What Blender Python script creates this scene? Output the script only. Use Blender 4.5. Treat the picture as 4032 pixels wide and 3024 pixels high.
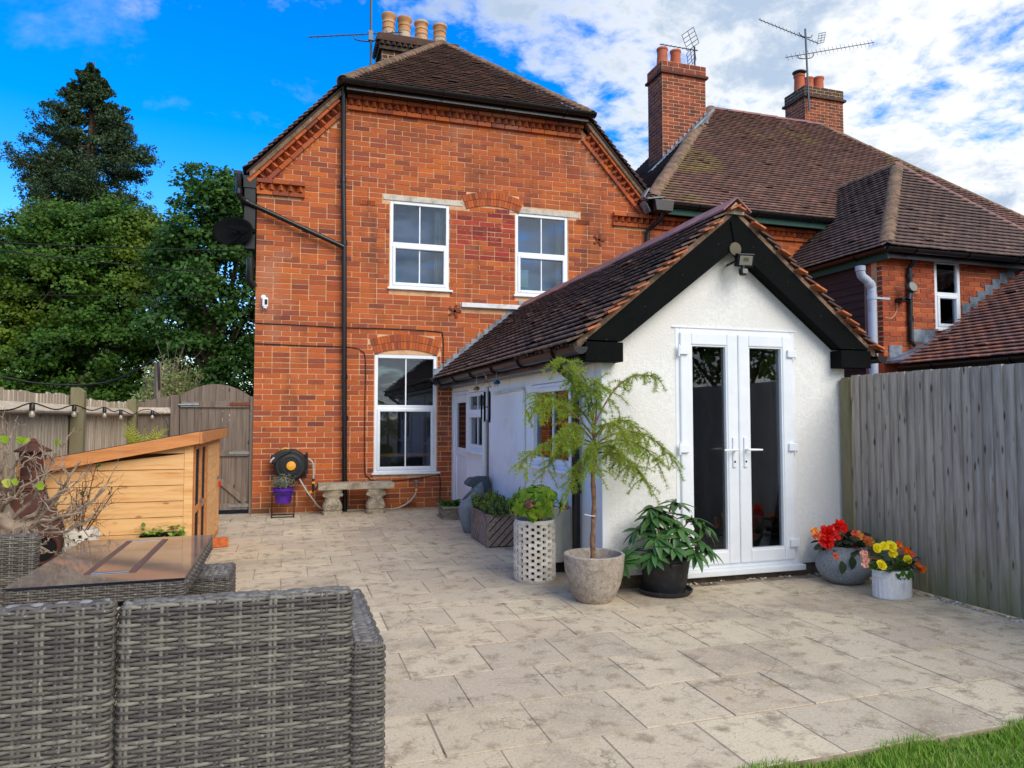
import bpy, math, random
import numpy as np
from mathutils import Matrix, Vector
random.seed(7); rng = np.random.default_rng(11)
R = math.radians
for o in list(bpy.data.objects): bpy.data.objects.remove(o)
scene = bpy.context.scene
COL = scene.collection
# ------------------------------------------------------------------ camera
camd = bpy.data.cameras.new('camera'); cam = bpy.data.objects.new('camera', camd); COL.objects.link(cam)
camd.sensor_width = 36; camd.lens = 25.0; camd.clip_end = 2000; camd.clip_start = 0.05
CAM = np.array([0, 0, 1.35]); YAW, PITCH = 17.4, 2.75
cam.location = CAM; cam.rotation_euler = (R(90 + PITCH), 0, R(-YAW)); scene.camera = cam
# ------------------------------------------------------------------ world
world = bpy.data.worlds.new('World'); scene.world = world; world.use_nodes = True
def build_world():
    nt = world.node_tree; N = nt.nodes; L = nt.links; N.clear()
    def nd(t, **k):
        n = N.new(t)
        for a, b in k.items(): setattr(n, a, b)
        return n
    def mth(op, a, b=None, c=None, clamp=False):
        n = nd('ShaderNodeMath', operation=op); n.use_clamp = clamp
        for i, s in enumerate((a, b, c)):
            if s is None: continue
            if isinstance(s, (int, float)): n.inputs[i].default_value = s
            else: L.new(s, n.inputs[i])
        return n.outputs[0]
    def mix(f, a, b):
        n = nd('ShaderNodeMix', data_type='RGBA')
        for i, s in ((0, f), (6, a), (7, b)):
            if isinstance(s, (int, float)): n.inputs[i].default_value = s
            elif isinstance(s, tuple): n.inputs[i].default_value = (*s, 1)
            else: L.new(s, n.inputs[i])
        return n.outputs[2]
    def sstep(v, lo, hi):
        n = nd('ShaderNodeMapRange', interpolation_type='SMOOTHSTEP'); L.new(v, n.inputs[0])
        n.inputs[1].default_value = lo; n.inputs[2].default_value = hi
        return n.outputs[0]
    sky = nd('ShaderNodeTexSky', sky_type='NISHITA'); sky.sun_disc = False
    sky.sun_elevation = R(42); sky.sun_rotation = R(SUN_ROT); sky.air_density = 1.0; sky.dust_density = .3; sky.ozone_density = 2.0
    hsv = nd('ShaderNodeHueSaturation'); L.new(sky.outputs[0], hsv.inputs['Color'])
    hsv.inputs['Saturation'].default_value = 1.55; hsv.inputs['Value'].default_value = 1.18; hsv.inputs['Hue'].default_value = .512
    tc = nd('ShaderNodeTexCoord'); sp = nd('ShaderNodeSeparateXYZ'); L.new(tc.outputs['Generated'], sp.inputs[0])
    x, y, z = sp.outputs
    den = mth('MAXIMUM', mth('ADD', z, .22), .08)
    u = mth('DIVIDE', x, den); v = mth('DIVIDE', y, den)
    cb = nd('ShaderNodeCombineXYZ'); L.new(u, cb.inputs[0]); L.new(v, cb.inputs[1]); cb.inputs[2].default_value = 3.1
    def noise(scale, det, rough, dist=0):
        n = nd('ShaderNodeTexNoise'); L.new(cb.outputs[0], n.inputs['Vector'])
        n.inputs['Scale'].default_value = scale; n.inputs['Detail'].default_value = det; n.inputs['Roughness'].default_value = rough
        n.inputs['Distortion'].default_value = dist
        return n.outputs[0]
    # the cloud bank lies to the east (right), its unseen part behind the camera added for neutral light, and thins out to the north-west
    az = mth('ADD', mth('MULTIPLY', x, .76), mth('MULTIPLY', y, -.55))
    bank = sstep(az, -.80, .22)
    big = noise(1.5, 8, .62, .35); fine = noise(8.5, 6, .62, .2); wis = noise(1.05, 7, .66, .9)
    d = mth('ADD', mth('ADD', mth('MULTIPLY', big, .62), mth('MULTIPLY', fine, .45)), mth('MULTIPLY', bank, .25))
    mask = sstep(d, .615, .765)
    wm = mth('MULTIPLY', sstep(wis, .56, .84), .55)
    mask = mth('MAXIMUM', mask, wm)
    low = sstep(z, .16, -.02); mask = mth('MAXIMUM', mask, mth('MULTIPLY', low, .75))
    dens = sstep(mth('ADD', mth('MULTIPLY', big, .62), mth('MULTIPLY', fine, .38)), .46, .60)
    cl = mix(dens, (4.2, 4.25, 4.3), (1.9, 2.4, 3.1))
    out = mix(mask, hsv.outputs[0], cl)
    bg = nd('ShaderNodeBackground'); L.new(out, bg.inputs[0]); bg.inputs[1].default_value = .15
    o = nd('ShaderNodeOutputWorld'); L.new(bg.outputs[0], o.inputs[0])
SUN_DIR = Vector((.30, -.74, .62)).normalized()      # towards the sun: behind the camera, to the right, veiled by cloud
SUN_ROT = math.degrees(math.atan2(SUN_DIR.x, SUN_DIR.y))
build_world()
# ------------------------------------------------------------------ sun
sl = bpy.data.lights.new('sun', 'SUN'); sl.energy = 1.55; sl.angle = R(42); sl.color = (1, .955, .88)
sun = bpy.data.objects.new('sun', sl); COL.objects.link(sun); sun.location = (8, -9, 14)
sun.rotation_euler = (-SUN_DIR).to_track_quat('-Z', 'Y').to_euler()
vs = scene.view_settings; vs.view_transform = 'Standard'; vs.look = 'None'; vs.gamma = 1; vs.exposure = 0.8
try: vs.use_curve_mapping = False
except Exception: pass
# ------------------------------------------------------------------ materials
def S(r, g, b):
    return tuple(((c / 255) / 12.92 if c / 255 <= .04045 else ((c / 255 + .055) / 1.055) ** 2.4) for c in (r, g, b))
MATS = {}
def M(name, col=(.5, .5, .5), rough=.75, pal=None, rv=0, var=(), bump=(), metal=0, spec=.5, trans=0, knots=None, coat=0, cracks=None, foot=None):
    """procedural material; pal = colours picked per piece, rv = per-piece brightness spread,
    var = [(scale, colour, lo, hi, stretch)], bump = [(scale, strength, distance, stretch, terrace)]"""
    m = bpy.data.materials.new(name); m.use_nodes = True; nt = m.node_tree; N = nt.nodes; L = nt.links
    P = N['Principled BSDF']; P.inputs['Roughness'].default_value = rough; P.inputs['Metallic'].default_value = metal
    P.inputs['Specular IOR Level'].default_value = spec; P.inputs['Coat Weight'].default_value = coat
    geo = N.new('ShaderNodeNewGeometry')
    def rnd():
        oi = N.new('ShaderNodeObjectInfo'); a = N.new('ShaderNodeMath'); a.operation = 'ADD'
        L.new(oi.outputs['Random'], a.inputs[0]); L.new(geo.outputs['Random Per Island'], a.inputs[1])
        f = N.new('ShaderNodeMath'); f.operation = 'FRACT'; L.new(a.outputs[0], f.inputs[0]); return f.outputs[0]
    def vec(st):
        if not st: return geo.outputs['Position']
        v = N.new('ShaderNodeVectorMath'); v.operation = 'MULTIPLY'; L.new(geo.outputs['Position'], v.inputs[0]); v.inputs[1].default_value = st
        return v.outputs[0]
    def mixc(f, a, b):
        n = N.new('ShaderNodeMix'); n.data_type = 'RGBA'; L.new(f, n.inputs[0])
        if isinstance(a, tuple): n.inputs[6].default_value = (*a, 1)
        else: L.new(a, n.inputs[6])
        if isinstance(b, tuple): n.inputs[7].default_value = (*b, 1)
        else: L.new(b, n.inputs[7])
        return n.outputs[2]
    c = None
    rr = rnd() if (pal or rv) else None
    if pal:
        cr = N.new('ShaderNodeValToRGB'); e = cr.color_ramp.elements
        while len(e) < len(pal): e.new(.5)
        for i, p in enumerate(pal): e[i].position = i / (len(pal) - 1); e[i].color = (*p, 1)
        L.new(rr, cr.inputs[0]); c = cr.outputs[0]
    else:
        q = N.new('ShaderNodeRGB'); q.outputs[0].default_value = (*col, 1); c = q.outputs[0]
    if rv:
        mr = N.new('ShaderNodeMapRange'); mr.inputs[3].default_value = 1 - rv; mr.inputs[4].default_value = 1 + rv
        if pal:
            mu = N.new('ShaderNodeMath'); mu.operation = 'MULTIPLY'; mu.inputs[1].default_value = 7.31; L.new(rr, mu.inputs[0])
            fr = N.new('ShaderNodeMath'); fr.operation = 'FRACT'; L.new(mu.outputs[0], fr.inputs[0]); L.new(fr.outputs[0], mr.inputs[0])
        else: L.new(rr, mr.inputs[0])
        vm = N.new('ShaderNodeVectorMath'); vm.operation = 'SCALE'; L.new(c, vm.inputs[0]); L.new(mr.outputs[0], vm.inputs['Scale']); c = vm.outputs[0]
    for v in var:
        sc, c2, lo, hi = v[:4]; st = v[4] if len(v) > 4 else None; det = v[5] if len(v) > 5 else 5
        n = N.new('ShaderNodeTexNoise'); n.inputs['Scale'].default_value = sc; n.inputs['Detail'].default_value = det; n.inputs['Roughness'].default_value = .62
        L.new(vec(st), n.inputs['Vector'])
        mr = N.new('ShaderNodeMapRange'); L.new(n.outputs[0], mr.inputs[0]); mr.inputs[1].default_value = lo; mr.inputs[2].default_value = hi
        c = mixc(mr.outputs[0], c, c2)
    if knots:
        st, sz, kc = knots
        vo = N.new('ShaderNodeTexVoronoi'); vo.inputs['Scale'].default_value = 1; L.new(vec(st), vo.inputs['Vector'])
        mr = N.new('ShaderNodeMapRange'); L.new(vo.outputs['Distance'], mr.inputs[0]); mr.inputs[1].default_value = sz; mr.inputs[2].default_value = sz * .35
        c = mixc(mr.outputs[0], c, kc)
    if cracks:      # thin irregular veins
        sc, wd, kc, amt = cracks
        n = N.new('ShaderNodeTexNoise'); n.inputs['Scale'].default_value = sc; n.inputs['Detail'].default_value = 4; L.new(vec(None), n.inputs['Vector'])
        a = N.new('ShaderNodeMath'); a.operation = 'SUBTRACT'; a.inputs[1].default_value = .5; L.new(n.outputs[0], a.inputs[0])
        b = N.new('ShaderNodeMath'); b.operation = 'ABSOLUTE'; L.new(a.outputs[0], b.inputs[0])
        mr = N.new('ShaderNodeMapRange'); L.new(b.outputs[0], mr.inputs[0]); mr.inputs[1].default_value = wd; mr.inputs[2].default_value = 0; mr.inputs[4].default_value = amt
        n2 = N.new('ShaderNodeTexNoise'); n2.inputs['Scale'].default_value = sc * .6; L.new(vec((1, 1, 3)), n2.inputs['Vector'])
        m2 = N.new('ShaderNodeMapRange'); L.new(n2.outputs[0], m2.inputs[0]); m2.inputs[1].default_value = .5; m2.inputs[2].default_value = .58
        mu = N.new('ShaderNodeMath'); mu.operation = 'MULTIPLY'; L.new(mr.outputs[0], mu.inputs[0]); L.new(m2.outputs[0], mu.inputs[1]); c = mixc(mu.outputs[0], c, kc)
    if foot:        # algae growing up from the ground, with a ragged edge
        ht, fc, fa = foot
        sx = N.new('ShaderNodeSeparateXYZ'); L.new(geo.outputs['Position'], sx.inputs[0]); n = N.new('ShaderNodeTexNoise'); n.inputs['Scale'].default_value = 3; n.inputs['Detail'].default_value = 5; L.new(vec((3, 3, .6)), n.inputs['Vector'])
        a = N.new('ShaderNodeMath'); a.operation = 'MULTIPLY_ADD'; L.new(n.outputs[0], a.inputs[0]); a.inputs[1].default_value = -ht * 1.6; L.new(sx.outputs[2], a.inputs[2])
        mr = N.new('ShaderNodeMapRange'); L.new(a.outputs[0], mr.inputs[0]); mr.inputs[1].default_value = 0; mr.inputs[2].default_value = -ht; mr.inputs[4].default_value = fa; c = mixc(mr.outputs[0], c, fc)
    L.new(c, P.inputs['Base Color'])
    prev = None
    for b in bump:
        sc, stg, dist = b[:3]; st = b[3] if len(b) > 3 else None; ter = b[4] if len(b) > 4 else None
        n = N.new('ShaderNodeTexNoise'); n.inputs['Scale'].default_value = sc; n.inputs['Detail'].default_value = 5 if not ter else 3
        L.new(vec(st), n.inputs['Vector']); h = n.outputs[0]
        if ter:
            a = N.new('ShaderNodeMath'); a.operation = 'MULTIPLY'; a.inputs[1].default_value = ter; L.new(h, a.inputs[0])
            f = N.new('ShaderNodeMath'); f.operation = 'FLOOR'; L.new(a.outputs[0], f.inputs[0]); h = f.outputs[0]
        bn = N.new('ShaderNodeBump'); bn.inputs['Strength'].default_value = stg; bn.inputs['Distance'].default_value = dist
        L.new(h, bn.inputs['Height'])
        if prev: L.new(prev, bn.inputs['Normal'])
        prev = bn.outputs[0]
    if prev: L.new(prev, P.inputs['Normal'])
    if trans:
        out = N['Material Output']; t = N.new('ShaderNodeBsdfTranslucent'); L.new(c, t.inputs[0]); mx = N.new('ShaderNodeMixShader')
        mx.inputs[0].default_value = trans; L.new(P.outputs[0], mx.inputs[1]); L.new(t.outputs[0], mx.inputs[2]); L.new(mx.outputs[0], out.inputs[0])
    MATS[name] = m
    return m
def glass(name, tint, ior=1.7, rough=0.0):
    m = bpy.data.materials.new(name); m.use_nodes = True; nt = m.node_tree; N = nt.nodes; L = nt.links; N.clear()
    o = N.new('ShaderNodeOutputMaterial'); t = N.new('ShaderNodeBsdfTransparent'); t.inputs[0].default_value = (*tint, 1)
    g = N.new('ShaderNodeBsdfGlossy'); g.inputs['Roughness'].default_value = rough; g.inputs[0].default_value = (.88, .94, 1, 1)
    f = N.new('ShaderNodeFresnel'); f.inputs[0].default_value = ior; x = N.new('ShaderNodeMixShader')
    L.new(f.outputs[0], x.inputs[0]); L.new(t.outputs[0], x.inputs[1]); L.new(g.outputs[0], x.inputs[2]); L.new(x.outputs[0], o.inputs[0])
    MATS[name] = m
BR = [S(190, 97, 43), S(180, 89, 44), S(160, 77, 46), S(198, 103, 41), S(170, 83, 46), S(130, 66, 50), S(186, 93, 44), S(184, 91, 39), S(148, 71, 46), S(198, 107, 48)]
M('brick', rough=.88, pal=BR, rv=.14, var=[(26, S(146, 68, 40), .58, .78), (1.1, S(116, 64, 44), .54, .76), (2.2, S(100, 58, 44), .57, .76, (1, 1, .22)), (.7, S(176, 120, 94), .60, .76), (7, S(92, 66, 54), .64, .76), (60, S(210, 136, 96), .64, .84)], bump=[(70, .35, .004)], foot=(.5, S(96, 84, 52), .55))
M('brick_crimson', rough=.8, pal=[S(140, 36, 32), S(158, 48, 36), S(120, 40, 36), S(176, 72, 42), S(150, 44, 34)], rv=.2, var=[(14, S(186, 92, 52), .54, .68)], bump=[(70, .35, .004)])
M('mortar', S(222, 176, 134), .95, var=[(6, S(180, 130, 92), .48, .72), (50, S(226, 190, 150), .5, .7)], bump=[(120, .4, .003)])
M('brick_far', rough=.9, pal=[S(180, 84, 46), S(150, 66, 42), S(190, 96, 50), S(128, 58, 44)], rv=.16, var=[(5, S(110, 58, 42), .55, .75)], bump=[(60, .3, .004)])
M('brick_chimney', rough=.9, pal=[S(160, 74, 48), S(124, 60, 46), S(170, 84, 52), S(98, 54, 46)], rv=.2, var=[(3, S(70, 54, 46), .5, .68)], bump=[(60, .3, .004)])
M('brick_sooty', rough=.95, pal=[S(70, 58, 52), S(82, 64, 54), S(60, 52, 48), S(94, 66, 54)], rv=.25, var=[(8, S(96, 92, 60), .55, .7)], bump=[(60, .4, .004)])
TL = [S(104, 76, 66), S(88, 66, 60), S(120, 84, 70), S(96, 72, 66), S(74, 58, 54), S(112, 82, 72)]
M('tile_house', rough=.9, pal=TL, rv=.18, var=[(30, S(62, 52, 46), .5, .68), (2.5, S(92, 84, 62), .58, .78), (90, S(150, 132, 116), .68, .8)], bump=[(60, .5, .006)])
M('tile_extension', rough=.88, pal=[S(104, 80, 70), S(90, 70, 63), S(118, 88, 74), S(96, 77, 70), S(130, 88, 70), S(82, 66, 61)], rv=.16, var=[(22, S(66, 52, 46), .52, .7), (3, S(84, 78, 54), .62, .76)], bump=[(60, .4, .006)])
M('tile_verge', S(196, 110, 66), .9, rv=.22, var=[(25, S(150, 86, 56), .45, .65), (14, S(112, 88, 66), .55, .7)], bump=[(60, .4, .005)])
M('tile_neighbour', rough=.85, pal=[S(124, 90, 78), S(108, 80, 72), S(136, 97, 82), S(98, 74, 70), S(142, 100, 84)], rv=.14, var=[(.55, S(142, 124, 70), .56, .68), (.8, S(176, 160, 140), .64, .76), (24, S(92, 70, 64), .54, .72)], bump=[(60, .4, .006)])
M('tile_wing', rough=.88, pal=[S(102, 82, 75), S(90, 73, 69), S(115, 90, 80), S(82, 67, 64)], rv=.16, var=[(26, S(74, 62, 58), .52, .7), (70, S(190, 184, 172), .74, .8)], bump=[(60, .4, .006)])
M('tile_leanto', rough=.85, pal=[S(142, 98, 82), S(160, 104, 80), S(124, 90, 80), S(134, 94, 80), S(172, 108, 78)], rv=.12, var=[(20, S(92, 70, 60), .54, .7), (4, S(110, 96, 60), .62, .74)], bump=[(60, .4, .006)])
M('hip_mortar', S(134, 104, 84), .95, rv=.2, var=[(8, S(92, 80, 62), .45, .62), (20, S(166, 150, 120), .6, .7)], bump=[(40, .6, .01)])
M('ridge_red', S(146, 96, 92), .7, rv=.14, var=[(6, S(108, 84, 86), .45, .65), (40, S(90, 72, 68), .6, .75)], bump=[(50, .2, .004)])
M('roof_under', S(52, 42, 38), .95)
M('grey_mortar', S(172, 164, 148), .95, var=[(10, S(120, 112, 96), .45, .65)], bump=[(60, .5, .006)])
M('lead', S(142, 152, 164), .6, var=[(6, S(102, 112, 122), .4, .6), (30, S(176, 182, 186), .6, .7)], bump=[(30, .3, .008)], metal=.3)
M('stucco', S(240, 238, 232), .92, var=[(1.2, S(226, 222, 214), .45, .75), (26, S(230, 227, 222), .4, .6)], bump=[(55, .6, .008), (150, .3, .004)])
M('render_side', S(236, 236, 235), .92, var=[(1.6, S(204, 202, 200), .48, .75), (5, S(190, 186, 180), .62, .8, (1, 1, .25))], bump=[(70, .35, .006)])
M('plinth', S(116, 98, 84), .95, var=[(8, S(86, 76, 66), .4, .6)], bump=[(40, .4, .006)])
M('upvc', S(240, 243, 246), .32, var=[(3, S(228, 232, 236), .4, .7)])
M('upvc_dull', S(226, 226, 222), .5, var=[(4, S(200, 198, 192), .5, .7)])
M('concrete', S(206, 198, 184), .95, var=[(9, S(168, 160, 146), .42, .65), (40, S(220, 214, 204), .55, .7)], bump=[(60, .4, .006)])
M('white_stone', S(226, 228, 230), .85, var=[(7, S(190, 186, 178), .5, .7)], bump=[(40, .3, .005)])
M('black_plastic', S(16, 17, 18), .34, var=[(5, S(28, 29, 30), .5, .75)])
M('barge', S(16, 18, 18), .8, spec=.06, var=[(3, S(20, 22, 22), .4, .7, (1, 1, 1)), (60, S(10, 12, 12), .5, .7)], bump=[(40, .1, .002)])
M('green_fascia', S(28, 72, 62), .7)
M('clad', S(58, 40, 38), .8, rv=.2, var=[(8, S(44, 32, 32), .4, .65, (1, .15, 2))], bump=[(30, .3, .004, (1, .15, 3))])
glass('glass_up', (.8, .86, .92), 1.75)
glass('glass_door', (.68, .66, .64), 1.62)
M('glass_table', S(126, 112, 101), .06, var=[(5, S(140, 128, 118), .45, .7)], spec=.75)
M('room_dark', S(108, 98, 90), .95)
M('glass_edge', S(24, 34, 52), .2)
M('room_blue', S(128, 164, 200), .9)  # blue box behind upstairs panes; their brightness is put into this colour
M('curtain', S(190, 196, 198), .95, var=[(30, S(150, 158, 164), .4, .6, (1, 1, .05))])
M('curtain_warm', S(196, 176, 116), .95, var=[(26, S(130, 120, 74), .4, .6, (1, 1, .05))])
M('steel', S(176, 178, 180), .35, metal=.9)
M('galv', S(150, 152, 152), .5, metal=.7, var=[(12, S(116, 116, 114), .5, .7)])
M('aerial', S(92, 94, 98), .45, metal=.7)
M('rust', S(120, 60, 40), .9)
M('slab', rough=.93, pal=[S(206, 189, 160), S(196, 179, 153), S(213, 196, 164), S(188, 171, 148), S(204, 183, 154), S(199, 185, 162)], rv=.07,
  var=[(1.3, S(146, 132, 114), .52, .75), (7, S(156, 138, 114), .52, .66), (48, S(210, 195, 168), .55, .74), (70, S(154, 137, 114), .56, .74), (75, S(212, 200, 180), .56, .74), (110, S(136, 122, 104), .57, .72), (3.1, S(196, 172, 132), .62, .78)],
  bump=[(4.5, .9, .008, None, 9), (2.1, .7, .010, None, 6), (60, .4, .005), (170, .4, .003)], cracks=(5.0, .017, S(112, 98, 80), .6))
M('joint', S(158, 143, 120), .98, var=[(3, S(84, 74, 60), .52, .62), (11, S(176, 162, 138), .5, .7)], bump=[(80, .5, .006)])
M('earth', S(92, 78, 62), .98, var=[(5, S(66, 56, 44), .4, .6)], bump=[(30, .6, .02)])
M('grass_sheet', S(70, 96, 34), .95, var=[(4, S(92, 100, 46), .5, .7)], bump=[(60, .6, .02)])
M('grass_blade', rough=.6, pal=[S(116, 164, 44), S(140, 186, 54), S(96, 146, 38), S(164, 194, 78), S(182, 178, 104)], trans=.4)
M('pebble', rough=.9, pal=[S(196, 188, 174), S(164, 152, 136), S(214, 208, 196), S(140, 128, 112)])
M('fence_grey', S(172, 160, 146), .9, foot=(.75, S(112, 114, 60), .85), rv=.16, var=[(3, S(136, 124, 112), .42, .68, (9, 9, .8)), (2, S(184, 174, 160), .52, .7, (22, 22, 1.2)), (.9, S(122, 116, 84), .62, .8, (1, 1, .8))], bump=[(6, .35, .004, (14, 14, .6))], knots=((16, 16, 4.5), .2, S(74, 62, 54)))
M('fence_warm', S(196, 182, 162), .9, rv=.14, var=[(3, S(160, 142, 120), .45, .7, (9, 9, .5)), (2, S(214, 202, 184), .52, .7, (22, 22, .8))], bump=[(6, .35, .004, (14, 14, .6))], knots=((9, 9, 2.6), .12, S(84, 64, 50)))
M('post_green', S(132, 122, 92), .9, var=[(2, S(92, 96, 56), .45, .7, (2, 2, .6))], bump=[(6, .3, .004, (14, 14, .6))])
M('gate_wood', S(128, 112, 98), .9, rv=.1, var=[(3, S(98, 84, 74), .42, .68, (9, 9, .5))], bump=[(6, .3, .004, (14, 14, .6))], knots=((9, 9, 3), .13, S(62, 50, 44)))
M('shed_wood', S(236, 186, 126), .75, rv=.07, var=[(3, S(206, 136, 70), .45, .72, (.8, 6, 9)), (1.5, S(236, 186, 122), .5, .7, (2, 9, 24))], bump=[(5, .12, .002, (.6, 8, 14))], knots=((3.4, 3, 9), .13, S(140, 78, 44)))
M('shed_trim', S(208, 138, 78), .7, rv=.06, var=[(3, S(180, 108, 58), .45, .72, (.8, 6, 9))], bump=[(5, .12, .002, (.6, 8, 14))], knots=((2.2, 3, 7), .08, S(140, 78, 46)))
M('felt', S(52, 54, 58), .95, var=[(40, S(80, 80, 82), .5, .7)])
M('mesh_wire', S(70, 74, 76), .5, metal=.7)
M('red_lock', S(196, 24, 30), .4)
M('rattan', rough=.55, pal=[S(118, 114, 104), S(88, 82, 77), S(64, 58, 57), S(128, 124, 113), S(76, 69, 67), S(102, 97, 89)], rv=.1, var=[(34, S(80, 74, 72), .52, .64), (90, S(160, 158, 150), .62, .74)])
M('rattan_up', rough=.55, pal=[S(120, 118, 114), S(98, 95, 93), S(80, 76, 77), S(136, 134, 130)], var=[(34, S(84, 79, 78), .5, .64)])
M('rattan_core', S(38, 35, 35), .9)
M('table_core', S(160, 142, 124), .7, var=[(30, S(140, 120, 100), .4, .6)])
M('inset_wood', S(104, 74, 56), .6)
M('alu', S(186, 192, 200), .3, metal=.9)
M('terracotta_pale', rough=.85, pal=[S(206, 150, 100), S(196, 140, 88), S(196, 182, 158), S(212, 160, 118)], var=[(5, S(160, 120, 80), .5, .7)], bump=[(40, .2, .003)])
M('terracotta', S(190, 100, 66), .8, rv=.1, var=[(5, S(150, 84, 62), .5, .7)], bump=[(40, .2, .003)])
M('stone_bench', S(178, 166, 144), .95, var=[(7, S(132, 120, 102), .45, .65), (30, S(196, 186, 166), .55, .7), (3, S(110, 104, 84), .6, .74)], bump=[(50, .5, .006), (16, .3, .008)])
M('trough_stone', S(150, 142, 122), .95, var=[(9, S(104, 100, 84), .45, .65)], bump=[(50, .5, .006), (22, .5, .01)])
M('fountain', S(116, 128, 136), .8, var=[(60, S(140, 152, 158), .5, .62), (4, S(92, 104, 112), .45, .7)], bump=[(90, .3, .003)])
M('fountain_dark', S(72, 82, 90), .75, var=[(60, S(90, 100, 108), .5, .62)], bump=[(90, .3, .003)])
M('chevron', rough=.9, pal=[S(150, 134, 122), S(136, 120, 110), S(164, 148, 134), S(124, 110, 102)], rv=.1, var=[(12, S(112, 98, 90), .45, .66, (3, 3, 3))], bump=[(40, .3, .003)])
M('lattice', rough=.85, pal=[S(224, 216, 202), S(206, 196, 182), S(234, 228, 216), S(196, 184, 168)], rv=.06, var=[(30, S(170, 156, 138), .56, .7)], bump=[(60, .4, .004)])
M('dark_liner', S(34, 30, 28), .9)
M('grey_pot', S(168, 156, 142), .9, var=[(26, S(140, 126, 112), .46, .62), (60, S(186, 176, 164), .52, .66), (3, S(146, 130, 112), .5, .75)], bump=[(70, .3, .003)])
M('blue_grey_pot', S(140, 146, 150), .9, var=[(60, S(112, 118, 124), .46, .6), (90, S(164, 170, 174), .55, .68), (4, S(124, 130, 134), .45, .7)], bump=[(80, .3, .003)])
M('galv_white', S(206, 208, 212), .7, var=[(7, S(160, 168, 186), .5, .66, (1, 1, .3)), (22, S(226, 224, 220), .5, .68)], bump=[(30, .15, .003)])
M('black_pot', S(38, 39, 42), .6, var=[(20, S(56, 57, 60), .5, .68)])
M('purple', S(84, 34, 160), .45, var=[(20, S(70, 26, 138), .5, .7)])
M('soil', S(52, 40, 32), .98, bump=[(60, .8, .02)])
M('reel', S(30, 31, 33), .5)
M('orange_plastic', S(240, 164, 34), .45)
M('hose', S(178, 172, 160), .55)
M('chiminea', S(88, 50, 40), .9, var=[(6, S(60, 36, 32), .45, .65), (18, S(112, 66, 50), .58, .7)], bump=[(30, .3, .005)])
M('soot', S(14, 12, 12), .98)  # soot black; also painted shade in vent holes and board grooves
M('bark', S(112, 92, 74), .95, var=[(14, S(72, 58, 48), .45, .62, (1, 1, .3))], bump=[(30, .7, .01, (1, 1, .3))])
M('bark_larch', S(140, 104, 78), .95, var=[(30, S(96, 72, 56), .45, .62), (14, S(168, 138, 108), .58, .7)], bump=[(60, .6, .006)])
M('bark_pale', S(158, 140, 122), .9, var=[(12, S(104, 82, 68), .48, .64), (40, S(184, 170, 150), .58, .7)], bump=[(50, .4, .004)])
M('twig', S(104, 72, 54), .9, var=[(20, S(74, 50, 40), .45, .62)])
def leafm(n, cols, trans=.3, rough=.55, var=()): M(n, rough=rough, pal=cols, rv=.12, trans=trans, spec=.3, var=var)
leafm('leaf_oak', [S(60, 98, 32), S(74, 114, 36), S(50, 82, 30), S(94, 128, 40), S(66, 104, 34), S(82, 120, 36)], .32, var=[(.22, S(130, 146, 38), .52, .70)])
leafm('leaf_ash', [S(58, 98, 38), S(74, 116, 44), S(46, 80, 34), S(96, 134, 52)], .3)
leafm('leaf_conifer', [S(56, 82, 52), S(68, 94, 60), S(42, 64, 42), S(86, 108, 70), S(74, 90, 56)], .15)
leafm('leaf_olive', [S(170, 182, 104), S(146, 160, 90), S(192, 198, 130), S(128, 142, 78)], .35)
leafm('needle', [S(158, 186, 52), S(138, 168, 46), S(178, 200, 72), S(120, 150, 42)], .4)
leafm('leaf_hydrangea', [S(148, 184, 44), S(122, 166, 42), S(98, 144, 40), S(172, 194, 66), S(112, 154, 38)], .4)
leafm('leaf_rhodo', [S(56, 94, 50), S(70, 112, 58), S(46, 80, 44), S(90, 126, 66), S(62, 100, 50)], .12, .36)
leafm('leaf_begonia', [S(44, 62, 44), S(36, 52, 38), S(58, 78, 50)], .15, .45)
leafm('leaf_dahlia', [S(74, 112, 36), S(60, 96, 34), S(96, 134, 46)], .25)
leafm('leaf_herb', [S(84, 106, 60), S(68, 92, 50), S(104, 124, 66), S(120, 140, 70)], .25)
leafm('leaf_herb_bright', [S(132, 158, 56), S(112, 144, 48), S(150, 170, 70)], .3)
leafm('leaf_lavender', [S(142, 146, 126), S(120, 126, 104), S(164, 166, 150)], .2)
leafm('leaf_ivy', [S(140, 176, 60), S(112, 152, 48), S(166, 190, 92), S(90, 130, 44)], .3)
leafm('leaf_fig', [S(176, 206, 56), S(156, 192, 48), S(196, 206, 90)], .4)
leafm('leaf_fern', [S(176, 184, 48), S(150, 166, 44), S(204, 204, 70)], .35)
leafm('petal_red', [S(236, 34, 20), S(224, 22, 18), S(246, 52, 30)], .25)
leafm('petal_coral', [S(246, 112, 80), S(240, 90, 66), S(250, 150, 110)], .25)
leafm('petal_orange', [S(248, 170, 70), S(244, 140, 50), S(250, 190, 100)], .25)
leafm('petal_deep_orange', [S(246, 120, 20), S(240, 100, 16), S(250, 146, 40)], .25)
leafm('petal_pink', [S(244, 176, 150), S(236, 150, 124), S(248, 204, 180)], .25)
leafm('petal_yellow', [S(252, 236, 30), S(248, 224, 20), S(254, 244, 70)], .25)
leafm('petal_dry', [S(150, 104, 92), S(124, 84, 72), S(176, 128, 108)], .2)
M('lettering', S(252, 214, 160), .5)
M('cable_black', S(20, 20, 20), .6)
M('bulb_glass', S(160, 150, 132), .12, spec=.8)
M('teal', S(52, 190, 196), .6)
M('mint', S(170, 220, 214), .6)
M('blue_metal', S(20, 120, 160), .3, metal=.8)
M('bronze', S(150, 128, 84), .35, metal=.8)
M('cream_box', S(206, 208, 200), .6, var=[(5, S(180, 180, 170), .5, .7)])
M('loose_brick', S(206, 110, 56), .9, var=[(20, S(170, 84, 46), .45, .65)])
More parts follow.
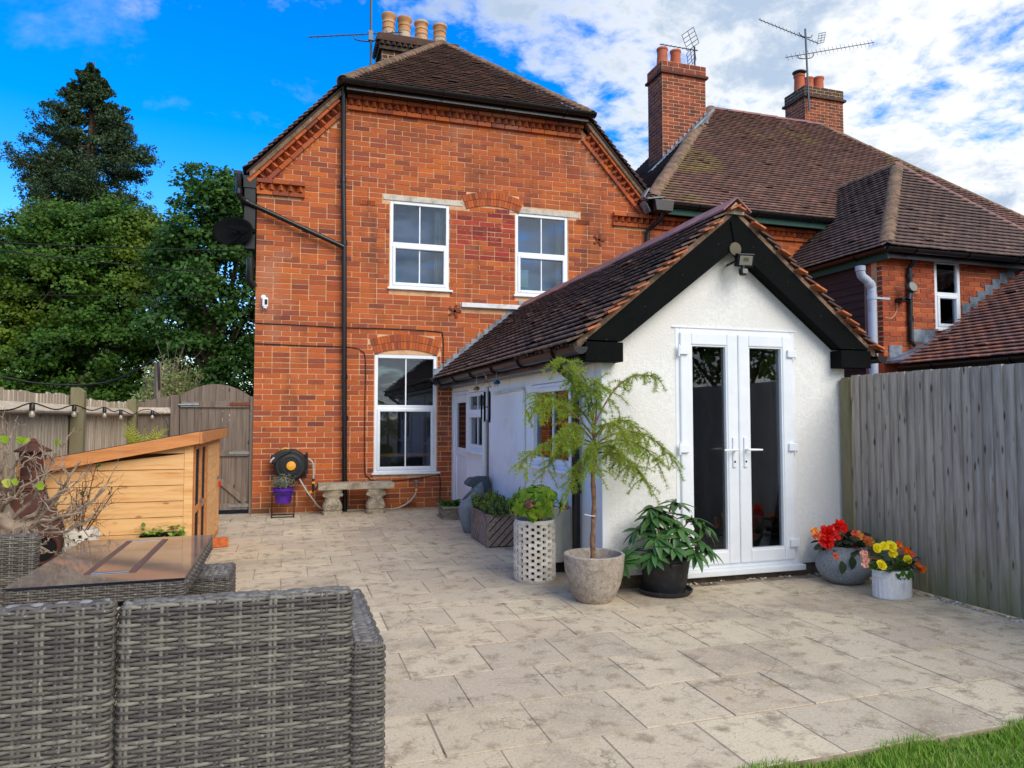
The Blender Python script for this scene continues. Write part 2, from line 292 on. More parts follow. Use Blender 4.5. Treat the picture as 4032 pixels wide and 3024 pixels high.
M('grey_pipe', S(176, 184, 198), .5, var=[(6, S(150, 156, 168), .5, .7)])
M('lens_dark', S(12, 12, 14), .15)
M('led', S(132, 130, 118), .3)
M('gold', S(92, 84, 58), .6)
# ------------------------------------------------------------------ helpers
def rotm(rx=0, ry=0, rz=0): return np.array(Matrix.Rotation(rz, 3, 'Z') @ Matrix.Rotation(ry, 3, 'Y') @ Matrix.Rotation(rx, 3, 'X'))
def unit(v): v = np.asarray(v, float); return v / max(1e-9, np.linalg.norm(v))
BOXF = [(0, 1, 3, 2), (4, 6, 7, 5), (0, 4, 5, 1), (2, 3, 7, 6), (0, 2, 6, 4), (1, 5, 7, 3)]
class MB:
    def __init__(s): s.v = []; s.f = []
    def add(s, v, f):
        b = len(s.v); s.v += [tuple(map(float, p)) for p in v]; s.f += [tuple(b + i for i in q) for q in f]; return s
    def box(s, x0, x1, y0, y1, z0, z1):
        return s.add([(x, y, z) for x in (x0, x1) for y in (y0, y1) for z in (z0, z1)], BOXF)
    def obox(s, c, ax, ay, az):
        c = np.asarray(c, float); ax, ay, az = (np.asarray(a, float) / 2 for a in (ax, ay, az))
        return s.add([c + i * ax + j * ay + k * az for i in (-1, 1) for j in (-1, 1) for k in (-1, 1)], BOXF)
    def beam(s, a, b, w, h, up=(0, 0, 1)):
        a, b = np.asarray(a, float), np.asarray(b, float); d = b - a; sd = unit(np.cross(d, up)); u = unit(np.cross(sd, d))
        return s.obox((a + b) / 2, d, sd * w, u * h)
    def tube(s, pts, r, n=8, caps=True):
        pts = [np.asarray(p, float) for p in pts]; k = len(pts); rs = [r] * k if np.isscalar(r) else list(r); vs = []; fs = []
        ref = None
        for i, p in enumerate(pts):
            d = unit(pts[min(i + 1, k - 1)] - pts[max(i - 1, 0)])
            if ref is None: ref = np.array([0, 0, 1.]) if abs(d[2]) < .9 else np.array([1., 0, 0])
            a = unit(np.cross(d, ref)); b = np.cross(d, a); ref = -unit(np.cross(d, np.cross(ref, d))) * -1
            for j in range(n):
                t = 2 * math.pi * j / n; vs.append(p + rs[i] * (a * math.cos(t) + b * math.sin(t)))
        for i in range(k - 1):
            for j in range(n): fs.append((i * n + j, i * n + (j + 1) % n, (i + 1) * n + (j + 1) % n, (i + 1) * n + j))
        if caps: fs.append(tuple(range(n))[::-1]); fs.append(tuple((k - 1) * n + j for j in range(n)))
        return s.add(vs, fs)
    def lathe(s, prof, c, n=32, axis=None):
        vs = []; fs = []; k = len(prof); c = np.asarray(c, float)
        A = np.eye(3) if axis is None else np.asarray(axis, float)
        for r, z in prof:
            for j in range(n):
                t = 2 * math.pi * j / n; vs.append(c + A.T @ np.array([r * math.cos(t), r * math.sin(t), z]) if axis is not None else c + np.array([r * math.cos(t), r * math.sin(t), z]))
        for i in range(k - 1):
            for j in range(n): fs.append((i * n + j, i * n + (j + 1) % n, (i + 1) * n + (j + 1) % n, (i + 1) * n + j))
        if prof[0][0] > 1e-4: fs.append(tuple(range(n))[::-1])
        if prof[-1][0] > 1e-4: fs.append(tuple((k - 1) * n + j for j in range(n)))
        return s.add(vs, fs)
    def prism(s, poly, axis, a, b):
        """poly in the two other axes (x,z for axis 1; y,z for axis 0; x,y for axis 2)"""
        n = len(poly)
        def pt(p, d): return (d, p[0], p[1]) if axis == 0 else (p[0], d, p[1]) if axis == 1 else (p[0], p[1], d)
        vs = [pt(p, a) for p in poly] + [pt(p, b) for p in poly]
        fs = [tuple(range(n)), tuple(range(2 * n - 1, n - 1, -1))] + [(i, (i + 1) % n, n + (i + 1) % n, n + i) for i in range(n)]
        return s.add(vs, fs)
    def mesh(s, name, smooth=False):
        me = bpy.data.meshes.new(name); me.from_pydata(s.v, [], s.f); me.validate()
        import bmesh
        bm = bmesh.new(); bm.from_mesh(me); bmesh.ops.recalc_face_normals(bm, faces=bm.faces); bm.to_mesh(me); bm.free()
        if smooth:
            me.polygons.foreach_set('use_smooth', [True] * len(me.polygons))
        me.update(); return me
def place(o, parent):
    COL.objects.link(o)
    if parent is not None:
        o.parent = parent; o.matrix_parent_inverse = parent.matrix_basis.inverted()
    return o
def part(name, mb, mat, parent=None, smooth=False, bevel=0, label=None, stuff=False, seg=2):
    me = mb.mesh(name, smooth) if isinstance(mb, MB) else mb
    if not me.materials: me.materials.append(MATS[mat])
    o = bpy.data.objects.new(name, me); place(o, parent)
    if bevel:
        b = o.modifiers.new('bevel', 'BEVEL'); b.width = bevel; b.segments = seg; b.limit_method = 'ANGLE'; b.angle_limit = R(40)
    if smooth:
        try: me.set_sharp_from_angle(angle=R(38))
        except Exception: pass
    if label: o['label'] = label
    if stuff: o['kind'] = 'stuff'
    return o
def tag(o, label, cat, group=None):
    o['label'] = label; o['category'] = cat
    if group: o['group'] = group
    return o
def thing(name, label, cat, loc, group=None):
    o = bpy.data.objects.new(name, None); o.location = loc; o.empty_display_size = .1; COL.objects.link(o)
    o.matrix_basis = Matrix.Translation(loc)
    return tag(o, label, cat, group)
def struct(name, mb, mat, **k):
    o = part(name, mb, mat, None, **k); o['kind'] = 'structure'; return o
def np_mesh(name, V, F, mat, smooth=False):
    V = np.asarray(V, np.float32).reshape(-1, 3); F = np.asarray(F, np.int32); k = F.shape[1]
    me = bpy.data.meshes.new(name); me.vertices.add(len(V)); me.vertices.foreach_set('co', V.ravel())
    me.loops.add(F.size); me.loops.foreach_set('vertex_index', F.ravel()); me.polygons.add(len(F))
    me.polygons.foreach_set('loop_start', np.arange(0, F.size, k, dtype=np.int32))
    try: me.polygons.foreach_set('loop_total', np.full(len(F), k, dtype=np.int32))
    except Exception: pass
    if smooth: me.polygons.foreach_set('use_smooth', [True] * len(F))
    me.update(calc_edges=True); me.validate(); me.materials.append(MATS[mat]); return me
def meshdata(me):
    V = np.zeros(len(me.vertices) * 3); me.vertices.foreach_get('co', V); return V.reshape(-1, 3), [tuple(p.vertices) for p in me.polygons]
FW = np.array([math.sin(R(YAW)) * math.cos(R(PITCH)), math.cos(R(YAW)) * math.cos(R(PITCH)), math.sin(R(PITCH))])
RT = np.array([math.cos(R(YAW)), -math.sin(R(YAW)), 0]); UPV = np.cross(RT, FW)
def inview(p):
    d = np.asarray(p) - CAM; z = d @ FW
    return z > .3 and abs(d @ RT / z) < .74 and abs(d @ UPV / z) < .56
def mat4(c, ax, ay, az):
    m = np.eye(4); m[:3, 0] = ax; m[:3, 1] = ay; m[:3, 2] = az; m[:3, 3] = c; return m
def ortho(m):
    m = m.copy(); A = m[:3, :3]; l = np.linalg.norm(A, axis=0); o = np.argsort(-l); e = [None] * 3
    e[o[0]] = A[:, o[0]] / l[o[0]]; b = A[:, o[1]] - e[o[0]] * (A[:, o[1]] @ e[o[0]]); e[o[1]] = b / np.linalg.norm(b)
    c = np.cross(e[o[0]], e[o[1]]); e[o[2]] = c if c @ A[:, o[2]] > 0 else -c
    for i in range(3): m[:3, i] = e[i] * l[i]
    return m
def pieces(parent, name, me, mats, limit=290, smooth=False, rest=None):
    """each matrix becomes a piece; past the limit, the ones that show smallest are joined into one part"""
    mats = [ortho(m) for m in mats]
    if len(mats) > limit:
        key = [(0 if inview(m[:3, 3]) else 1, float(np.linalg.norm(m[:3, 3] - CAM))) for m in mats]
        order = sorted(range(len(mats)), key=lambda i: key[i])
    else: order = list(range(len(mats)))
    for i in order[:limit]:
        o = bpy.data.objects.new(name, me); o.matrix_basis = Matrix(mats[i].tolist()); place(o, parent)
    if len(order) > limit:
        V, F = meshdata(me); n = len(V); VV = []; FF = []
        Vh = np.c_[V, np.ones(n)]
        k = 0
        for i in order[limit:]:
            VV.append((Vh @ mats[i].T)[:, :3]); FF += [tuple(k + a for a in f) for f in F]; k += n
        m2 = bpy.data.meshes.new(name + 's'); m2.from_pydata(np.concatenate(VV).tolist(), [], FF)
        if smooth: m2.polygons.foreach_set('use_smooth', [True] * len(m2.polygons))
        m2.materials.append(me.materials[0]); o = bpy.data.objects.new(rest or name + 's', m2); o['kind'] = 'stuff'; place(o, parent)
def ubox(mat, name='piece'):
    me = MB().box(-.5, .5, -.5, .5, -.5, .5).mesh(name); me.materials.append(MATS[mat]); return me
def inpoly(p, poly):
    x, y = p; c = False; n = len(poly)
    for i in range(n):
        (x0, y0), (x1, y1) = poly[i], poly[i - 1]
        if (y0 > y) != (y1 > y) and x < (x1 - x0) * (y - y0) / (y1 - y0) + x0: c = not c
    return c
TILE = {}
def tile_mesh(mat):
    if mat not in TILE:
        b = MB(); n = 3; vs = []
        for k in (0, 1):
            for j in (0, 1):
                for i in range(n + 1):
                    x = -.5 + i / n; cam_ = (1 - (2 * x) ** 2) * .25
                    vs.append((x, -.5 + j, -.5 + k + cam_ * (1 - .4 * j)))
        q = n + 1; f = []
        for i in range(n):
            f += [(i, i + 1, q + i + 1, q + i), (2 * q + i, 3 * q + i, 3 * q + i + 1, 2 * q + i + 1), (i, 2 * q + i, 2 * q + i + 1, i + 1), (q + i, q + i + 1, 3 * q + i + 1, 3 * q + i)]
        f += [(0, q, 3 * q, 2 * q), (n, 2 * q + n, 3 * q + n, q + n)]
        b.add(vs, f); me = b.mesh('tile'); me.materials.append(MATS[mat]); TILE[mat] = me
    return TILE[mat]
def tile_field(parent, O, u, v, poly, mat, gauge=.1, w=.168, limit=290, tilt=.036, th=.014):
    O, u, v = np.asarray(O, float), unit(u), unit(v); nrm = unit(np.cross(u, v))
    if nrm[2] < 0: nrm = -nrm
    us = [p[0] for p in poly]; vs_ = [p[1] for p in poly]; ms = []
    rows = int((max(vs_) - min(vs_)) / gauge) + 1; L = gauge * 1.45
    for r in range(rows):
        vc = min(vs_) + (r + .5) * gauge; xs = []
        for k in range(len(poly)):
            (a0, b0), (a1, b1) = poly[k], poly[k - 1]
            if (b0 > vc) != (b1 > vc): xs.append(a0 + (a1 - a0) * (vc - b0) / (b1 - b0))
        if len(xs) < 2: continue
        ua, ub_ = min(xs), max(xs); e = min(us) - w + (w / 2 if r % 2 else 0)
        while e < ub_:
            p, q_ = max(e, ua), min(e + w, ub_); e += w
            if q_ - p < .035: continue
            uc = (p + q_) / 2; ww = (q_ - p) * .975
            lift = random.uniform(0, .006) + (.012 if random.random() < .02 else 0)
            yv = v * L - nrm * (tilt + lift); a = random.gauss(0, .010)
            uu = u * math.cos(a) + unit(yv) * math.sin(a); yy = yv - u * L * math.sin(a)
            c = O + u * uc + v * (vc + (L - gauge) / 2 + random.uniform(-.004, .004)) + nrm * (tilt / 2 + lift / 2 + th / 2)
            ms.append(mat4(c, uu * ww, yy, nrm * th))
    pieces(parent, 'tile', tile_mesh(mat), ms, limit, rest='tiles')
def hip_line(parent, a, b, mat, r=.11, step=.2, sag=None, name='hip_tile', h=.75):
    """saddle tiles overlapping up a hip or along a ridge from a to b"""
    a, b = np.asarray(a, float), np.asarray(b, float); d = unit(b - a); sd = unit(np.cross(d, (0, 0, 1))); up = unit(np.cross(sd, d)); Ln = np.linalg.norm(b - a)
    mb = MB(); n = 8; vs = []; fs = []
    for k, (yy, rr) in enumerate(((-.5, 1.0), (.5, .86))):
        for rad in (1, .86):
            for j in range(n + 1):
                t = math.pi * j / n; vs.append((math.cos(t) * rr * rad, yy, (math.sin(t) * h - .45) * rr * rad))
    q = n + 1
    for j in range(n): fs += [(j, j + 1, 2 * q + j + 1, 2 * q + j), (q + j, 3 * q + j, 3 * q + j + 1, q + j + 1), (j, q + j, q + j + 1, j + 1)]
    mb.add(vs, fs); me = mb.mesh(name, True); me.materials.append(MATS[mat]); ms = []
    k = int(Ln / step)
    for i in range(k):
        c = a + d * (i + .5) * Ln / k + up * random.uniform(-.004, .008); dd = d + up * .03 + sd * random.gauss(0, .015)
        ms.append(mat4(c, sd * r, dd * (Ln / k * 1.18), up * r))
    pieces(parent, name, me, ms, 200)
def gutter(parent, a, b, r=.06, name='gutter', mat='black_plastic', brackets=True):
    a, b = np.asarray(a, float), np.asarray(b, float); d = unit(b - a); sd = unit(np.cross(d, (0, 0, 1))); n = 8; mb = MB(); vs = []; fs = []
    for p in (a, b):
        for rad in (r, r * .88):
            for j in range(n + 1):
                t = math.pi + math.pi * j / n; vs.append(p + sd * math.cos(t) * rad + np.array([0, 0, 1]) * math.sin(t) * rad)
    q = n + 1
    for j in range(n): fs += [(j, j + 1, 2 * q + j + 1, 2 * q + j), (q + j, 3 * q + j, 3 * q + j + 1, q + j + 1)]
    for e in (0, n): fs.append((e, q + e, 3 * q + e, 2 * q + e))
    for s in (0, 2 * q):
        fs.append(tuple(s + j for j in range(n + 1)))
    mb.add(vs, fs); g = part(name, mb, mat, parent, smooth=True)
    if brackets:
        L = np.linalg.norm(b - a); k = max(2, int(L / .9))
        for i in range(k):
            p = a + (b - a) * (i + .5) / k; m2 = MB()
            pts = [p + sd * math.cos(math.pi + math.pi * j / 6) * (r + .006) + np.array([0, 0, math.sin(math.pi + math.pi * j / 6) * (r + .006)]) for j in range(7)]
            for j in range(6): m2.beam(pts[j], pts[j + 1], .03, .006, up=d)
            part('bracket', m2, mat, g)
    return g
# leaf shapes -------------------------------------------------------
def leaf_template(kind):
    if kind == 'quad': V = [(0, -.5, 0), (.32, 0, .08), (0, .5, 0), (-.32, 0, .08)]; F = [(0, 1, 2, 3)]
    elif kind == 'needle': V = [(-.5, 0, 0), (.5, 0, 0), (0, 1, 0)]; F = [(0, 1, 2)]
    elif kind == 'blade': V = [(-.5, 0, 0), (.5, 0, 0), (.35, .55, .06), (-.35, .55, .06), (0, 1, .25)]; F = [(0, 1, 2, 3), (3, 2, 4)]
    return np.array(V, float), F
def cloud(pos, nrm, size, aspect=1.0, jitter=.6):
    """N folded leaf quads as arrays"""
    N = len(pos); nrm = nrm + rng.normal(0, jitter, (N, 3)); nrm /= np.linalg.norm(nrm, axis=1)[:, None] + 1e-9
    t = rng.normal(0, 1, (N, 3)); t -= (t * nrm).sum(1)[:, None] * nrm; t /= np.linalg.norm(t, axis=1)[:, None] + 1e-9
    b = np.cross(nrm, t); s = size * rng.uniform(.65, 1.3, N)[:, None]
    V = np.stack([pos - t * s * .5, pos + b * s * .33 * aspect + nrm * s * .1, pos + t * s * .5, pos - b * s * .33 * aspect + nrm * s * .1], 1)
    return V.reshape(-1, 3), np.arange(4 * N).reshape(-1, 4)
def leaf_mesh(mat, fold=.15, curl=.12, n=4, width=.36, tip=.15, name='leaf', lobes=0):
    """a single leaf lying along +y from its stalk, normal +z"""
    V = []; F = []
    for i in range(n + 1):
        t = i / n; w = width * math.sin(math.pi * min(1, .06 + t * (1 - .06))) ** .75 * (1 - tip * t) if i < n else .012
        if lobes: w *= 1 + .25 * math.sin(t * lobes * math.pi * 2)
        z = -curl * t * t
        V += [(-w, t, z + fold * w), (0, t, z), (w, t, z + fold * w)]
    for i in range(n):
        a = 3 * i; F += [(a, a + 1, a + 4, a + 3), (a + 1, a + 2, a + 5, a + 4)]
    me = MB().add(V, F).mesh(name, True); me.materials.append(MATS[mat]); return me
def leaf_mat(base, d, size, up=(0, 0, 1), roll=0):
    d = unit(d); x = np.cross(d, up)
    if np.linalg.norm(x) < .05: x = np.array([1., 0, 0])
    x = unit(x); z = np.cross(x, d)
    x, z = x * math.cos(roll) + z * math.sin(roll), z * math.cos(roll) - x * math.sin(roll)
    return mat4(base, x * size, d * size, z * size)
def bez(a, b, c, n=6):
    a, b, c = (np.asarray(p, float) for p in (a, b, c)); return [(1 - t) ** 2 * a + 2 * t * (1 - t) * b + t * t * c for t in np.linspace(0, 1, n + 1)]
def catm(pts, n=6):
    P = [np.asarray(p, float) for p in pts]; P = [P[0]] + P + [P[-1]]; out = []
    for i in range(1, len(P) - 2):
        for t in np.linspace(0, 1, n, endpoint=False):
            out.append(.5 * (2 * P[i] + (P[i + 1] - P[i - 1]) * t + (2 * P[i - 1] - 5 * P[i] + 4 * P[i + 1] - P[i + 2]) * t * t + (-P[i - 1] + 3 * P[i] - 3 * P[i + 1] + P[i + 2]) * t ** 3))
    return out + [P[-2]]
# ------------------------------------------------------------------ ground, patio, lawn
gm = MB(); gm.add([(-400, -400, -.09), (400, -400, -.09), (400, 400, -.09), (-400, 400, -.09)], [(0, 1, 2, 3)]); struct('ground', gm, 'earth')
LX, LY = 1.15, 2.40       # lawn: everything right of LX nearer than LY
pm = MB()
pm.box(-2.02, 4.74, LY, 5.19, -.085, -.0035); pm.box(-2.02, 2.37, 5.19, 10.69, -.085, -.0035); pm.box(-2.02, LX, .6, LY, -.085, -.0035)
patio = struct('patio', pm, 'joint')
def slab_mesh(w, d):
    c = .002; b = MB(); vs = []; h = .03
    for z, i in ((-h, 0), (-c, 0), (0, c)):
        for sx, sy in ((-1, -1), (1, -1), (1, 1), (-1, 1)): vs.append((sx * (w / 2 - i), sy * (d / 2 - i), z))
    fs = [(8, 9, 10, 11)] + [(k * 4 + i, k * 4 + (i + 1) % 4, k * 4 + 4 + (i + 1) % 4, k * 4 + 4 + i) for k in (0, 1) for i in range(4)]
    b.add(vs, fs); me = b.mesh('slab'); me.materials.append(MATS['slab']); return me
SLABS = {}
def slab(x0, x1, y0, y1):
    g = random.choice((.003, .004, .005, .009, .012)); w, d = round(x1 - x0 - g, 3), round(y1 - y0 - .008, 3)
    if w < .05 or d < .05: return
    k = (w, d)
    if k not in SLABS: SLABS[k] = slab_mesh(w, d)
    o = bpy.data.objects.new('slab', SLABS[k])
    o.matrix_basis = Matrix.Translation(((x0 + x1) / 2, (y0 + y1) / 2, random.uniform(-.0008, .0015))) @ Matrix.Rotation(random.gauss(0, .0009), 4, 'X') @ Matrix.Rotation(random.gauss(0, .0009), 4, 'Y')
    place(o, patio)
P = .445
for r in range(-4, 19):
    y0 = 2.845 + r * P; y1 = y0 + P
    off = .62 if r % 2 == 0 else .62 + P / 2
    if r == 18: y1 = 10.69
    ym = (y0 + y1) / 2
    xa = -2.0; xb = 4.64 if ym < 5.19 else 2.36
    if ym < LY: xb = LX
    if r == -1: y0 = LY + .004
    if ym < 5.19 and y1 > 5.19: y1 = 5.185
    x = off - 7 * P
    while x < xb:
        a, b = max(x, xa), min(x + P, xb)
        if b - a > .04: slab(a, b, y0, y1)
        x += P
for x0 in np.arange(.62 - 6 * P, 2.3, P):     # the strip left beside the extension where a row was cut
    slab(max(x0, -2), min(x0 + P, 2.36), 5.19, 5.515 - .0)
lm = MB()
lm.box(LX, 4.72, -9, LY - .01, -.088, -.03); lm.box(-2.02, LX - .004, -9, .58, -.088, -.03)
lawn = struct('lawn', lm, 'grass_sheet')
def grass():
    N = 60000
    x = rng.uniform(LX - .02, 4.66, N); y = LY + .02 - 2.0 * rng.random(N) ** 1.5
    h = rng.uniform(.02, .055, N); a = rng.uniform(0, 2 * np.pi, N); lean = rng.normal(0, .5, N) * h; w = rng.uniform(.0016, .0034, N)
    clump = .7 + .5 * np.sin(x * 9 + np.sin(y * 7) * 2) * np.sin(y * 8 + 1); h *= clump.clip(.55, 1.3)
    b = np.stack([x, y, np.full(N, -.032)], 1); dx = np.stack([np.cos(a), np.sin(a), 0 * a], 1); lv = np.stack([-np.sin(a), np.cos(a), 0 * a], 1)
    up = np.array([0, 0, 1.])
    V = np.stack([b - dx * w[:, None], b + dx * w[:, None], b + dx * w[:, None] * .7 + up * h[:, None] * .6 + lv * lean[:, None] * .4, b - dx * w[:, None] * .7 + up * h[:, None] * .6 + lv * lean[:, None] * .4 + 1e-5], 1)
    tip = b + up * h[:, None] + lv * lean[:, None]
    V1 = V.reshape(-1, 3); F1 = np.arange(4 * N).reshape(-1, 4)
    V[:, 2] = tip + dx * .0004; V[:, 3] = tip - dx * .0004
    mid = b + up * h[:, None] * .55 + lv * lean[:, None] * .3
    A = np.stack([b - dx * w[:, None], b + dx * w[:, None], mid + dx * w[:, None] * .8, mid - dx * w[:, None] * .8, tip + dx * .0004, tip - dx * .0004], 1).reshape(-1, 3)
    i = np.arange(N) * 6; F = np.concatenate([np.stack([i, i + 1, i + 2, i + 3], 1), np.stack([i + 3, i + 2, i + 4, i + 5], 1)])
    o = part('grass', np_mesh('grass', A, F, 'grass_blade'), None, None, stuff=True)
    tag(o, 'short green lawn grass beside the paving', 'grass')
grass()
# gravel strip at the foot of the right-hand fence and a few stones by the door sill
def stones(name, label, pts, lo, hi):
    mb = MB()
    base = [(-1, -.8, -.6), (.9, -1, -.5), (1, .8, -.7), (-.8, 1, -.5), (-.6, -.6, .7), (.7, -.5, .6), (.5, .7, .8), (-.6, .5, .6)]
    fs = [(0, 3, 2, 1), (4, 5, 6, 7), (0, 1, 5, 4), (1, 2, 6, 5), (2, 3, 7, 6), (3, 0, 4, 7)]
    for p in pts:
        s = random.uniform(lo, hi); A = rotm(random.uniform(-.5, .5), random.uniform(-.5, .5), random.uniform(0, 6))
        mb.add([np.array(p) + A @ (np.array(q) * s * np.array([1, random.uniform(.7, 1.1), .7])) for q in base], fs)
    o = part(name, mb, 'pebble', None, stuff=True, smooth=False); tag(o, label, 'gravel'); return o
pts = [(random.uniform(4.63, 4.69), random.uniform(2.4, 5.0), random.uniform(-.012, .006)) for _ in range(330)]
stones('gravel', 'pale gravel strip along the foot of the tall fence', pts, .006, .016)
pts = [(random.uniform(3.1, 4.6), random.uniform(5.12, 5.165), .006) for _ in range(34)]
stones('door_gravel', 'few loose stones lying below the french door sill', pts, .005, .014)
# ------------------------------------------------------------------ brick house
HY = 10.70
house = thing('brick_house', 'orange brick house with half-hipped tiled roof and white windows', 'house', (2.66, HY, 0))
SL = 1.085
def zs(x): return 4.86 + SL * ((x + .60) if x < 2.66 else (5.92 - x))
WALLPOLY = [(-.48, 0), (5.80, 0), (5.80, 4.86), (4.56, 6.14), (.76, 6.14), (-.48, 4.86)]
OPEN = [(1.42, 2.335, 3.30, 4.735), (3.41, 4.31, 3.30, 4.715), (1.21, 2.15, .52, 2.31)]
LINT = [(1.31, 2.55, 4.655, 4.735), (3.31, 4.52, 4.635, 4.715)]
LEDGE = (2.52, 3.57, 3.065, 3.135)
def house_wall():
    mb = MB(); y0, y1 = HY + .004, HY + .26
    # wall body in vertical strips round the openings
    xs = sorted({-.48, 5.80, .76, 4.56, *[v for o in OPEN for v in o[:2]]})
    for a, b in zip(xs[:-1], xs[1:]):
        def top(x): return min(6.14, 4.86 + (x + .48) * (1.28 / 1.24), 4.86 + (5.80 - x) * (1.28 / 1.24))
        cuts = sorted([(o[2], o[3]) for o in OPEN if o[0] <= a + 1e-6 and o[1] >= b - 1e-6])
        z = 0.0
        for c0, c1 in cuts: mb.box(a, b, y0, y1, z, c0); z = c1
        mb.prism([(a, z), (b, z), (b, top(b)), (a, top(a))], 1, y0, y1)
    w = part('wall', mb, 'mortar', house)
    return w
wall = house_wall()
sd = MB(); sd.box(-.475, -.25, HY + .262, 17.5, 0, 4.84); sd.box(5.58, 5.795, HY + .262, 17.5, 0, 4.84); sd.box(-.475, 5.795, 17.3, 17.5, 0, 4.84)
part('side_wall', sd, 'brick_far', house)
# arch geometry
AR = [(1.68, .47, 2.305, 2.385, .235, 22), (3.04, .43, 4.62, 4.70, .225, 20)]   # centre x, half width, springing z, crown z, depth, bricks
def arc(a):
    cx, hw, z0, z1, dp, n = a; s = z1 - z0; Rr = (hw * hw + s * s) / (2 * s); return cx, z1 - Rr, Rr, math.asin(hw / Rr), dp, n
def in_arch(x, z):
    for a in AR:
        cx, cz, Rr, th, dp, n = arc(a); r = math.hypot(x - cx, z - cz)
        if Rr - .004 < r < Rr + dp + .004 and abs(math.atan2(x - cx, z - cz)) < th + .006: return True
        if a is AR[0] and r < Rr and z > a[2] - .02 and abs(x - cx) < a[1]: return True
    return False
def arch_spans(z):
    out = []; cur = None
    for i in range(1100, 3700):
        x = i / 1000
        if in_arch(x, z): cur = (cur[0], x) if cur else (x, x)
        elif cur: out.append(cur); cur = None
    return out
CH, BL, JT = .0765, .245, .0118
bm_, bc_ = [], []
NC = int(6.0 / CH)
for r in range(NC):
    z0 = .01 + r * CH; z1 = z0 + CH - JT
    if z0 > 5.94: break
    ASP = arch_spans((z0 + z1) / 2) if (2.2 < z0 < 2.7 or 4.5 < z0 < 5.0) else []
    x = -.48 - (BL / 2 if r % 2 else 0)
    while x < 5.80:
        # now and then a cut brick, as in the photograph
        bl = BL if random.random() > .05 else BL / 2
        a, b = max(x, -.478), min(x + bl, 5.80) - JT; x += bl
        spans = [(a, b)]
        zm = (z0 + z1) / 2
        for o in OPEN + LINT + [LEDGE]:
            if o[2] - .045 < zm < o[3] + .03:
                ns = []
                for p, q in spans:
                    if q <= o[0] or p >= o[1]: ns.append((p, q)); continue
                    if p < o[0] - .03: ns.append((p, o[0] - .012))
                    if q > o[1] + .03: ns.append((o[1] + .012, q))
                spans = ns
        for i0, i1 in ASP:
            ns = []
            for p, q in spans:
                if q <= i0 or p >= i1: ns.append((p, q)); continue
                if p < i0 - .03: ns.append((p, i0 - .006))
                if q > i1 + .03: ns.append((i1 + .006, q))
            spans = ns
        for p, q in spans:
            lim = (zm - 4.60) / (1.28 / 1.24)
            p, q = max(p, -.48 + lim), min(q, 5.80 - lim)
            if q - p < .03: continue
            xm = (p + q) / 2
            if ((p < .19 and q < .24) or 5.06 < p) and 4.555 < zm < 4.75: continue      # kneelers
            pr = max(.001, random.gauss(.0025, .0016)); c = (xm, HY + .05 - pr, zm + random.gauss(0, .001))
            crim = 2.42 < xm < 3.38 and 3.55 < zm < 4.66 and random.random() < (.86 if zm > 4.12 else .42 if zm > 3.9 else .22)
            m = mat4(c, (q - p, 0, random.gauss(0, .001)), (0, .1, 0), (0, 0, z1 - z0 + random.gauss(0, .0012)))
            (bc_ if crim else bm_).append(m)
pieces(wall, 'brick', ubox('brick', 'brick'), bm_, 290, rest='bricks')
pieces(wall, 'red_brick', ubox('brick_crimson', 'red_brick'), bc_, 200)
def wedge(a, i, n, r0, r1, y):
    cx, cz, Rr, th, dp, _ = a; t0 = -th + 2 * th * (i + .04) / n; t1 = -th + 2 * th * (i + .96) / n
    pts = [(cx + r * math.sin(t), cz + r * math.cos(t)) for r, t in ((r0, t0), (r0, t1), (r1, t1), (r1, t0))]
    return MB().prism(pts, 1, y, HY + .06)
for k, a0 in enumerate(AR):
    a = arc(a0)
    for i in range(a[5]):
        for j in (0, 1):
            h = a[4] / 2
            part('arch_brick', wedge(a, i, a[5], a[2] + j * h + .004, a[2] + (j + 1) * h - .006, HY - .012 - random.uniform(0, .004)), 'brick', wall)
# brick infill under the blind arch continues the wall: backing of mortar already there
# cornices -----------------------------------------------------------
unit_brick = ubox('brick', 'cornice_brick')
tri = MB().add([(-.5, 0, -.5), (.5, 0, -.5), (0, -.5, -.5), (-.5, 0, .5), (.5, 0, .5), (0, -.5, .5)], [(0, 2, 1), (3, 4, 5), (0, 3, 5, 2), (2, 5, 4, 1), (1, 4, 3, 0)]).mesh('dogtooth_brick'); tri.materials.append(MATS['brick'])
def cornice(parent, a, b, up, hs=(.070, .084, .066), proj=(.05, .10, .10), bl=.225, ub=unit_brick, tb=tri):
    """three courses starting at line a-b and going 'up': plain, dogtooth, plain"""
    a, b = np.asarray(a, float), np.asarray(b, float); d = unit(b - a); L = np.linalg.norm(b - a); up = np.asarray(up, float); yb = np.array([0, 1, 0])
    h0 = 0
    for k in range(3):
        h = hs[k]
        if k == 1:
            n = max(2, int(L / .115)); s = L / n
            ms = [mat4(a + d * (i + .5) * s + up * (h0 + h / 2) - yb * 0, d * s * .98, yb * proj[1] * 2 * .95, up * (h - .006)) for i in range(n)]
            pieces(parent, 'dogtooth_brick', tb, ms, 250)
        else:
            n = max(1, int(round(L / bl))); s = L / n
            ms = [mat4(a + d * (i + .5) * s + up * (h0 + h / 2) - yb * (proj[k] / 2 - .02 + random.uniform(0, .004)), d * (s - .010), yb * (proj[k] + .04), up * (h - .010)) for i in range(n)]
            pieces(parent, 'cornice_brick', ub, ms, 250)
        h0 += h
cornice(wall, (.76, HY, 5.955), (4.56, HY, 5.955), (0, 0, 1))
ca = math.atan(SL); un = np.array([-math.sin(ca), 0, math.cos(ca)])
p0 = np.array([-.46, HY, zs(-.46) - .285 / math.cos(ca)]); p1 = np.array([.78, HY, zs(.78) - .285 / math.cos(ca)])
cornice(wall, p0, p1, un)
un2 = np.array([math.sin(ca), 0, math.cos(ca)])
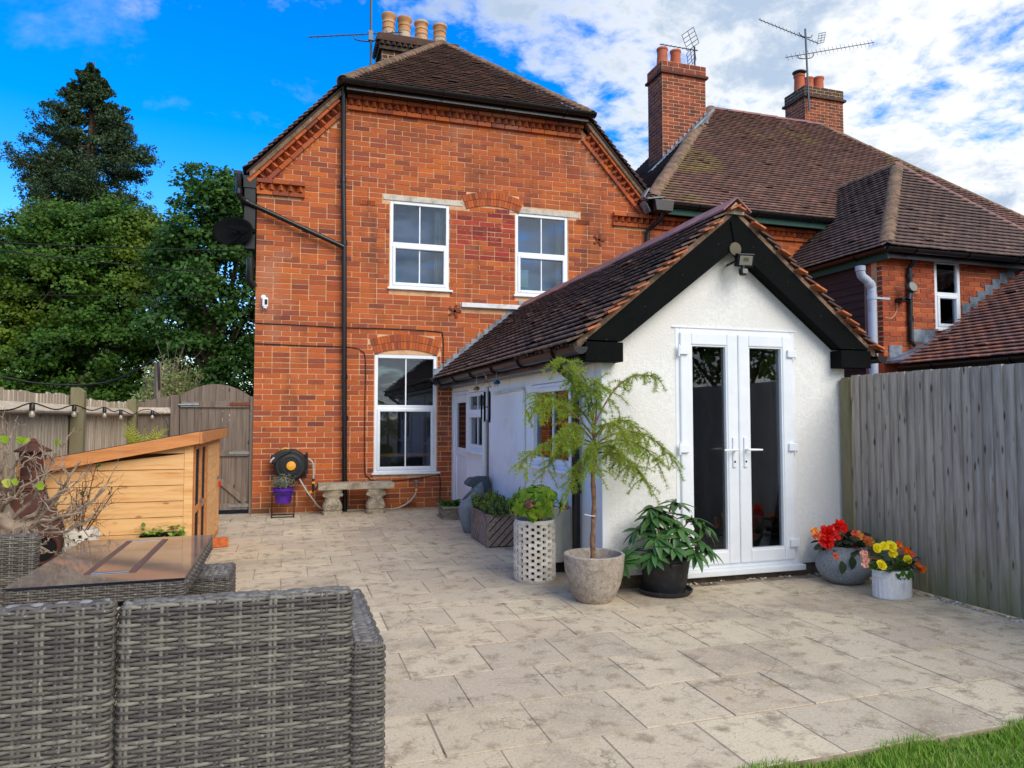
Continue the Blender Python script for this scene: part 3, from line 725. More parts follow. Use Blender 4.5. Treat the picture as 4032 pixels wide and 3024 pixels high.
p0 = np.array([5.66, HY, zs(5.66) - .285 / math.cos(ca)]); p1 = np.array([4.54, HY, zs(4.54) - .285 / math.cos(ca)])
cornice(wall, p1, p0, un2)
cornice(wall, (-.49, HY, 4.555), (.18, HY, 4.555), (0, 0, 1)); cornice(wall, (5.10, HY, 4.555), (5.80, HY, 4.555), (0, 0, 1))
# lintels, ledge, air bricks ---------------------------------------------------
for (a, b, c, d) in LINT: part('lintel', MB().box(a, b, HY - .006, HY + .1, c, d), 'concrete', house, bevel=.004)
part('ledge', MB().box(LEDGE[0], LEDGE[1], HY - .075, HY + .1, LEDGE[2], LEDGE[3]), 'white_stone', house, bevel=.006)
for (x, z) in ((1.09, 4.587), (4.58, 4.578), (1.735, .06)):
    ab = part('air_brick', MB().box(x - .115, x + .115, HY - .012, HY + .05, z - .037, z + .037), 'brick', house, bevel=.003)
    hm = MB()
    for i in range(8):
        for j in range(3): hm.box(x - .095 + i * .025, x - .095 + i * .025 + .013, HY - .0135, HY, z - .027 + j * .019, z - .027 + j * .019 + .013)
    part('vent_holes', hm, 'soot', ab)  # dark blocks paint the shade inside the vent holes
# windows ----------------------------------------------------------------------
def sash_window(parent, x0, x1, z0, z1, zt, y, arch=0, gl='glass_up', room='room_blue', bar=True, sill=True):
    """outer frame, fixed upper light and a proud lower sash, both split by a white bar; y = front face"""
    f = .05; mb = MB()
    mb.box(x0, x0 + f, y, y + .07, z0 + .002, z1); mb.box(x1 - f, x1, y, y + .07, z0 + .002, z1)
    if arch:
        n = 10; pl = [(x0 + f, z1 - f)] + [(x0 + f + (x1 - x0 - 2 * f) * i / n, z1 + arch * (1 - (2 * i / n - 1) ** 2)) for i in range(n + 1)] + [(x1 - f, z1 - f)]
        mb.prism(pl, 1, y, y + .07)
    else: mb.box(x0 + f, x1 - f, y, y + .07, z1 - f, z1)
    mb.box(x0 + f, x1 - f, y, y + .07, z0 + .002, z0 + f); mb.box(x0 + f, x1 - f, y, y + .07, zt - .03, zt + .03)
    w = part('window', mb, 'upvc', parent, bevel=.006)
    s = MB(); g = .045; ys = y - .014; a, b, c, d = x0 + f - .008, x1 - f + .008, z0 + f - .01, zt - .022
    s.box(a, a + g, ys, y + .05, c, d); s.box(b - g, b, ys, y + .05, c, d); s.box(a + g, b - g, ys, y + .05, c, c + g); s.box(a + g, b - g, ys, y + .05, d - g, d)
    part('sash', s, 'upvc', w, bevel=.008)
    xm = (x0 + x1) / 2
    for (p, q, e, h) in ((x0 + f, xm - .009, zt + .03, z1 - f), (xm + .009, x1 - f, zt + .03, z1 - f), (a + g, xm - .009, c + g, d - g), (xm + .009, b - g, c + g, d - g)):
        part('pane', MB().box(p - .004, q + .004, y + .028, y + .034, e - .004, h + .004), gl, w)
    if bar:
        part('glazing_bar', MB().box(xm - .009, xm + .009, y + .020, y + .042, zt + .031, z1 - f - .001), 'upvc', w)
        part('glazing_bar', MB().box(xm - .009, xm + .009, y + .020, y + .042, c + g + .001, d - g - .001), 'upvc', w)
    if sill: part('sill', MB().box(x0 - .035, x1 + .05, y - .055, y + .03, z0 - .028, z0 + .001), 'upvc', w, bevel=.004)
    # dark room behind the glass, upstairs a blue box that brightens panes by colour
    rm = MB(); D = .34 if room == 'room_blue' else 1.1; p, q, e, h = x0 + .01, x1 - .01, z0 + .01, z1 - .01
    rm.add([(p, y + .075, e), (q, y + .075, e), (q, y + .075, h), (p, y + .075, h), (p - .5, y + D, e - .1), (q + .5, y + D, e - .1), (q + .5, y + D, h + .2), (p - .5, y + D, h + .2)], [(4, 5, 6, 7), (0, 1, 5, 4), (1, 2, 6, 5), (2, 3, 7, 6), (3, 0, 4, 7)])
    part('room', rm, room, w)
    return w
def curtain(parent, x0, x1, z0, z1, y, mat='curtain'):
    mb = MB(); n = 14
    a = [(x0 + (x1 - x0) * i / n, y + .018 * math.sin(i * 2.1)) for i in range(n + 1)]
    mb.add([(p[0], p[1], z) for z in (z0, z1) for p in a], [(i, i + 1, n + 2 + i, n + 1 + i) for i in range(n)])
    part('curtain', mb, mat, parent, smooth=True)
w1 = sash_window(house, 1.42, 2.335, 3.32, 4.655, 3.99, HY + .012)
curtain(w1, 2.13, 2.30, 3.34, 4.62, HY + .16)
part('card', MB().box(1.50, 1.555, HY + .10, HY + .11, 3.42, 3.68), 'teal', w1)
w2 = sash_window(house, 3.41, 4.31, 3.31, 4.635, 3.975, HY + .012)
curtain(w2, 4.16, 4.29, 3.34, 4.60, HY + .16)
part('gift_bag', MB().box(3.52, 3.66, HY + .10, HY + .14, 3.44, 3.74), 'mint', w2); part('box', MB().box(3.52, 3.72, HY + .085, HY + .098, 3.40, 3.46), 'teal', w2)
w3 = sash_window(house, 1.21, 2.15, .54, 2.30, 1.515, HY + .012, arch=.075, room='room_dark')
part('table_edge', MB().box(1.25, 2.1, HY + .35, HY + .8, .76, .80), 'shed_trim', w3)
# roof -------------------------------------------------------------------------
PK = np.array([2.66, 12.90, 8.40])
rb = MB(); yb_, ye = HY + .12, 17.7
rb.add([(-.62, yb_, 4.80), (.70, yb_, 6.25), (4.62, yb_, 6.25), (5.94, yb_, 4.80), tuple(PK - (0, 0, .03)), (-.62, ye, 4.80), (5.94, ye, 4.80), (2.66, ye, 8.37), (.70, 10.46, 6.25), (4.62, 10.46, 6.25)],
       [(0, 1, 4, 7, 5), (2, 3, 6, 7, 4), (8, 9, 4), (1, 8, 4), (9, 2, 4), (5, 7, 6), (0, 5, 6, 3), (0, 3, 2, 1), (1, 2, 9, 8)])
for a_, b_, c_, d_ in ((-.62, .72, 4.84, 6.29), (5.94, 4.60, 4.84, 6.29)): rb.prism([(a_, c_ - .035), (b_, d_ - .035), (b_, d_), (a_, c_)], 1, 10.56, HY + .11)
roof = part('roof', rb, 'roof_under', house)
hv = unit(PK - np.array([2.66, 10.46, 6.28])); hl = np.linalg.norm(PK - np.array([2.66, 10.46, 6.28]))
tile_field(roof, (2.66, 10.43, 6.275), (1, 0, 0), hv, [(-1.97, 0), (1.97, 0), (.03, hl), (-.03, hl)], 'tile_house', limit=290, w=.165, gauge=.1)
# verge tiles on both slopes, and the strip of plain tiles near the gable edge
for s in (-1, 1):
    O = np.array([-.64 if s < 0 else 5.96, 10.53, 4.85]); v = unit((1 * -s, 0, SL)); u = np.array([0, 1, 0])
    tile_field(roof, O, u, v, [(0, 0), (.55, 0), (.55, 2.02), (0, 2.02)], 'tile_house', limit=60, w=.17)
    # grey bedding mortar under the verge tiles
    q = MB(); x0, x1 = (-.58, .74) if s < 0 else (5.90, 4.58)
    q.prism([(x0, zs(x0) - .12), (x1, zs(x1) - .12), (x1, zs(x1) - .015), (x0, zs(x0) - .015)], 1, 10.575, 10.70)
    part('verge_mortar', q, 'hip_mortar', roof)
hip_line(roof, (.68, 10.43, 6.30), PK + (-.02, -.02, .02), 'hip_mortar', r=.115, step=.135, h=.9)
hip_line(roof, (4.64, 10.43, 6.30), PK + (.02, -.02, .02), 'hip_mortar', r=.115, step=.135, h=.9)
hip_line(roof, PK, (2.66, 17.6, 8.40), 'hip_mortar', r=.13, step=.4, name='ridge_tile')
gutter(roof, (.66, 10.40, 6.285), (4.68, 10.40, 6.285), .065)
part('soffit', MB().box(.74, 4.58, 10.455, HY - .09, 6.165, 6.235), 'black_plastic', roof)
gutter(roof, (-.73, 10.45, 4.80), (-.73, 17.5, 4.80), .06)
part('side_fascia', MB().box(-.66, -.49, 10.60, 17.5, 4.62, 4.79), 'black_plastic', roof)
part('side_board', MB().box(-.645, -.50, 10.62, 10.75, 3.75, 4.62), 'black_plastic', roof)
# pipes
def pipe(parent, pts, r, name='downpipe', mat='black_plastic', collars=(), n=12):
    p = part(name, MB().tube(pts, r, n), mat, parent, smooth=True)
    for c, d in collars:
        c = np.asarray(c, float); d = unit(d); part('collar', MB().tube([c - d * .035, c + d * .035], r + .008, n), mat, p, smooth=True)
    return p
pipe(house, [(.70, 10.56, 6.24), (.705, 10.60, 6.12), (.715, 10.61, 4.9), (.74, 10.615, 3.85), (.79, 10.62, 0.0)], .036, collars=[((.715, 10.61, 4.86), (0, 0, 1)), ((.74, 10.615, 3.93), (0, 0, 1)), ((.765, 10.617, 1.95), (0, 0, 1)), ((.78, 10.618, 1.35), (0, 0, 1))])
pipe(house, [(-.72, 10.47, 4.76), (-.72, 10.50, 4.48), (-.69, 10.54, 4.44), (-.60, 10.60, 4.40), (.735, 10.60, 3.86)], .036, collars=[((-.72, 10.50, 4.52), (0, 0, 1)), ((-.62, 10.59, 4.41), (1, 0, -.41)), ((.20, 10.60, 4.075), (1, 0, -.41))])
pipe(house, [(-.56, 10.66, 3.62), (-.56, 10.66, 3.3), (-.50, 10.70, 3.22)], .05, name='soil_pipe')
# wall cables
part('wall_cable', MB().tube(catm([(-.475, HY - .014, 2.70), (.10, HY - .014, 2.695), (.745, HY - .014, 2.685), (1.5, HY - .014, 2.69), (2.14, HY - .014, 2.675), (2.235, HY - .014, 2.62), (2.245, HY - .014, 2.3), (2.24, HY - .014, 2.03)], 6), .008, 6), 'cable_black', house, smooth=True)
part('wall_cable', MB().tube(catm([(-.475, HY - .014, 2.41), (.2, HY - .014, 2.40), (.85, HY - .014, 2.395), (1.0, HY - .014, 2.35), (1.07, HY - .014, 2.22), (1.07, HY - .014, 1.5), (1.075, HY - .014, .62), (1.13, HY - .014, .48), (1.22, HY - .014, .43), (1.6, HY - .014, .425), (2.12, HY - .014, .48), (2.2, HY - .014, .45), (2.2, HY - .014, .05)], 6), .007, 6), 'cable_black', house, smooth=True)
for x, z in ((3.02 - .6, 3.0), (4.86, 4.3)):
    mb = MB()
    for i in range(5): a = 2 * math.pi * i / 5 + .3; mb.obox((x + .05 * math.sin(a), HY - .006, z + .05 * math.cos(a)), (math.cos(a) * .035, 0, -math.sin(a) * .035), (0, .03, 0), (math.sin(a) * .11, 0, math.cos(a) * .11))
    part('tie_plate', mb, 'rust', house)
# chimney on the roof ------------------------------------------------------------
def brick_stack(parent, x0, x1, y0, y1, z0, z1, mat, name='chimney', limit=120):
    core = part(name, MB().box(x0, x1, y0, y1, z0, z1), 'mortar', parent)
    ms = []; n = int((z1 - z0) / .076)
    for r in range(n):
        z = z0 + (r + .5) * (z1 - z0) / n; h = (z1 - z0) / n - .016
        for (a, b, ax, yy) in ((x0, x1, 0, y0), (x0, x1, 0, y1), (y0, y1, 1, x0), (y0, y1, 1, x1)):
            k = max(1, int(round((b - a) / .24))); s = (b - a) / k; off = s / 2 if r % 2 else 0; t = a - off
            while t < b - .02:
                p, q = max(t, a), min(t + s, b); t += s
                if q - p < .03: continue
                m = (p + q) / 2; c = (m, yy, z) if ax == 0 else (yy, m, z); e = random.uniform(.010, .014)
                ms.append(mat4(c, ((q - p - .016) if ax == 0 else e, 0, 0), (0, e if ax == 0 else q - p - .016, 0), (0, 0, h)))
    pieces(core, 'brick', ubox(mat, 'brick'), ms, limit, rest='bricks')
    return core
def pot(parent, x, y, z, h, r0, r1, mat, style=0, name='chimney_pot'):
    if style == 0:
        pr = [(r1 * 1.02, 0), (r1 * 1.02, h * .12), (r1 * 1.10, h * .14), (r1 * 1.10, h * .18), (r1, h * .2), (r1, h * .42), (r1 * 1.08, h * .44), (r1 * 1.08, h * .48), (r1, h * .5), (r1 * .98, h * .64), (r1 * 1.08, h * .66), (r1 * 1.08, h * .7), (r1 * .98, h * .72), (r1 * 1.0, h * .84), (r1 * 1.2, h * .9), (r1 * 1.2, h * .97), (r1 * 1.05, h), (r1 * .8, h), (r1 * .78, h * .8)]
    else: pr = [(r0, 0), (r0 * .96, h * .1), (r1, h * .7), (r1 * 1.02, h * .86), (r1 * 1.14, h * .9), (r1 * 1.14, h), (r1 * .9, h), (r1 * .88, h * .8)]
    return part(name, MB().lathe(pr, (x, y, z), 24), mat, parent, smooth=True)
ch = brick_stack(roof, 1.56, 2.94, 13.10, 13.60, 6.6, 8.22, 'brick_sooty', limit=90)
cap = MB(); cap.box(1.50, 3.0, 13.04, 13.66, 8.22, 8.30); cap.box(1.45, 3.05, 12.99, 13.71, 8.36, 8.44); cap.box(1.48, 3.02, 13.02, 13.68, 8.44, 8.52)
cp = part('cap', cap, 'brick_sooty', ch, bevel=.01)
ms = [mat4((1.50 + (i + .5) * .107, 13.035, 8.33), (.1, 0, 0), (0, .11, 0), (0, 0, .055)) for i in range(14)] + [mat4((1.495, 13.05 + (i + .5) * .105, 8.33), (0, -.1, 0), (.11, 0, 0), (0, 0, .055)) for i in range(6)]
tri2 = tri.copy(); tri2.materials.clear(); tri2.materials.append(MATS['brick_sooty']); pieces(ch, 'dogtooth_brick', tri2, ms, 100)
for x, h, st in ((1.71, .50, 0), (2.01, .48, 0), (2.34, .46, 0), (2.70, .46, 0)):
    pot(ch, x, 13.33, 8.515, h + .03, .125, .118, 'terracotta_pale')
# ------------------------------------------------------------------ white extension
EY, EX0, EX1, EC = 5.20, 2.385, 4.76, 3.56
ext = thing('house_extension', 'white rendered extension with tiled gable roof and black bargeboards', 'extension', (EC, 7.9, 0))
def ez(x): return 3.13 - .815 * abs(x - EC)      # top of roof deck
fw = MB(); dx0, dx1, dz1 = 3.045, 4.225, 2.105; Zb = .095
fw.prism([(EX0, Zb), (dx0, Zb), (dx0, ez(dx0) - .06), (EX0, ez(EX0) - .06)], 1, EY, EY + .2)
fw.prism([(dx1, Zb), (EX1, Zb), (EX1, ez(EX1) - .06), (dx1, ez(dx1) - .06)], 1, EY, EY + .2)
fw.prism([(dx0, dz1), (dx1, dz1), (dx1, ez(dx1) - .06), (EC, ez(EC) - .06), (dx0, ez(dx0) - .06)], 1, EY, EY + .2)
part('front_wall', fw, 'stucco', ext)
part('plinth', MB().box(EX0 + .01, EX1, EY + .012, EY + .2, -.03, Zb), 'plinth', ext)
# left wall with door and two windows: openings in y
sw = MB(); ops = [(5.78, 6.93, .87, 1.69), (8.74, 9.66, .90, 1.70), (9.66, 10.60, .0, 1.745)]
ys = sorted({EY + .2, HY - .002, *[v for o in ops for v in o[:2]]})
for a, b in zip(ys[:-1], ys[1:]):
    z = 0
    for o in ops:
        if o[0] <= a + 1e-6 and o[1] >= b - 1e-6:
            if o[2] > 0: sw.box(EX0, EX0 + .2, a, b, z, o[2])
            z = o[3]
    sw.box(EX0, EX0 + .2, a, b, z, 2.05)
part('side_wall', sw, 'render_side', ext)
part('corner_bead', MB().box(EX0 - .006, EX0 + .05, EY - .003, EY + .2, Zb, 1.84), 'render_side', ext)
part('right_wall', MB().box(EX1 - .2, EX1 - .001, EY + .2, HY - .002, 0, 2.05), 'render_side', ext)
part('floor', MB().box(EX0 + .2, EX1 - .2, EY + .05, HY - .004, -.02, .06), 'plinth', ext)
part('room_partition', MB().box(EX0 + .2, EX1 - .2, 7.45, 7.53, .06, 2.05), 'room_dark', ext)
# roof
rf = MB(); rf.add([(2.09, 5.09, ez(2.09) - .07), (EC, 5.09, 3.06), (5.03, 5.09, ez(5.03) - .07), (2.09, 10.69, ez(2.09) - .07), (EC, 10.69, 3.06), (5.03, 10.69, ez(5.03) - .07),
                   (2.09, 5.09, ez(2.09) - .01), (EC, 5.09, 3.12), (5.03, 5.09, ez(5.03) - .01), (2.09, 10.69, ez(2.09) - .01), (EC, 10.69, 3.12), (5.03, 10.69, ez(5.03) - .01)],
       [(0, 1, 4, 3), (1, 2, 5, 4), (6, 9, 10, 7), (7, 10, 11, 8), (0, 6, 7, 1), (1, 7, 8, 2), (3, 4, 10, 9), (4, 5, 11, 10), (0, 3, 9, 6), (2, 8, 11, 5)])
er = part('roof', rf, 'roof_under', ext)
cs = unit((1, 0, .815)); sl = math.hypot(EC - 2.07, .815 * (EC - 2.07))
tile_field(er, (2.06, 5.06, ez(2.06) - .005), (0, 1, 0), cs, [(0, 0), (5.63, 0), (5.63, sl - .08), (0, sl - .08)], 'tile_extension', limit=290)
tile_field(er, (5.06, 5.06, ez(5.06) - .005), (0, 1, 0), (-1, 0, .815), [(0, 0), (5.63, 0), (5.63, sl - .06), (0, sl - .06)], 'tile_extension', limit=60)
# orange verge tile ends, laid along both barge slopes
ub = ubox('tile_verge', 'verge_tile'); ms = []
for s in (-1, 1):
    d = unit((-s, 0, .815)) if s > 0 else unit((1, 0, .815)); nn = unit((-.815, 0, 1)) if s < 0 else unit((.815, 0, 1))
    x = 2.10 if s < 0 else 5.02
    for i in range(17):
        if random.random() < .25: continue
        c = np.array([x, 5.055 + random.uniform(-.012, .02), ez(x) + .004]) + d * (i + .5) * .112 + nn * random.uniform(-.004, .006)
        ms.append(mat4(c, d * random.uniform(.085, .12) - nn * .03, (0, .1, 0), nn * .014))
pieces(er, 'verge_tile', ub, ms, 60)
for s in (-1, 1):
    q = MB(); xe = 2.12 if s < 0 else 5.00
    q.prism([(xe, ez(xe) - .075), (EC, ez(EC) - .075), (EC, ez(EC) - .008), (xe, ez(xe) - .008)], 1, 5.086, 5.118); part('verge_mortar', q, 'hip_mortar', er)
# angular ridge tiles
rm = MB(); w = .135; rm.add([(-w, -.5, -.095), (0, -.5, .02), (w, -.5, -.095), (-w, .5, -.095), (0, .5, .02), (w, .5, -.095), (-w, -.5, -.078), (0, -.5, .038), (w, -.5, -.078), (-w, .5, -.078), (0, .5, .038), (w, .5, -.078)],
                         [(6, 7, 10, 9), (7, 8, 11, 10), (0, 3, 4, 1), (1, 4, 5, 2), (0, 1, 7, 6), (1, 2, 8, 7), (3, 9, 10, 4), (4, 10, 11, 5), (0, 6, 9, 3), (2, 5, 11, 8)])
rme = rm.mesh('ridge_tile'); rme.materials.append(MATS['ridge_red']); n = 13; st = (10.68 - 5.04) / n
pieces(er, 'ridge_tile', rme, [mat4((EC + random.uniform(-.005, .005), 5.04 + (i + .5) * st, 3.165 + random.uniform(-.006, .006)), (1, 0, 0), (0, st * .985, 0), (0, 0, 1)) for i in range(n)])
part('ridge_bedding', MB().prism([(EC - .1, 3.06), (EC + .1, 3.06), (EC, 3.165)], 1, 5.062, 10.6), 'grey_mortar', er)
# bargeboards
BY0, BY1 = 5.075, 5.197
for s in (-1, 1):
    xe, xi = (2.195, 2.50) if s < 0 else (4.925, 4.62)
    pl = [(EC, 3.07), (xe, 3.07 - .815 * abs(EC - xe)), (xi, 3.07 - .815 * abs(EC - xe)), (EC, 2.78)]
    part('bargeboard', MB().prism(pl, 1, BY0 + (.0 if s < 0 else .001), BY1), 'barge', ext, bevel=.003)
    zt = 3.07 - .815 * abs(EC - xe); a, b = min(xe, xi), max(xe, xi)
    part('box_end', MB().box(a - .012, b + .004, BY0 - .014, BY1 - .001, zt - .165, zt - .012), 'barge', ext, bevel=.003)
    for i in range(4):
        t = (i + .5) / 4; x = EC + (xe - EC) * t; part('screw_cap', MB().lathe([(.006, 0), (.004, .003), (0, .004)], (x, BY0 - .001, 3.045 - .815 * abs(x - EC) - .11), 8, axis=[(1, 0, 0), (0, 0, 1), (0, -1, 0)]), 'black_plastic', ext)
part('joint_cover', MB().prism([(EC - .055, 3.0), (EC + .055, 3.0), (EC + .012, 2.775), (EC - .012, 2.775)], 1, BY0 - .012, BY0 - .001), 'barge', ext, bevel=.002)
part('eaves_fascia', MB().box(2.19, 2.384, 5.20, 10.69, 1.80, 1.895), 'black_plastic', ext)
g1 = gutter(ext, (2.13, 5.03, 1.90), (2.13, 10.66, 1.90), .058)
gutter(ext, (5.03, 5.03, 1.90), (5.03, 10.4, 1.90), .058)
part('moss', (lambda mb: [mb.obox((2.10 + random.uniform(-.03, .05), 5.1 + random.random() * 1.4, 1.925 + random.uniform(-.01, .015)), *(rotm(random.random(), random.random(), random.random()) * random.uniform(.015, .04))) for _ in range(60)] and mb)(MB()), 'earth', er, stuff=True)
# stepped lead flashing where the roof meets the house wall
fl = MB()
for s in (-1,):
    k = 15
    for i in range(k):
        x = 2.10 + (EC - 2.10) * i / k; dx = (EC - 2.10) / k; z = ez(x)
        fl.box(x, x + dx + .01, HY - .016 - .0003 * (i % 2), HY + .002, z - .03, z + .085 + dx * .815 * (.5 + .5))
part('flashing', fl, 'lead', er)
part('soaker', MB().prism([(2.06, ez(2.06) - .0), (EC, ez(EC) - .0), (EC, ez(EC) + .035), (2.06, ez(2.06) + .035)], 1, HY - .14, HY - .018), 'lead', er)
# downpipe at the near corner
pipe(ext, [(2.13, 5.62, 1.86), (2.15, 5.63, 1.80), (2.335, 5.645, 1.66), (2.34, 5.645, .02)], .036, collars=[((2.34, 5.645, 1.58), (0, 0, 1)), ((2.34, 5.645, .75), (0, 0, 1))])
pipe(ext, [(2.365, 7.13, .3), (2.365, 7.13, 1.645), (2.365, 7.17, 1.665), (2.365, 8.27, 1.645)], .014, name='waste_pipe', mat='upvc_dull', n=8)
pipe(ext, [(2.35, 8.66, 0), (2.35, 8.66, 1.33)], .03, name='waste_pipe', mat='upvc_dull', n=10)
part('side_cable', MB().tube([(2.375, 8.58, .1), (2.375, 8.58, 1.75)], .007, 6), 'cable_black', ext)
# french doors ---------------------------------------------------------------------
df = MB(); y0, y1 = EY - .004, EY + .07
df.box(dx0, dx0 + .042, y0, y1, .10, dz1); df.box(dx1 - .042, dx1, y0, y1, .10, dz1); df.box(dx0 + .042, dx1 - .042, y0, y1, dz1 - .045, dz1); df.box(dx0 + .042, dx1 - .042, y0, y1, .10, .14)
fd = part('french_door', df, 'upvc', ext, bevel=.005)
part('head_trim', MB().box(dx0 - .03, dx1 + .01, EY - .012, EY - .0045, dz1 - .002, dz1 + .008), 'upvc', fd)
part('sill', MB().box(dx0 + .05, dx1 + .025, EY - .075, EY + .02, .052, .10), 'upvc', fd, bevel=.006)
for k, (a, b) in enumerate(((dx0 + .036, 3.632), (3.638, dx1 - .036))):
    s = MB(); g = .105; ya, yb = EY - .026, EY + .05; c, d = .137, dz1 - .04
    s.box(a, a + g, ya, yb, c, d); s.box(b - g, b, ya, yb, c, d); s.box(a + g, b - g, ya, yb, c, c + g); s.box(a + g, b - g, ya, yb, d - g, d)
    leaf = part('door_leaf', s, 'upvc', fd, bevel=.012, seg=3)
    bd = MB(); a2, b2, c2, d2 = a + g - .001, b - g + .001, c + g - .001, d - g + .001; t = .012
    bd.box(a2, a2 + t, ya + .008, yb, c2, d2); bd.box(b2 - t, b2, ya + .008, yb, c2, d2); bd.box(a2 + t, b2 - t, ya + .008, yb, c2, c2 + t); bd.box(a2 + t, b2 - t, ya + .008, yb, d2 - t, d2)
    part('bead', bd, 'upvc', leaf, bevel=.004)
    part('pane', MB().box(a2 + .004, b2 - .004, EY + .014, EY + .020, c2 + .004, d2 - .004), 'glass_door', leaf)
    hx = b - .052 if k == 0 else a + .052; sg = -1 if k == 0 else 1
    hb = MB(); hb.box(hx - .016, hx + .016, ya - .012, ya - .001, .935, 1.19); part('handle_plate', hb, 'upvc', leaf, bevel=.006, seg=3)
    hm = MB().tube([(hx, ya - .01, 1.085), (hx, ya - .055, 1.085), (hx + sg * .03, ya - .058, 1.085), (hx + sg * .13, ya - .058, 1.083)], [.010, .010, .010, .008], 10); part('handle', hm, 'upvc', leaf, smooth=True)
    part('key_cylinder', MB().lathe([(.008, 0), (.008, .004), (0, .004)], (hx, ya - .0125, .985), 12, axis=[(1, 0, 0), (0, 0, 1), (0, -1, 0)]), 'lens_dark', leaf)
    for z in (1.91, 1.10, .28):
        xx = dx0 + .045 if k == 0 else dx1 - .045
        part('hinge', MB().box(xx - .028, xx + .055 if k == 0 else xx + .028, ya - .022, ya - .001, z - .034, z + .034) if k == 0 else MB().box(xx - .055, xx + .028, ya - .022, ya - .001, z - .034, z + .034), 'upvc', fd, bevel=.006, seg=3)
        part('hinge_pin', MB().tube([(xx - .03 * (1 if k == 0 else -1), ya - .012, z - .05), (xx - .03 * (1 if k == 0 else -1), ya - .012, z + .05)], .009, 10), 'upvc', fd)
# things in the room behind the glass
pf = MB(); pf.box(3.66, 3.70, 7.43, 7.445, 1.2, 1.9)
frame = part('photo_board', MB().box(3.72, 4.10, 7.42, 7.44, 1.15, 1.75), 'upvc_dull', ext)
ph = MB()
for i in range(3):
    for j in range(4): ph.box(3.74 + i * .12, 3.74 + i * .12 + .10, 7.412, 7.419, 1.18 + j * .14, 1.18 + j * .14 + .11)
part('photo', ph, 'room_dark', frame)
# side door and windows on the left wall (glazing faces -x) -------------------------------
def side_window(parent, y0, y1, z0, z1, zt=None, room='room_dark', bars=(), name='window'):
    f = .05; x = EX0 - .004; mb = MB()
    mb.box(x, x + .07, y0, y0 + f, z0, z1); mb.box(x, x + .07, y1 - f, y1, z0, z1); mb.box(x, x + .07, y0 + f, y1 - f, z0, z0 + f); mb.box(x, x + .07, y0 + f, y1 - f, z1 - f, z1)
    if zt: mb.box(x, x + .07, y0 + f, y1 - f, zt - .035, zt + .035)
    w = part(name, mb, 'upvc', parent, bevel=.006)
    part('pane', MB().box(x + .03, x + .036, y0 + f - .003, y1 - f + .003, z0 + f - .003, z1 - f + .003), 'glass_door', w)
    for b in bars: part('glazing_bar', MB().box(x + .018, x + .046, b - .009, b + .009, z0 + f + .001, z1 - f - .001), 'upvc', w)
    part('sill', MB().box(x - .075, x + .02, y0 - .05, y1 + .03, z0 - .03, z0 + .001), 'upvc', w, bevel=.004)
    s = MB(); c, d = z0 + f - .012, (zt - .025 if zt else z1 - f + .012); g = .045; a, b = y0 + f - .012, y1 - f + .012
    s.box(x - .014, x + .05, a, a + g, c, d); s.box(x - .014, x + .05, b - g, b, c, d); s.box(x - .014, x + .05, a + g, b - g, c, c + g); s.box(x - .014, x + .05, a + g, b - g, d - g, d)
    part('sash', s, 'upvc', w, bevel=.006)
    return w
wa = side_window(ext, 5.80, 6.92, .885, 1.685, bars=(6.36,))
mbc = MB(); n = 16
for (ya, yb2) in ((5.86, 6.86),):
    a = [(EX0 + .16 + .02 * math.sin(i * 2.2), ya + (yb2 - ya) * i / n) for i in range(n + 1)]
    mbc.add([(p[0], p[1], z) for z in (.95, 1.64) for p in a], [(i, i + 1, n + 2 + i, n + 1 + i) for i in range(n)])
part('curtain', mbc, 'curtain_warm', wa, smooth=True)
wb = side_window(ext, 8.75, 9.655, .915, 1.695, zt=1.43, bars=(9.2,))
dr = MB(); x = EX0 - .004; a, b = 9.665, 10.595
dr.box(x, x + .07, a, a + .05, .0, 1.74); dr.box(x, x + .07, b - .05, b, .0, 1.74); dr.box(x, x + .07, a + .05, b - .05, 1.69, 1.74)
sdoor = part('back_door', dr, 'upvc', ext, bevel=.005)
dl = MB(); xa, xb = x + .012, x + .06; c, d = .03, 1.685; g = .11
dl.box(xa, xb, a + .052, a + .052 + g, c, d); dl.box(xa, xb, b - .052 - g, b - .052, c, d); dl.box(xa, xb, a + .052 + g, b - .052 - g, c, c + .13); dl.box(xa, xb, a + .052 + g, b - .052 - g, d - g, d); dl.box(xa, xb, a + .052 + g, b - .052 - g, .80, .92)
part('door_leaf', dl, 'upvc', sdoor, bevel=.008)
part('door_panel', MB().box(xa + .012, xb - .006, a + .16, b - .16, c + .128, .802), 'upvc', sdoor)
part('pane', MB().box(xa + .02, xa + .026, a + .16, b - .16, .918, d - g + .002), 'glass_door', sdoor)
part('handle', MB().tube([(xa - .005, a + .11, .88), (xa - .05, a + .11, .88), (xa - .05, a + .23, .88)], .009, 8), 'upvc', sdoor, smooth=True)
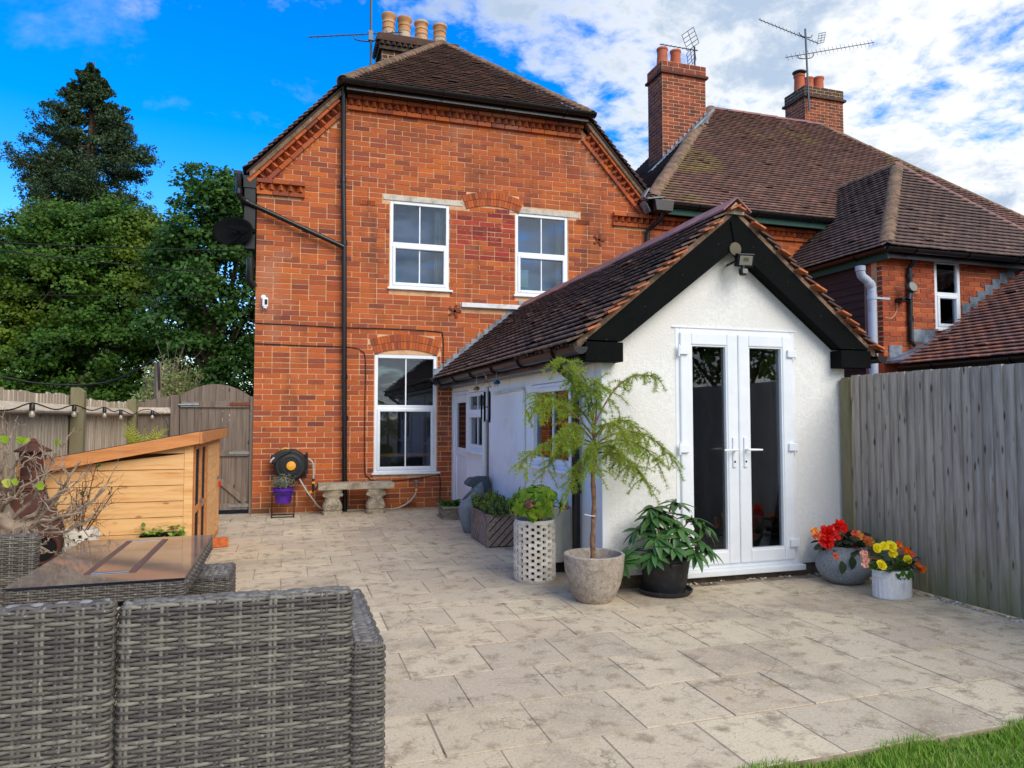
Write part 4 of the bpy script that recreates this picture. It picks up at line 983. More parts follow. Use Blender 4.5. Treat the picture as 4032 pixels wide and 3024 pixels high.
# ------------------------------------------------------------------ neighbour house
nb = thing('neighbour_house', 'large brick house next door with hipped brown tiled roof', 'house', (10.5, 12.5, 0))
def brick_face(parent, x0, x1, z0, z1, y, mat='brick_far', openings=(), limit=290, ax=1, clip=None):
    core = part('wall', (lambda m: [m.box(a, b, y + .004, y + .2, c, d) for a, b, c, d in clip] and m)(MB()) if clip else MB().box(x0, x1, y + .004, y + .2, z0, z1), 'mortar', parent)
    ms = []; r = 0; z = z0
    while z < z1:
        x = x0 - (BL / 2 if r % 2 else 0)
        while x < x1:
            a, b = max(x, x0), min(x + BL, x1) - JT; x += BL
            for o in openings:
                if o[2] < z + .035 < o[3]:
                    if a < o[0] < b: b = o[0] - .01
                    elif a < o[1] < b: a = o[1] + .01
                    elif o[0] <= a and b <= o[1]: a = b
            if b - a > .03: ms.append(mat4(((a + b) / 2, y + .05 - random.gauss(.006, .002), z + .032), (b - a, 0, 0), (0, .1, 0), (0, 0, CH - JT)))
        z += CH; r += 1
    pieces(core, 'brick', ubox(mat, 'brick'), ms, limit, rest='bricks')
    return core
nw = brick_face(nb, 5.805, 9.5, 2.35, 4.56, HY, 'brick', limit=200)
nwl = MB().box(5.805, 15.4, HY + .01, HY + .25, 0, 2.349); part('lower_wall', nwl, 'brick_far', nb)
part('upper_wall', MB().box(5.81, 15.4, HY + .21, 17.0, 0, 4.8), 'brick_far', nb)
cornice(nw, (5.81, HY, 4.556), (9.6, HY, 4.556), (0, 0, 1))
nr = MB(); e0 = (5.62, 10.42, 4.93); ov = .0
nr.add([(5.62, 10.42, 4.92), (15.7, 10.42, 4.92), (15.7, 17.45, 4.92), (5.62, 17.45, 4.92), (9.13, 13.93, 8.42), (12.19, 13.93, 8.42)], [(0, 1, 5, 4), (1, 2, 5), (2, 3, 4, 5), (3, 0, 4), (0, 3, 2, 1)])
nroof = part('roof', nr, 'roof_under', nb)
q = math.sqrt(.5)
L = 3.51 / q
tile_field(nroof, (5.62, 10.40, 4.93), (1, 0, 0), (0, q, q), [(0, 0), (10.0, 0), (6.5, L), (3.5, L)], 'tile_neighbour', limit=290, w=.165, gauge=.098)
tile_field(nroof, (5.60, 10.42, 4.93), (0, 1, 0), (q, 0, q), [(0.0, 0), (5.0, 0), (5.0, L), (3.5, L)], 'tile_wing', limit=100, w=.165, gauge=.1)
hip_line(nroof, (5.75, 10.55, 5.09), (9.13, 13.93, 8.47), 'hip_mortar', r=.15, step=.32)
hip_line(nroof, (15.6, 10.52, 5.06), (12.19, 13.93, 8.47), 'hip_mortar', r=.12, step=.32)
hip_line(nroof, (9.13, 13.93, 8.47), (12.19, 13.93, 8.47), 'ridge_red', r=.12, step=.4, name='ridge_tile')
gutter(nroof, (5.98, 10.37, 4.925), (9.42, 10.37, 4.925), .065)
part('fascia', MB().box(5.85, 9.5, 10.42, 10.46, 4.76, 4.90), 'green_fascia', nroof)
part('soffit', MB().box(5.85, 9.5, 10.461, HY - .09, 4.80, 4.84), 'roof_under', nroof)
hop = MB().prism([(5.70, 4.76), (6.0, 4.76), (6.03, 4.94), (5.67, 4.94)], 1, 10.26, 10.44); part('hopper', hop, 'black_plastic', nroof, bevel=.006)
pipe(nb, [(5.86, 10.35, 4.78), (5.86, 10.38, 4.66), (5.80, 10.52, 4.58), (5.735, 10.63, 4.52), (5.73, 10.645, 4.4), (5.73, 10.645, 2.3)], .038, collars=[((5.73, 10.645, 4.30), (0, 0, 1))])
pipe(nb, [(9.32, 10.36, 4.88), (9.32, 10.38, 4.74), (9.36, 10.30, 4.66)], .04)
ld = MB()
ld.obox((5.72, 10.40, 4.99), (.34, .02, .06), (0, .2, .03), (-.01, 0, .02)); ld.obox((5.60, 10.48, 5.08), (.10, 0, .16), (0, .16, 0), (-.02, 0, .012)); ld.obox((5.62, 10.50, 4.86), (.10, 0, -.18), (0, .2, 0), (.014, 0, .01))
part('valley_lead', ld, 'lead', nroof, bevel=.01)
# chimneys
c1 = brick_stack(nroof, 7.38, 8.42, 13.0, 13.62, 6.2, 8.60, 'brick_chimney', limit=150)
cm = MB(); cm.box(7.33, 8.47, 12.95, 13.67, 8.60, 8.655); part('cap', cm, 'brick_chimney', c1, bevel=.006)
brick_stack(c1, 7.37, 8.43, 12.99, 13.63, 8.656, 8.87, 'brick_chimney', name='cap_course', limit=60)
for x in (7.50, 7.82): pot(c1, x, 13.2, 8.87, .36, .125, .105, 'terracotta', 1)
part('flue_cowl', MB().lathe([(.05, 0), (.05, .1), (.06, .1), (.06, .12), (0, .13)], (8.12, 13.3, 8.87), 14), 'steel', c1, smooth=True)
fm = MB(); k = 11
for i in range(k):
    x = 7.36 + i * .1; z = 4.95 + (x - 5.62); fm.box(x, x + .1, 12.972 - .0004 * (i % 2), 12.985, z - .05, z + .17)
part('flashing', fm, 'lead', c1)
part('apron', MB().prism([(7.0, 6.36), (8.5, 7.86), (8.5, 7.92), (7.0, 6.42)], 1, 12.80, 12.968), 'lead', c1)
c2 = brick_stack(nroof, 12.26, 13.43, 14.5, 15.25, 7.2, 9.42, 'brick_chimney', limit=120)
cm = MB(); cm.box(12.20, 13.49, 14.44, 15.31, 9.42, 9.48); part('cap', cm, 'brick_sooty', c2, bevel=.006)
brick_stack(c2, 12.25, 13.44, 14.49, 15.26, 9.481, 9.72, 'brick_sooty', name='cap_course', limit=50)
for x, h in ((12.30 + .09, .42), (12.66, .38), (12.98, .44)): pot(c2, x, 14.85, 9.72, h, .14, .125, 'terracotta', 1)
cw = MB().lathe([(0, .12), (.17, .06), (.17, .04), (0, .1)], (12.39, 14.85, 10.17), 20)
for i in range(3): a = i * 2.1; cw.tube([(12.39 + .1 * math.cos(a), 14.85 + .1 * math.sin(a), 10.1), (12.39 + .1 * math.cos(a), 14.85 + .1 * math.sin(a), 10.24)], .008, 5)
part('cowl', cw, 'aerial', c2, smooth=True)
part('flashing', MB().box(12.20, 12.6, 14.46, 14.49, 8.40, 8.62), 'lead', c2)
# ------------------------------------------------------------------ rear wing of the neighbour
WX0, WX1, WY, WR = 8.36, 12.44, 8.24, 10.40
wing = thing('neighbour_wing', 'rear wing next door with hipped roof, brown cladding and small white window', 'house wing', (10.4, 9.4, 0))
zE = 3.87; PKw = (10.40, 9.98, 5.90)
wr = MB().add([(WX0, WY, zE - .03), (WX1, WY, zE - .03), (WX1, 13.0, zE - .03), (WX0, 13.0, zE - .03), (10.40, 9.98, 5.86), (10.40, 13.0, 5.86)], [(0, 1, 4), (1, 2, 5, 4), (2, 3, 5), (3, 0, 4, 5), (0, 3, 2, 1)])
wroof = part('roof', wr, 'roof_under', wing)
tile_field(wroof, (WX0 - .02, WY, zE), (0, 1, 0), (q, 0, q), [(0, 0), (3.3, 0), (3.3, 2.86), (1.75, 2.86)], 'tile_wing', limit=200, w=.165, gauge=.098)
hv2 = unit((0, 9.98 - WY, 5.90 - zE)); hl2 = math.hypot(9.98 - WY, 5.90 - zE)
tile_field(wroof, (10.40, WY - .02, zE), (1, 0, 0), hv2, [(-2.04, 0), (2.04, 0), (.02, hl2), (-.02, hl2)], 'tile_wing', limit=200, w=.165, gauge=.098)
hip_line(wroof, (8.44, 8.32, 3.98), (10.40, 9.98, 5.93), 'hip_mortar', r=.125, step=.28)
hip_line(wroof, (12.40, 8.28, 3.94), (10.40, 9.98, 5.93), 'ridge_red', r=.11, step=.28)
hip_line(wroof, (10.40, 9.98, 5.93), (10.40, 11.45, 5.93), 'hip_mortar', r=.11, step=.3, name='ridge_tile')
gutter(wroof, (WX0 - .04, WY - .06, zE - .02), (WX0 - .04, 10.6, zE - .02), .06)
gutter(wroof, (WX0 - .06, WY - .06, zE - .02), (12.4, WY - .06, zE - .02), .06)
part('fascia', MB().box(WX0 + .02, WX0 + .05, WY, 10.6, 3.70, 3.84), 'green_fascia', wroof); part('fascia', MB().box(WX0 + .05, 12.4, WY + .02, WY + .05, 3.72, 3.84), 'black_plastic', wroof)
part('verge_fillet', MB().prism([(8.55, 4.02), (9.5, 4.97), (9.5, 5.07), (8.55, 4.12)], 1, HY - .05, HY - .01), 'tile_verge', wroof)
W0 = 8.47; win = (9.49, 10.0, 2.72, 3.80)
fwall = brick_face(wing, W0, 11.6, 2.20, 3.74, 8.45, 'brick_far', openings=[win], limit=250, clip=[(W0, 9.49, 2.2, 3.74), (10.0, 11.6, 2.2, 3.74), (9.49, 10.0, 2.2, 2.72)])
part('lower_wall', MB().box(W0, 11.6, 8.46, 8.65, 0, 2.199), 'brick_far', wing)
part('return_wall', MB().box(W0 + .002, W0 + .2, 8.655, 8.78, 0, 3.74), 'brick_far', wing)
cl = []
for i in range(14): z = 2.1 + i * .12; cl.append(mat4((W0 + .02, 9.72, z + .06), (.018, 0, -.012), (0, 1.86, 0), (0.012, 0, .118)))
core = part('side_wall', MB().box(W0 + .03, W0 + .2, 8.78, 10.69, 0, 3.74), 'clad', wing)
pieces(core, 'cladding_board', ubox('clad', 'cladding_board'), cl)
part('corner_board', MB().box(W0 - .005, W0 + .05, 8.72, 8.79, 2.0, 3.74), 'gate_wood', wing)
# window of the wing
wm_ = MB(); x0, x1, z0, z1 = win; f = .05; y = 8.45
wm_.box(x0, x0 + f, y, y + .07, z0, z1); wm_.box(x1 - f, x1, y, y + .07, z0, z1); wm_.box(x0 + f, x1 - f, y, y + .07, z0, z0 + f); wm_.box(x0 + f, x1 - f, y, y + .07, z1 - f, z1); wm_.box(x0 + f, x1 - f, y, y + .07, 3.24, 3.30)
ww = part('window', wm_, 'upvc', wing, bevel=.006)
s = MB(); s.box(x0 + .045, x0 + .09, y - .012, y + .05, z0 + .045, 3.25); s.box(x1 - .09, x1 - .045, y - .012, y + .05, z0 + .045, 3.25); s.box(x0 + .09, x1 - .09, y - .012, y + .05, z0 + .045, z0 + .09); s.box(x0 + .09, x1 - .09, y - .012, y + .05, 3.205, 3.25)
part('sash', s, 'upvc', ww, bevel=.006)
part('pane', MB().box(x0 + f - .003, x1 - f + .003, y + .03, y + .036, 3.30, z1 - f + .003), 'glass_up', ww); part('pane', MB().box(x0 + .087, x1 - .087, y + .03, y + .036, z0 + .087, 3.208), 'glass_up', ww)
part('sill', MB().box(x0 - .02, x1 + .02, y - .06, y + .02, z0 - .03, z0 + .001), 'upvc', ww, bevel=.004)
part('room', MB().add([(x0, y + .075, z0), (x1, y + .075, z0), (x1, y + .075, z1), (x0, y + .075, z1), (x0, y + 1, z0), (x1, y + 1, z0), (x1, y + 1, z1), (x0, y + 1, z1)], [(4, 5, 6, 7), (0, 1, 5, 4), (1, 2, 6, 5), (2, 3, 7, 6), (3, 0, 4, 7)]), 'room_dark', ww)
curtain(ww, 9.78, 9.93, 2.8, 3.76, 8.6, 'curtain_warm')
pipe(wing, [(8.95, 8.30, 3.80), (8.95, 8.33, 3.68), (8.95, 8.40, 3.62), (8.95, 8.405, 2.52), (9.0, 8.37, 2.44)], .038, collars=[((8.95, 8.40, 3.5), (0, 0, 1)), ((8.95, 8.405, 2.85), (0, 0, 1))])
pipe(wing, catm([(8.13, 8.30, 1.6), (8.13, 8.30, 3.12), (8.13, 8.30, 3.26), (8.05, 8.30, 3.36), (7.95, 8.30, 3.43), (7.93, 8.30, 3.56)], 5), .062, name='soil_pipe', mat='grey_pipe', collars=[((8.13, 8.30, 3.12), (0, 0, 1)), ((7.93, 8.30, 3.53), (0, 0, 1)), ((8.10, 8.30, 3.31), (-.6, 0, .8))], n=16)
part('pipe_clip', MB().box(8.19, 8.46, 8.295, 8.305, 3.10, 3.13), 'grey_pipe', wing)
# the tiled lean-to in front of the wing
lt = thing('neighbour_lean_to', 'low red-brown tiled roof rising behind the tall fence', 'lean-to', (9.6, 6.8, 0))
t = .605; cl_ = 1 / math.hypot(1, t); LX0, LYF = 8.18, 7.82
def lz(x): return 2.09 + (x - LX0) * t
lm_ = MB().add([(LX0, 4.6, lz(LX0) - .01), (LX0, LYF, lz(LX0) - .01), (11.6, LYF, lz(11.6) - .01), (11.6, 4.6, lz(11.6) - .01), (11.6, 4.6, 1.9), (11.6, LYF, 1.9), (LX0, 4.6, 2.02), (LX0, LYF, 2.02)], [(0, 1, 2, 3), (3, 2, 5, 4), (0, 3, 4, 6), (1, 7, 5, 2), (6, 4, 5, 7), (0, 6, 7, 1)])
lroof = part('roof', lm_, 'roof_under', lt)
tile_field(lroof, (LX0 - .03, 4.62, 2.075), (0, 1, 0), (cl_, 0, t * cl_), [(0, 0), (LYF - 4.6, 0), (LYF - 4.6, 3.6), (0, 3.6)], 'tile_leanto', limit=290, w=.17, gauge=.105)
part('wall', MB().box(8.30, 11.5, 4.75, LYF - .02, 0, 2.02), 'brick_far', lt)
gutter(lroof, (LX0 - .06, 4.6, 2.065), (LX0 - .06, LYF, 2.065), .055); part('fascia', MB().box(LX0 + .02, LX0 + .06, 4.6, LYF - .01, 1.90, 2.05), 'green_fascia', lroof)
# lead-lined gap between the lean-to and the wing wall, stepped flashing on the wall above
part('gap_lead', MB().prism([(8.48, 2.16), (10.6, 3.0), (11.4, 3.4), (11.4, 3.44), (10.6, 3.04), (8.48, 2.20)], 1, LYF + .002, 8.44), 'lead', lroof)
ff = MB()
for i in range(9): x = 10.02 + i * .16; z = 2.98 + i * .105; ff.box(x, x + .16, 8.432 - .0005 * (i % 2), 8.444, z, z + .17)
part('sill_apron', MB().box(8.97, 9.47, 8.436, 8.446, 2.50, 2.70), 'lead', lroof); part('corner_apron', MB().box(8.56, 8.80, 8.430, 8.444, 2.24, 2.44), 'lead', lroof)
part('flashing', ff, 'lead', lroof)
pipe(lt, [(10.45, 7.55, 3.4), (10.45, 7.53, 3.66), (10.42, 7.50, 3.72)], .06, name='vent_pipe', mat='grey_pipe')
# ------------------------------------------------------------------ fences and gate
rf_ = thing('tall_fence', 'tall weathered grey featheredge fence with mossy foot beside the white extension', 'fence', (4.72, 1.0, 0))
ub = MB().add([(-.5, -.5, -.5), (-.5, .5, -.5), (.5, -.5, -.5), (-.1, .5, -.5), (-.5, -.5, .5), (-.5, .5, .5), (.5, -.5, .5), (-.1, .5, .5)], [(0, 1, 3, 2), (4, 6, 7, 5), (0, 4, 5, 1), (2, 3, 7, 6), (0, 2, 6, 4), (1, 5, 7, 3)]).mesh('board'); ub.materials.append(MATS['fence_grey'])
ms = []; y = 5.05
while y > -6:
    w = random.choice((.078, .08, .083)); h = 1.712 + random.uniform(-.003, .003)
    ms.append(mat4((4.705 + random.uniform(-.004, .004), y - w / 2, h / 2 + .01), (-.030, .0, 0), (-.004, (w + .012), 0), (0, random.gauss(0, .002), h))); y -= w
pieces(rf_, 'board', ub, ms, 290)
for yy in (5.12, 2.3, -.5, -3.4): part('post', MB().prism([(4.68, 0), (4.80, 0), (4.80, 1.66), (4.74, 1.71), (4.70, 1.71), (4.68, 1.68)], 1, yy - .05, yy + .05), 'post_green' if yy > 5 else 'fence_grey', rf_, bevel=.006)
for z in (.3, .9, 1.5): part('rail', MB().box(4.725, 4.765, -6, 5.06, z - .035, z + .035), 'fence_grey', rf_)
lf = thing('left_fence', 'sunlit pale board fence with posts and sloping rails behind the wooden hutch', 'fence', (-2.05, 7.5, 0))
ubl = ub.copy(); ubl.materials.clear(); ubl.materials.append(MATS['fence_warm']); ms = []; y = 1.0
while y < 10.75:
    w = random.choice((.088, .092, .096)); h = 1.57 + (.02 if y < 7.9 else .0) + random.uniform(-.012, .012) - .018 * abs(math.sin((y - 8.1) * 1.15))
    ms.append(mat4((-2.085 + random.uniform(-.004, .004), y + w / 2, h / 2), (.02, 0, 0), (.004, w + .014, 0), (0, random.gauss(0, .005), h))); y += w
pieces(lf, 'board', ubl, ms, 290)
for a, b, z in ((1.0, 3.0, 1.40), (3.0, 5.55, 1.41), (5.55, 8.03, 1.43), (8.12, 10.7, 1.425), (1.0, 8.03, .5), (8.12, 10.7, .5)):
    part('rail', MB().prism([(-2.075, z - .05), (-1.995, z - .035), (-1.99, z - .015), (-2.075, z + .055)], 1, a, b), 'fence_warm', lf, bevel=.004)
for yy, h in ((3.0, 1.62), (5.5, 1.62), (8.08, 1.655)): part('post', MB().prism([(-2.07, 0), (-1.95, 0), (-1.95, h - .04), (-2.0, h), (-2.07, h)], 1, yy - .05, yy + .05), 'post_green', lf, bevel=.005)
part('post', MB().box(-2.09, -1.98, 10.72, 10.83, 0, 1.60), 'post_green', lf, bevel=.005)
bf = thing('gate_side_fence', 'short grey board panel between the corner post and the arched gate', 'fence', (-1.75, 10.82, 0)); ms = []; x = -1.97
while x < -1.56:
    w = .09; h = 1.575 + (x + 1.97) * .22; ms.append(mat4((x + w / 2, 10.855, h / 2), (-(w + .012), .004, 0), (0, .02, 0), (0, 0, h))); x += w
ub3 = ubox('gate_wood', 'board'); pieces(bf, 'board', ub3, ms)
part('rail', MB().prism([(10.845, 1.40), (10.77, 1.415), (10.765, 1.44), (10.845, 1.50)], 0, -1.97, -1.56), 'fence_warm', bf, bevel=.004)
part('post', MB().box(-1.56, -1.45, 10.77, 10.87, 0, 1.67), 'gate_wood', bf, bevel=.005)
part('loose_post', MB().beam((-1.74, 10.95, 1.2), (-1.77, 11.0, 2.12), .07, .07), 'gate_wood', bf)
gt = thing('garden_gate', 'arched wooden board gate with metal strap hinges beside the brick house', 'gate', (-.97, 10.8, 0)); ms = []; n = 10; gx0, gx1 = -1.44, -.53; w = (gx1 - gx0) / n
for i in range(n):
    a = gx0 + i * w; pl = []
    for xx in (a + .002, a + w - .002): pl.append((xx, 1.665 + .165 * (1 - ((xx - (gx0 + gx1) / 2) / ((gx1 - gx0) / 2)) ** 2)))
    part('board', MB().prism([(a + .002, .06), (a + w - .002, .06), pl[1], pl[0]], 1, 10.79 + random.uniform(0, .003), 10.812), 'gate_wood', gt)
for z in (1.545, .86, .11): part('ledge', MB().box(gx0 + .01, gx1 - .01, 10.762, 10.789, z - .045, z + .045), 'gate_wood', gt, bevel=.003)
part('brace', MB().beam((-.92, 10.776, .49), (-.57, 10.776, .17), .026, .08, up=(0, 0, 1)), 'gate_wood', gt)
for z in (1.55, .86, .12):
    part('hinge', MB().box(-.80, -.515, 10.752, 10.7615, z - .02, z + .02), 'galv' if z < 1.5 else 'rust', gt); part('hinge_pin', MB().tube([(-.515, 10.755, z - .05), (-.515, 10.755, z + .05)], .012, 8), 'galv', gt)
part('bolt', MB().tube([(-1.46, 10.75, 1.535), (-1.20, 10.75, 1.535)], .011, 8), 'galv', gt); part('bolt_plate', MB().box(-1.43, -1.20, 10.757, 10.7615, 1.505, 1.565), 'galv', gt)
part('post', MB().box(-.525, -.482, 10.74, 10.85, 0, 1.66), 'gate_wood', gt, bevel=.004)
# ------------------------------------------------------------------ wooden hutch
sh = thing('wooden_hutch', 'new orange timber hutch with sloping felt roof and mesh door', 'hutch', (-1.3, 7.5, 0))
SX0, SX1, SY0, SY1 = -1.86, -.735, 6.32, 8.60
def rz(x): return 1.215 - (SX1 + .05 - x) * .19
for i in range(9):
    z0 = .05 + i * .127; z1 = z0 + .122; 
    if z0 > rz(SX0) - .03 and z0 > 1.08: pass
    ta, tb = min(z1, rz(SX0) - .04), min(z1, rz(SX1) - .04)
    if tb <= z0 + .01: continue
    if ta < z0 + .004:
        xs = SX1 + .05 - (1.215 - .04 - z0) / .19; pl = [(max(SX0, xs), z0), (SX1 - .07, z0), (SX1 - .07, tb)]
    else: pl = [(SX0 + .05, z0), (SX1 - .07, z0), (SX1 - .07, tb), (SX0 + .05, ta)]
    o = part('board', MB().prism(pl, 1, SY0 + random.uniform(0, .002), SY0 + .016), 'shed_wood', sh)
part('corner_trim', MB().box(SX0, SX0 + .049, SY0 - .004, SY0 + .05, .03, rz(SX0) - .05), 'shed_trim', sh, bevel=.003)
part('corner_trim', MB().box(SX1 - .069, SX1 - .004, SY0 - .004, SY0 + .05, .03, rz(SX1) - .05), 'shed_wood', sh, bevel=.003)
part('back_board', MB().box(SX0, SX1 - .02, SY0 + .017, SY0 + .03, .03, .93), 'soot', sh)  # dark sheet painting the shade in the grooves between boards
# right-hand side: mesh door, boarded door, posts
part('side_frame', MB().box(SX1 - .03, SX1, SY0 + .0, SY0 + .07, .03, 1.18), 'shed_trim', sh, bevel=.003)
def hutch_door(y0, y1, mesh):
    d = MB(); f = .05; z0, z1 = .08, 1.14
    d.box(SX1 - .025, SX1 + .004, y0, y0 + f, z0, z1); d.box(SX1 - .025, SX1 + .004, y1 - f, y1, z0, z1); d.box(SX1 - .025, SX1 + .004, y0 + f, y1 - f, z0, z0 + f); d.box(SX1 - .025, SX1 + .004, y0 + f, y1 - f, z1 - f, z1)
    if mesh: d.box(SX1 - .025, SX1 + .004, y0 + f, y1 - f, .56, .61)
    dr_ = part('door', d, 'shed_trim', sh, bevel=.003)
    m = MB()
    if mesh:
        for k in range(int((y1 - y0 - .1) / .025)): m.tube([(SX1 - .01, y0 + .05 + k * .025, z0 + .05), (SX1 - .01, y0 + .05 + k * .025, z1 - .05)], .0016, 4)
        for k in range(int((z1 - z0 - .1) / .025)): m.tube([(SX1 - .01, y0 + .05, z0 + .05 + k * .025), (SX1 - .01, y1 - .05, z0 + .05 + k * .025)], .0016, 4)
        part('wire_mesh', m, 'mesh_wire', dr_, stuff=True)
    else:
        for k in range(8):
            part('board', MB().box(SX1 - .018, SX1 - .002, y0 + .05, y1 - .05, .13 + k * .12, .13 + k * .12 + .117), 'shed_wood', dr_)
    return dr_
hutch_door(SY0 + .08, SY0 + .52, True); hutch_door(SY0 + .53, SY0 + .97, True); hd = hutch_door(SY0 + 1.0, SY1 - .02, False)
part('side_floor', MB().box(SX0 + .02, SX1 - .03, SY0 + .07, SY1, .03, .08), 'shed_trim', sh); part('rear_wall', MB().box(SX0, SX1 - .03, SY1, SY1 + .02, .03, 1.0), 'shed_wood', sh); part('left_wall', MB().box(SX0, SX0 + .02, SY0 + .06, SY1, .03, .95), 'shed_wood', sh)
pl = [(SX0 - .10, rz(SX0 - .10)), (SX1 + .055, rz(SX1 + .055)), (SX1 + .055, rz(SX1 + .055) + .02), (SX0 - .10, rz(SX0 - .10) + .02)]
part('roof_felt', MB().prism([(a, b + .012) for a, b in pl], 1, SY0 - .06, SY1 + .06), 'felt', sh)
part('barge', MB().prism([(SX0 - .09, rz(SX0 - .09) - .07), (SX1 + .05, rz(SX1 + .05) - .07), (SX1 + .05, rz(SX1 + .05) + .026), (SX0 - .09, rz(SX0 - .09) + .026)], 1, SY0 - .075, SY0 - .055), 'shed_trim', sh, bevel=.002)
part('fascia', MB().box(SX1 + .051, SX1 + .07, SY0 - .078, SY1 + .06, rz(SX1 + .05) - .07, rz(SX1 + .05) + .024), 'shed_trim', sh, bevel=.002)
part('latch', MB().box(SX1 + .005, SX1 + .016, SY0 + .46, SY0 + .56, .60, .645), 'galv', sh); part('hasp', MB().box(SX1 + .005, SX1 + .012, SY1 - .25, SY1 - .14, .69, .72), 'galv', sh)
pk = thing('padlock', 'small red padlock hanging on the hutch door', 'padlock', (SX1 + .03, SY1 - .22, .62))
part('lock_body', MB().box(SX1 + .015, SX1 + .037, SY1 - .245, SY1 - .195, .60, .665), 'red_lock', pk, bevel=.005)
part('shackle', MB().tube([(SX1 + .026, SY1 - .22 + .018 * math.cos(a), .665 + .028 * math.sin(a)) for a in np.linspace(0, math.pi, 8)], .004, 6), 'steel', pk)
tag(part('loose_brick', MB().obox((-.70, 8.10, .05), (.20, .05, 0), (-.03, .10, 0), (0, 0, .09)), 'loose_brick', None, bevel=.006), 'single loose orange brick on the paving by the hutch', 'brick')
# ------------------------------------------------------------------ string lights and overhead cables
sl_ = thing('string_lights', 'black festoon cable with clear bulbs along the pale board fence', 'string lights', (-1.95, 8.0, 1.5))
bp = [(6.556, 1.47), (7.722, 1.475), (8.891, 1.47), (9.697, 1.45)]
pts = [(-1.95, 4.2, 1.46), (-1.95, 5.3, 1.40), (-1.95, 6.05, 1.41)]
for i, (yy, z) in enumerate(bp):
    pts += [(-1.955, yy, z)] + ([(-1.95, (yy + bp[i + 1][0]) / 2, z - .045)] if i < 3 else [])
pts += [(-1.94, 10.3, 1.40), (-1.90, 10.70, 1.46), (-1.78, 10.74, 1.455), (-1.6, 10.74, 1.30), (-1.56, 10.7, .95)]
part('cable', MB().tube(catm(pts, 5), .006, 5), 'cable_black', sl_, smooth=True)
for (xx, yy, z) in [(-1.955, a, b) for a, b in bp] + [(-1.78, 10.74, 1.455), (-1.95, 5.3, 1.40)]:
    part('lamp_holder', MB().lathe([(.012, 0), (.02, -.012), (.021, -.055), (.016, -.06), (0, -.06)], (xx, yy, z), 12), 'black_plastic', sl_, smooth=True)
    part('bulb', MB().lathe([(.012, -.058), (.013, -.066), (.022, -.085), (.024, -.098), (.018, -.113), (0, -.121)], (xx, yy, z), 14), 'bulb_glass', sl_, smooth=True)
def wire(label, a, b, sag, r=.009):
    a, b = np.array(a, float), np.array(b, float); pts = [a + (b - a) * t + np.array([0, 0, -sag * 4 * t * (1 - t)]) for t in np.linspace(0, 1, 24)]
    tag(part('overhead_cable', MB().tube(pts, r, 5), 'cable_black', None, smooth=True), label, 'cable', 'cables strung over the left fence')
wire('topmost black overhead cable crossing the trees to the brick house', (-7.2, 11.5, 3.78), (-.56, 11.45, 3.90), .05)
wire('middle sagging overhead cable crossing the trees to the brick house', (-7.2, 11.5, 3.98), (-.56, 11.45, 3.50), .06)
wire('lowest thin overhead cable crossing the trees to the brick house', (-7.2, 11.5, 3.0), (-.56, 11.45, 3.19), .03, .005)
tag(part('garden_cable', MB().tube(catm([(-6, 11.4, 2.5), (-3.82, 11.4, 1.93), (-3.1, 11.4, 1.82), (-2.5, 11.4, 1.86), (-2.1, 11.3, 2.04), (-1.9, 11.2, 2.15), (-1.80, 11.02, 2.16), (-1.745, 10.93, 2.06), (-1.73, 10.93, 1.75)], 6), .014, 6), 'cable_black', None, smooth=True), 'thick black cable looping over the leaning post behind the fence', 'cable')
# ------------------------------------------------------------------ wall mounted things
dish = thing('satellite_dish', 'dark grey satellite dish on the left corner of the brick house', 'satellite dish', (-.79, 10.6, 3.95))
ax = unit((-.25, -.93, .2)); u_ = unit(np.cross(ax, (0, 0, 1))); v_ = np.cross(u_, ax); db = MB(); vs = []; fs = []; nr_, na = 6, 28
for i in range(nr_ + 1):
    r = i / nr_
    for j in range(na): a = 2 * math.pi * j / na; vs.append(np.array([-.79, 10.58, 3.97]) + u_ * .285 * r * math.cos(a) + v_ * .22 * r * math.sin(a) + ax * .055 * (r * r - 1) * -1 * -1)
for i in range(nr_):
    for j in range(na): fs.append((i * na + j, i * na + (j + 1) % na, (i + 1) * na + (j + 1) % na, (i + 1) * na + j))
db.add(vs, fs); m = db.mesh('dish', True); o = part('dish', m, 'barge', dish); sm = o.modifiers.new('solid', 'SOLIDIFY'); sm.thickness = .006
part('arm', MB().beam((-.84, 10.50, 3.74), (-.60, 10.42, 3.95), .03, .03).beam((-.84, 10.48, 4.0), (-.48, 10.60, 4.0), .03, .05), 'barge', dish, bevel=.003)
part('receiver', MB().tube([(-.66, 10.40, 3.93), (-.70, 10.46, 3.95)], .03, 12), 'barge', dish); part('mast', MB().tube([(-.50, 10.68, 4.0), (-.66, 10.62, 4.0), (-.66, 10.62, 3.8)], .02, 8), 'barge', dish)
sc_ = thing('security_camera', 'small white security camera on the brick wall', 'security camera', (-.346, 10.68, 3.0))
part('mount', MB().lathe([(.035, 0), (.035, .02), (.02, .03), (0, .03)], (-.372, 10.70, 3.075), 16, axis=[(1, 0, 0), (0, 0, 1), (0, -1, 0)]), 'upvc', sc_, smooth=True)
part('camera_body', MB().box(-.385, -.305, 10.605, 10.665, 2.925, 3.065), 'upvc', sc_, bevel=.02, seg=4); part('lens', MB().box(-.352, -.315, 10.600, 10.606, 2.96, 3.035), 'lens_dark', sc_, bevel=.002); part('sensor', MB().lathe([(.03, 0), (.028, -.02), (0, -.032)], (-.345, 10.635, 2.93), 14), 'upvc', sc_, smooth=True)
fl_ = thing('floodlight', 'black floodlight with motion sensor under the gable peak', 'floodlight', (3.60, 5.03, 2.66))
FC = np.array([3.60, 5.02, 2.665]); A = rotm(R(16), 0, R(-8))
